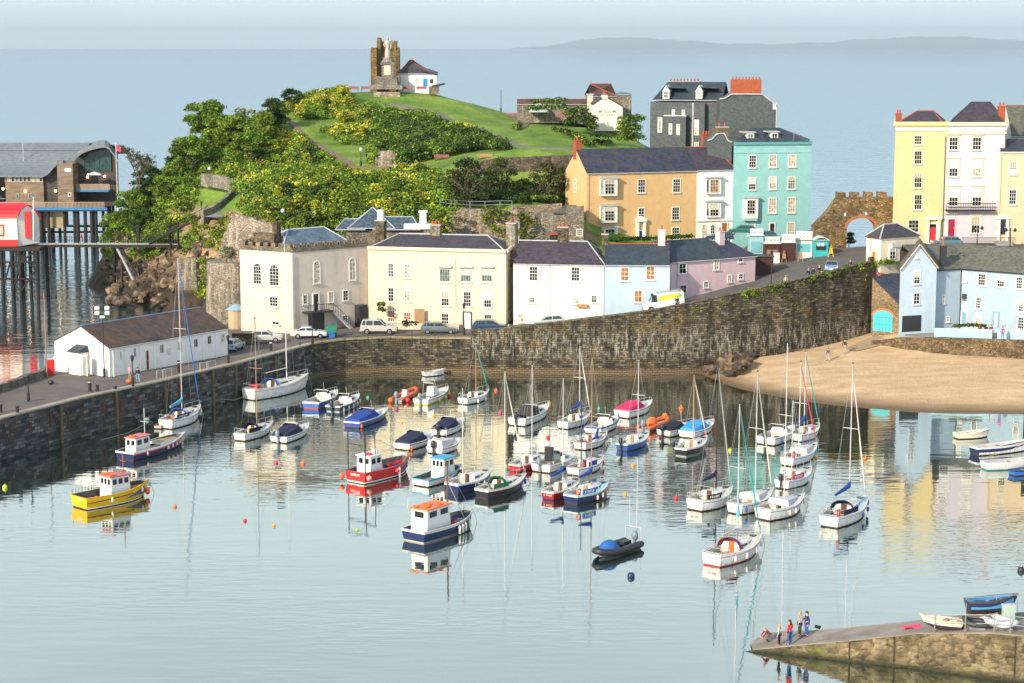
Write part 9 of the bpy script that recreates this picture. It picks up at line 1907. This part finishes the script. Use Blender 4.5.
behindwall(785.5,1.0,'person in a pale pink top behind the harbour wall below the brown hut',R(-80),paint((.65,.45,.45),.8),JEAN,HBL,1.55)
behindwall(850,1.3,'person in a navy jacket behind the wall right of the silver blue car',R(-80),NAVY,JEAN,PINKR,1.5)
behindwall(677,1.0,'person in a black T-shirt sitting on the harbour wall by the van',R(-70),BLKT,JEAN,HBL,1.85,arms=('down','bent'))
for u,lab,m_ in((980,'person in red seated on the terrace, left of three',RED),(986,'person in dark clothes seated on the terrace, middle of three',BLKT),(991,'person in maroon seated on the terrace, right of three',MAROON)):
 q=XY(u,234.6,5); person((q.x,234.6,4.45),R(-90),lab,m_,BLKT,HB,1.7,'sit',sit=.5); b=MB(); b.box((q.x,234.65,4.75),(.5,.45,.6)); r0=thing('stool','plain dark stool under the '+lab.split(' seated')[0],'stool',(q.x,234.65,4.45)); b.build('seat',WOOD,r0)
q=XY(1002.5,230.2,5); person((q.x,q.y,4.62-.0),R(-90),'person in bright pink and blue standing at the terrace gateway',paint((.75,.05,.30),.8),paint((.10,.2,.55),.8),HB,1.6)
person(W(236,349,4.2),R(0),'person in a dark blue coat left of the silver hatchback',NAVY,BLKT,HB,1.65)
# ---------- vehicles ----------
CG=glass((.03,.045,.05),.06,'car_glass'); TYRE=paint((.015,.015,.016),.9); RIM=paint((.42,.43,.44),.35,.05,3,.7); LAMPC=paint((.7,.72,.72),.15); TAIL=paint((.45,.01,.01),.25)
def car(pos,face,label,colr,kind='hatch',tilt=0.0,L=4.2,name='parked_car',group=None):
 root=thing(name,label,'van' if kind=='van' else 'car',tuple(pos),face,group); root.rotation_euler=(0,-tilt,face)
 m,t,b=nt('car_paint'); b.inputs['Base Color'].default_value=(*colr,1); b.inputs['Roughness'].default_value=.3; b.inputs['Coat Weight'].default_value=.6; b.inputs['Metallic'].default_value=.15
 Wd=1.75 if kind!='van' else 2.0; a=L/2
 low={'hatch':[(-a,.35),(-a,.78),(-a+.1,.92),(a*.42,.95),(a*.9,.80),(a,.62),(a,.35)],'saloon':[(-a,.35),(-a,.82),(-a+.1,.95),(a*.40,.95),(a*.92,.80),(a,.60),(a,.35)],'estate':[(-a,.35),(-a,.85),(-a+.05,.95),(a*.40,.95),(a*.92,.80),(a,.60),(a,.35)],'suv':[(-a,.45),(-a,1.0),(-a+.05,1.12),(a*.45,1.12),(a*.94,1.02),(a,.85),(a,.45)],'van':[(-a,.4),(-a,1.1),(-a,1.2),(a*.62,1.2),(a*.92,1.05),(a,.8),(a,.4)]}[kind]
 top={'hatch':[(-a+.12,.92),(-a*.72,1.40),(-a*.3,1.46),(a*.1,1.42),(a*.46,.94)],'saloon':[(-a*.78,.94),(-a*.42,1.36),(-.1,1.42),(a*.12,1.36),(a*.46,.94)],'estate':[(-a+.08,.95),(-a*.80,1.42),(-.2,1.48),(a*.10,1.42),(a*.44,.95)],'suv':[(-a+.06,1.1),(-a*.88,1.78),(-.3,1.86),(a*.12,1.80),(a*.42,1.12)],'van':[(-a,1.15),(-a+.02,2.05),(-.2,2.2),(a*.38,2.1),(a*.72,1.2)]}[kind]
 mb=MB(); n=len(low)
 for i,yy in enumerate((-1,1)): pass
 def sect(P,w0,w1):  # loft profile with rounded shoulders
  rows=[]
  for y,k in((-w0,0),(-w0*.97,.0),(w0*.97,0),(w0,0)): rows.append([(x_,y,z) for x_,z in P])
  return rows
 P=low; yo=Wd/2
 ins=[(x_*.985,z*.985+.01) for x_,z in P]
 vs=[(x_,-yo+.06,z) for x_,z in P]+[(x_,yo-.06,z) for x_,z in P]+[(x_,-yo,z-.0) for x_,z in ins]+[(x_,yo,z) for x_,z in ins]
 vs=[(x_,-yo+.08,z) for x_,z in P]+[(x_,yo-.08,z) for x_,z in P]+[(x_*.98,-yo,min(z,.80 if kind not in('suv','van') else 1.05)) for x_,z in P]+[(x_*.98,yo,min(z,.80 if kind not in('suv','van') else 1.05)) for x_,z in P]
 fs=[(i,(i+1)%n,n+(i+1)%n,n+i) for i in range(n)]+[(i,(i+1)%n,2*n+(i+1)%n,2*n+i) for i in range(n)]+[(n+i,n+(i+1)%n,3*n+(i+1)%n,3*n+i) for i in range(n)]+[tuple(range(2*n,3*n)),tuple(range(3*n,4*n))]
 mb.add(vs,fs)
 n=len(top); wi=[.86 if z<1.2 or kind=='van' else .70 for x_,z in top]; wi=[(.93 if (i in(0,n-1)) else (.90 if kind=='van' else .74)) for i in range(n)]
 vs=[(x_,-yo*w_,z) for (x_,z),w_ in zip(top,wi)]+[(x_,yo*w_,z) for (x_,z),w_ in zip(top,wi)]
 mb.add(vs,[(i,i+1,n+i+1,n+i) for i in range(n-1)]+[tuple(range(n)),tuple(range(n,2*n))]); body=mb.build('body',m,root,world=False)
 # side glass, windscreen, rear glass
 def gquad(name,q): mb=MB(); mb.add(q,[tuple(range(len(q)))]); mb.build(name,CG,root,world=False)
 def sidept(x_,z,s_):
  # interpolate width between belt (top[0]) and roof
  z0=top[0][1]; z1=max(zz for _,zz in top); f_=min(1,max(0,(z-z0)/(z1-z0))); return (x_,s_*(yo*(.93+((.90 if kind=='van' else .74)-.93)*f_)+.012),z)
 zb,zt=top[0][1]+.05,max(z for _,z in top)-.13
 if kind=='van': spans=[(a*.28,a*.60,a*.50,a*.30)]
 else:
  xf0=top[-1][0]-.14; xf1=top[3][0]-.02; xr0=top[0][0]+.14; xr1=top[1][0]+.10; mid=(xf0+xr0)/2; spans=[(mid+.05,xf0,xf1,mid+.05),(xr0,mid-.05,mid-.05,xr1)]
  if kind in('estate','suv'): q=(xr0+mid)/2-.2; spans=[spans[0],(q+.05,mid-.05,mid-.05,q+.05),(xr0,q-.05,q-.05,xr1)]
 for s_ in(-1,1):
  for x0,x1,x2,x3 in spans: gquad('side_window',[sidept(x0,zb,s_),sidept(x1,zb,s_),sidept(x2,zt,s_),sidept(x3,zt,s_)])
 def rake(p,q,name,ww=(.88,.70)):
  (x0,z0),(x1,z1)=p,q; d=Vector((x1-x0,0,z1-z0)); nn=Vector((d.z,0,-d.x)).normalized(); nn=nn if nn.x*(1 if x0>0 else -1)>0 else -nn; A=Vector((x0,0,z0))+d*.08+nn*.015; B=Vector((x0,0,z0))+d*.92+nn*.015; gquad(name,[(A.x,-yo*ww[0],A.z),(A.x,yo*ww[0],A.z),(B.x,yo*ww[1],B.z),(B.x,-yo*ww[1],B.z)])
 rake(top[-1],top[-2],'windscreen',(.84,.66) if kind!='van' else (.86,.82))
 if kind!='van': rake(top[0],top[1],'rear_window',(.82,.66))
 r=.31 if kind not in('suv','van') else .37
 for sx in(-.62,.64):
  for s_ in(-1,1): mb=MB(); mb.path([(a*sx,s_*(yo-.2),r),(a*sx,s_*(yo+.015),r)],r,14); w_=mb.build('wheel',TYRE,root,world=False); mb=MB(); mb.path([(a*sx,s_*(yo+.0),r),(a*sx,s_*(yo+.035),r)],r*.62,10); mb.build('rim',RIM,w_,world=False)
 for s_ in(-1,1): mb=MB(); mb.box((a*.965,s_*yo*.72,low[-3][1]-.08),(.12,.32,.15)); mb.build('headlight',LAMPC,root,world=False); mb=MB(); mb.box((-a*.985,s_*yo*.8,low[1][1]-.06),(.10,.22,.2)); mb.build('tail_light',TAIL,root,world=False)
 mb=MB(); mb.box((a+.0,0,.45),(.12,Wd*.9,.22)); mb.build('front_bumper',m if kind!='van' else DARK,root,world=False); mb=MB(); mb.box((-a,0,.48),(.12,Wd*.9,.22)); mb.build('rear_bumper',m,root,world=False)
 mb=MB(); mb.box((a+.065,0,.50),(.02,.5,.11)); mb.build('number_plate',WHITE,root,world=False)
 mb=MB(); [mb.box((a*.36,s_*(yo+.08),zb+.03),(.12,.16,.12)) for s_ in(-1,)]; mb.build('wing_mirror',DARK,root,world=False)
 return root
def edir(f): return math.atan2(f.e.y,f.e.x)
car(W(266,341.5,4.36),R(2),'silver hatchback parked left of the white saloon by the castellated house',(.50,.52,.54),'hatch',L=3.9)
car(W(309,337.5,4.36),R(185)+math.pi,'white saloon car parked under the outside stair of the castellated house',(.72,.74,.76),'saloon',L=4.4)
car(W(378.5,333.5,4.38),R(0),'silver off-road car parked between the castellated and cream houses',(.55,.52,.50),'suv',L=4.5)
car(W(439.5,333,4.38),R(-2),'grey blue estate car parked before the cream house garden wall',(.14,.19,.22),'estate',L=4.6)
p=XY(491,236.0,5); car((p.x,p.y,road_z(p.x,p.y)),R(-2),'dark blue estate car half hidden behind the harbour wall',(.03,.07,.15),'estate',L=4.6,tilt=-.0)
p=XY(549,234.6,6); car((p.x,p.y,road_z(p.x,p.y)),R(180),'pale silver green car mostly hidden by the harbour wall before the white cottage',(.45,.50,.48),'hatch',L=4.1,tilt=-.08)
p=XY(664,235.2,7.5); vr=car((p.x,p.y,road_z(p.x,p.y)+.02),R(181),'white delivery van with an orange and green stripe parked by the pale blue cottage',(.78,.79,.80),'van',L=5.2,tilt=-.13,name='delivery_van')
mb=MB(); n_=8
m,t,b=nt('side_graphic'); g=N(t,'TexCoord'); sx=N(t,'SeparateXYZ'); t.links.new(g.outputs['Object'],sx.inputs[0]); mr=N(t,'MapRange'); mr.inputs[1].default_value=.75; mr.inputs[2].default_value=-2.4; t.links.new(sx.outputs[0],mr.inputs[0]); t.links.new(ramp(t,mr.outputs[0],[(0,(.85,.40,.12)),(.3,(.80,.60,.02)),(.65,(.55,.65,.05)),(1,(.12,.42,.04))]),b.inputs['Base Color']); b.inputs['Roughness'].default_value=.4
for s_ in(-1,1): mb=MB(); y=s_*.955; q=[(.65,y,1.28),(-2.2,y,1.40),(-2.35,y*.965,1.75),(-2.15,y*.965,1.95),(.6,y*.965,1.82)]; mb.hexa(q,[(a_,b__+s_*.02,c_) for a_,b__,c_ in q]); mb.build('side_graphic',m,vr,world=False)
mb=MB(); [mb.tube((x_,-.85,2.22),(x_,.85,2.22),.03,n=5) for x_ in(-2.0,-1.0,0,.6)]; [mb.tube((-2.2,y,2.26),(.7,y,2.2),.03,n=5) for y in(-.7,0,.7)]; mb.build('roof_rack',GREY,vr,world=False)
q=onroad(831.5,272); car(q,R(-100),'light blue grey car driving down the road towards the harbour',(.20,.34,.46),'hatch',L=3.8,tilt=.05)
for u,Y,ang,lab,c_ in((742,274.5,175,'dark green car parked behind the kiosks before the turquoise house',(.02,.16,.13)),(763,275.5,178,'dark teal car parked under the turquoise house, right of the green car',(.04,.13,.17)),(816,262,150,'black car parked in the shade left of the gate',(.02,.022,.025)),(719,274.0,178,'dark blue car parked in front of the white villa',(.03,.07,.14)),(946,258.3,178,'blue grey car parked before the lilac house',(.10,.22,.28))):
 p=XY(u,Y,12.5); car((p.x,p.y,road_z(p.x,p.y) if u>735 else 12.3),R(ang),lab,c_,'hatch',L=4.1)
car(W(233,350,4.2),R(75),'small pale blue car nose out behind the white shed end',(.30,.45,.58),'hatch',L=3.6)
p=W(240,345,4.3); r0=thing('stone_wall','low dark rubble wall beside the silver hatchback','wall',tuple(p)); b=MB(); b.box((p.x+.2,p.y+1.2,4.9),(2.6,.6,1.3)); b.build('masonry',DKST,r0)
for u,m_,w_,h_,lab in((329.5,paint((.02,.20,.12),.5),.8,1.4,'left dark green wheelie bin under the outside stair'),(334.5,paint((.02,.18,.10),.5),.7,1.5,'right dark green wheelie bin under the outside stair'),(332,BLUE,.8,.6,'low bright blue recycling box in front of the green bins')):
 p=W(u,337 if m_ is not BLUE else 337.8,4.36); r0=thing('bin',lab,'bin',tuple(p)); b=MB(); b.hexa([(p.x-w_*.4,p.y-.3,p.z),(p.x+w_*.4,p.y-.3,p.z),(p.x+w_*.4,p.y+.3,p.z),(p.x-w_*.4,p.y+.3,p.z)],[(p.x-w_/2,p.y-.35,p.z+h_),(p.x+w_/2,p.y-.35,p.z+h_),(p.x+w_/2,p.y+.35,p.z+h_),(p.x-w_/2,p.y+.35,p.z+h_)]); b.build('body',m_,r0); b=MB(); b.box((p.x,p.y,p.z+h_+.04),(w_+.05,.75,.07)); b.build('lid',m_,r0)
p=W(122,391,4.1)
for u,v,c_,lab in((129,383,ORANGE,'small orange bag on the pier beside the pink topped person'),(51,384,DARK,'dark heap of nets at the left end of the parapet')): 
 p=W(u,v,4.15); b=MB(); b.ell((p.x,p.y,p.z+.2),(.35,.3,.25),8,5); tag(b.build('bag' if c_ is ORANGE else 'fishing_net',c_),lab,'bag' if c_ is ORANGE else 'net')
lamp(0,0,0,0,'',z=1) if False else None
for u,v,vt,lab,kind in((771,292,250,'black lamp post beside the dark brown hut','lantern'),):
 x_,y_,z_=wallpt(771); y_+=2; p=D(771,290,y_); zt=D(771,vt,y_).z; r=thing('street_lamp',lab,'street lamp',(p.x,y_,road_z(p.x,y_))); b=MB(); b.lathe((p.x,y_,road_z(p.x,y_)),[(.12,0),(.07,.8),(.05,zt-road_z(p.x,y_)-.3)],8); b.build('post',BLACKM,r); b=MB(); b.lathe((p.x,y_,zt-.6),[(.1,0),(.2,.4),(.05,.6)],6); b.build('lantern',BLACKM,r)
for u,lab in((977,'black twin armed lamp post before the lilac house'),(1010,'black lamp post at the right before the peach house')):
 p=XY(u,257,13.2); zt=D(u,226 if u<1000 else 228,257).z; r=thing('street_lamp',lab,'street lamp',(p.x,257,13.2)); b=MB(); b.lathe((p.x,257,13.2),[(.12,0),(.07,.8),(.05,zt-13.2)],8); b.tube((p.x-.6,257,zt-.3),(p.x+.6,257,zt-.3),.04,n=5); b.build('post',BLACKM,r)
 for s_ in(-.6,.6): b=MB(); b.lathe((p.x+s_,257,zt-.5),[(.18,0),(.22,.3),(.05,.5)],6); b.build('lantern',DARK,r)
r0=thing('terrace_fence','dark iron railing in front of the lilac and peach houses','railing',tuple(XY(960,259,13.2).to_3d())); r0.location.z=13.2; b=MB()
for k in range(60): p=XY(962+k*.9,259,13.2); b.tube((p.x,259,13.2),(p.x,259,14.3),.02,n=4)
p=XY(962,259,13.2);q=XY(1015,259,13.2); b.tube((p.x,259,14.3),(q.x,259,14.3),.03,n=4); b.build('railing',BLACKM,r0)
# keep the parts within three levels: thing, part, sub-part
def depth(o):
 d=1
 while o.parent is not None: d+=1; o=o.parent
 return d
bpy.context.view_layer.update()
for o in list(bpy.data.objects):
 while depth(o)>3: o.parent=o.parent.parent
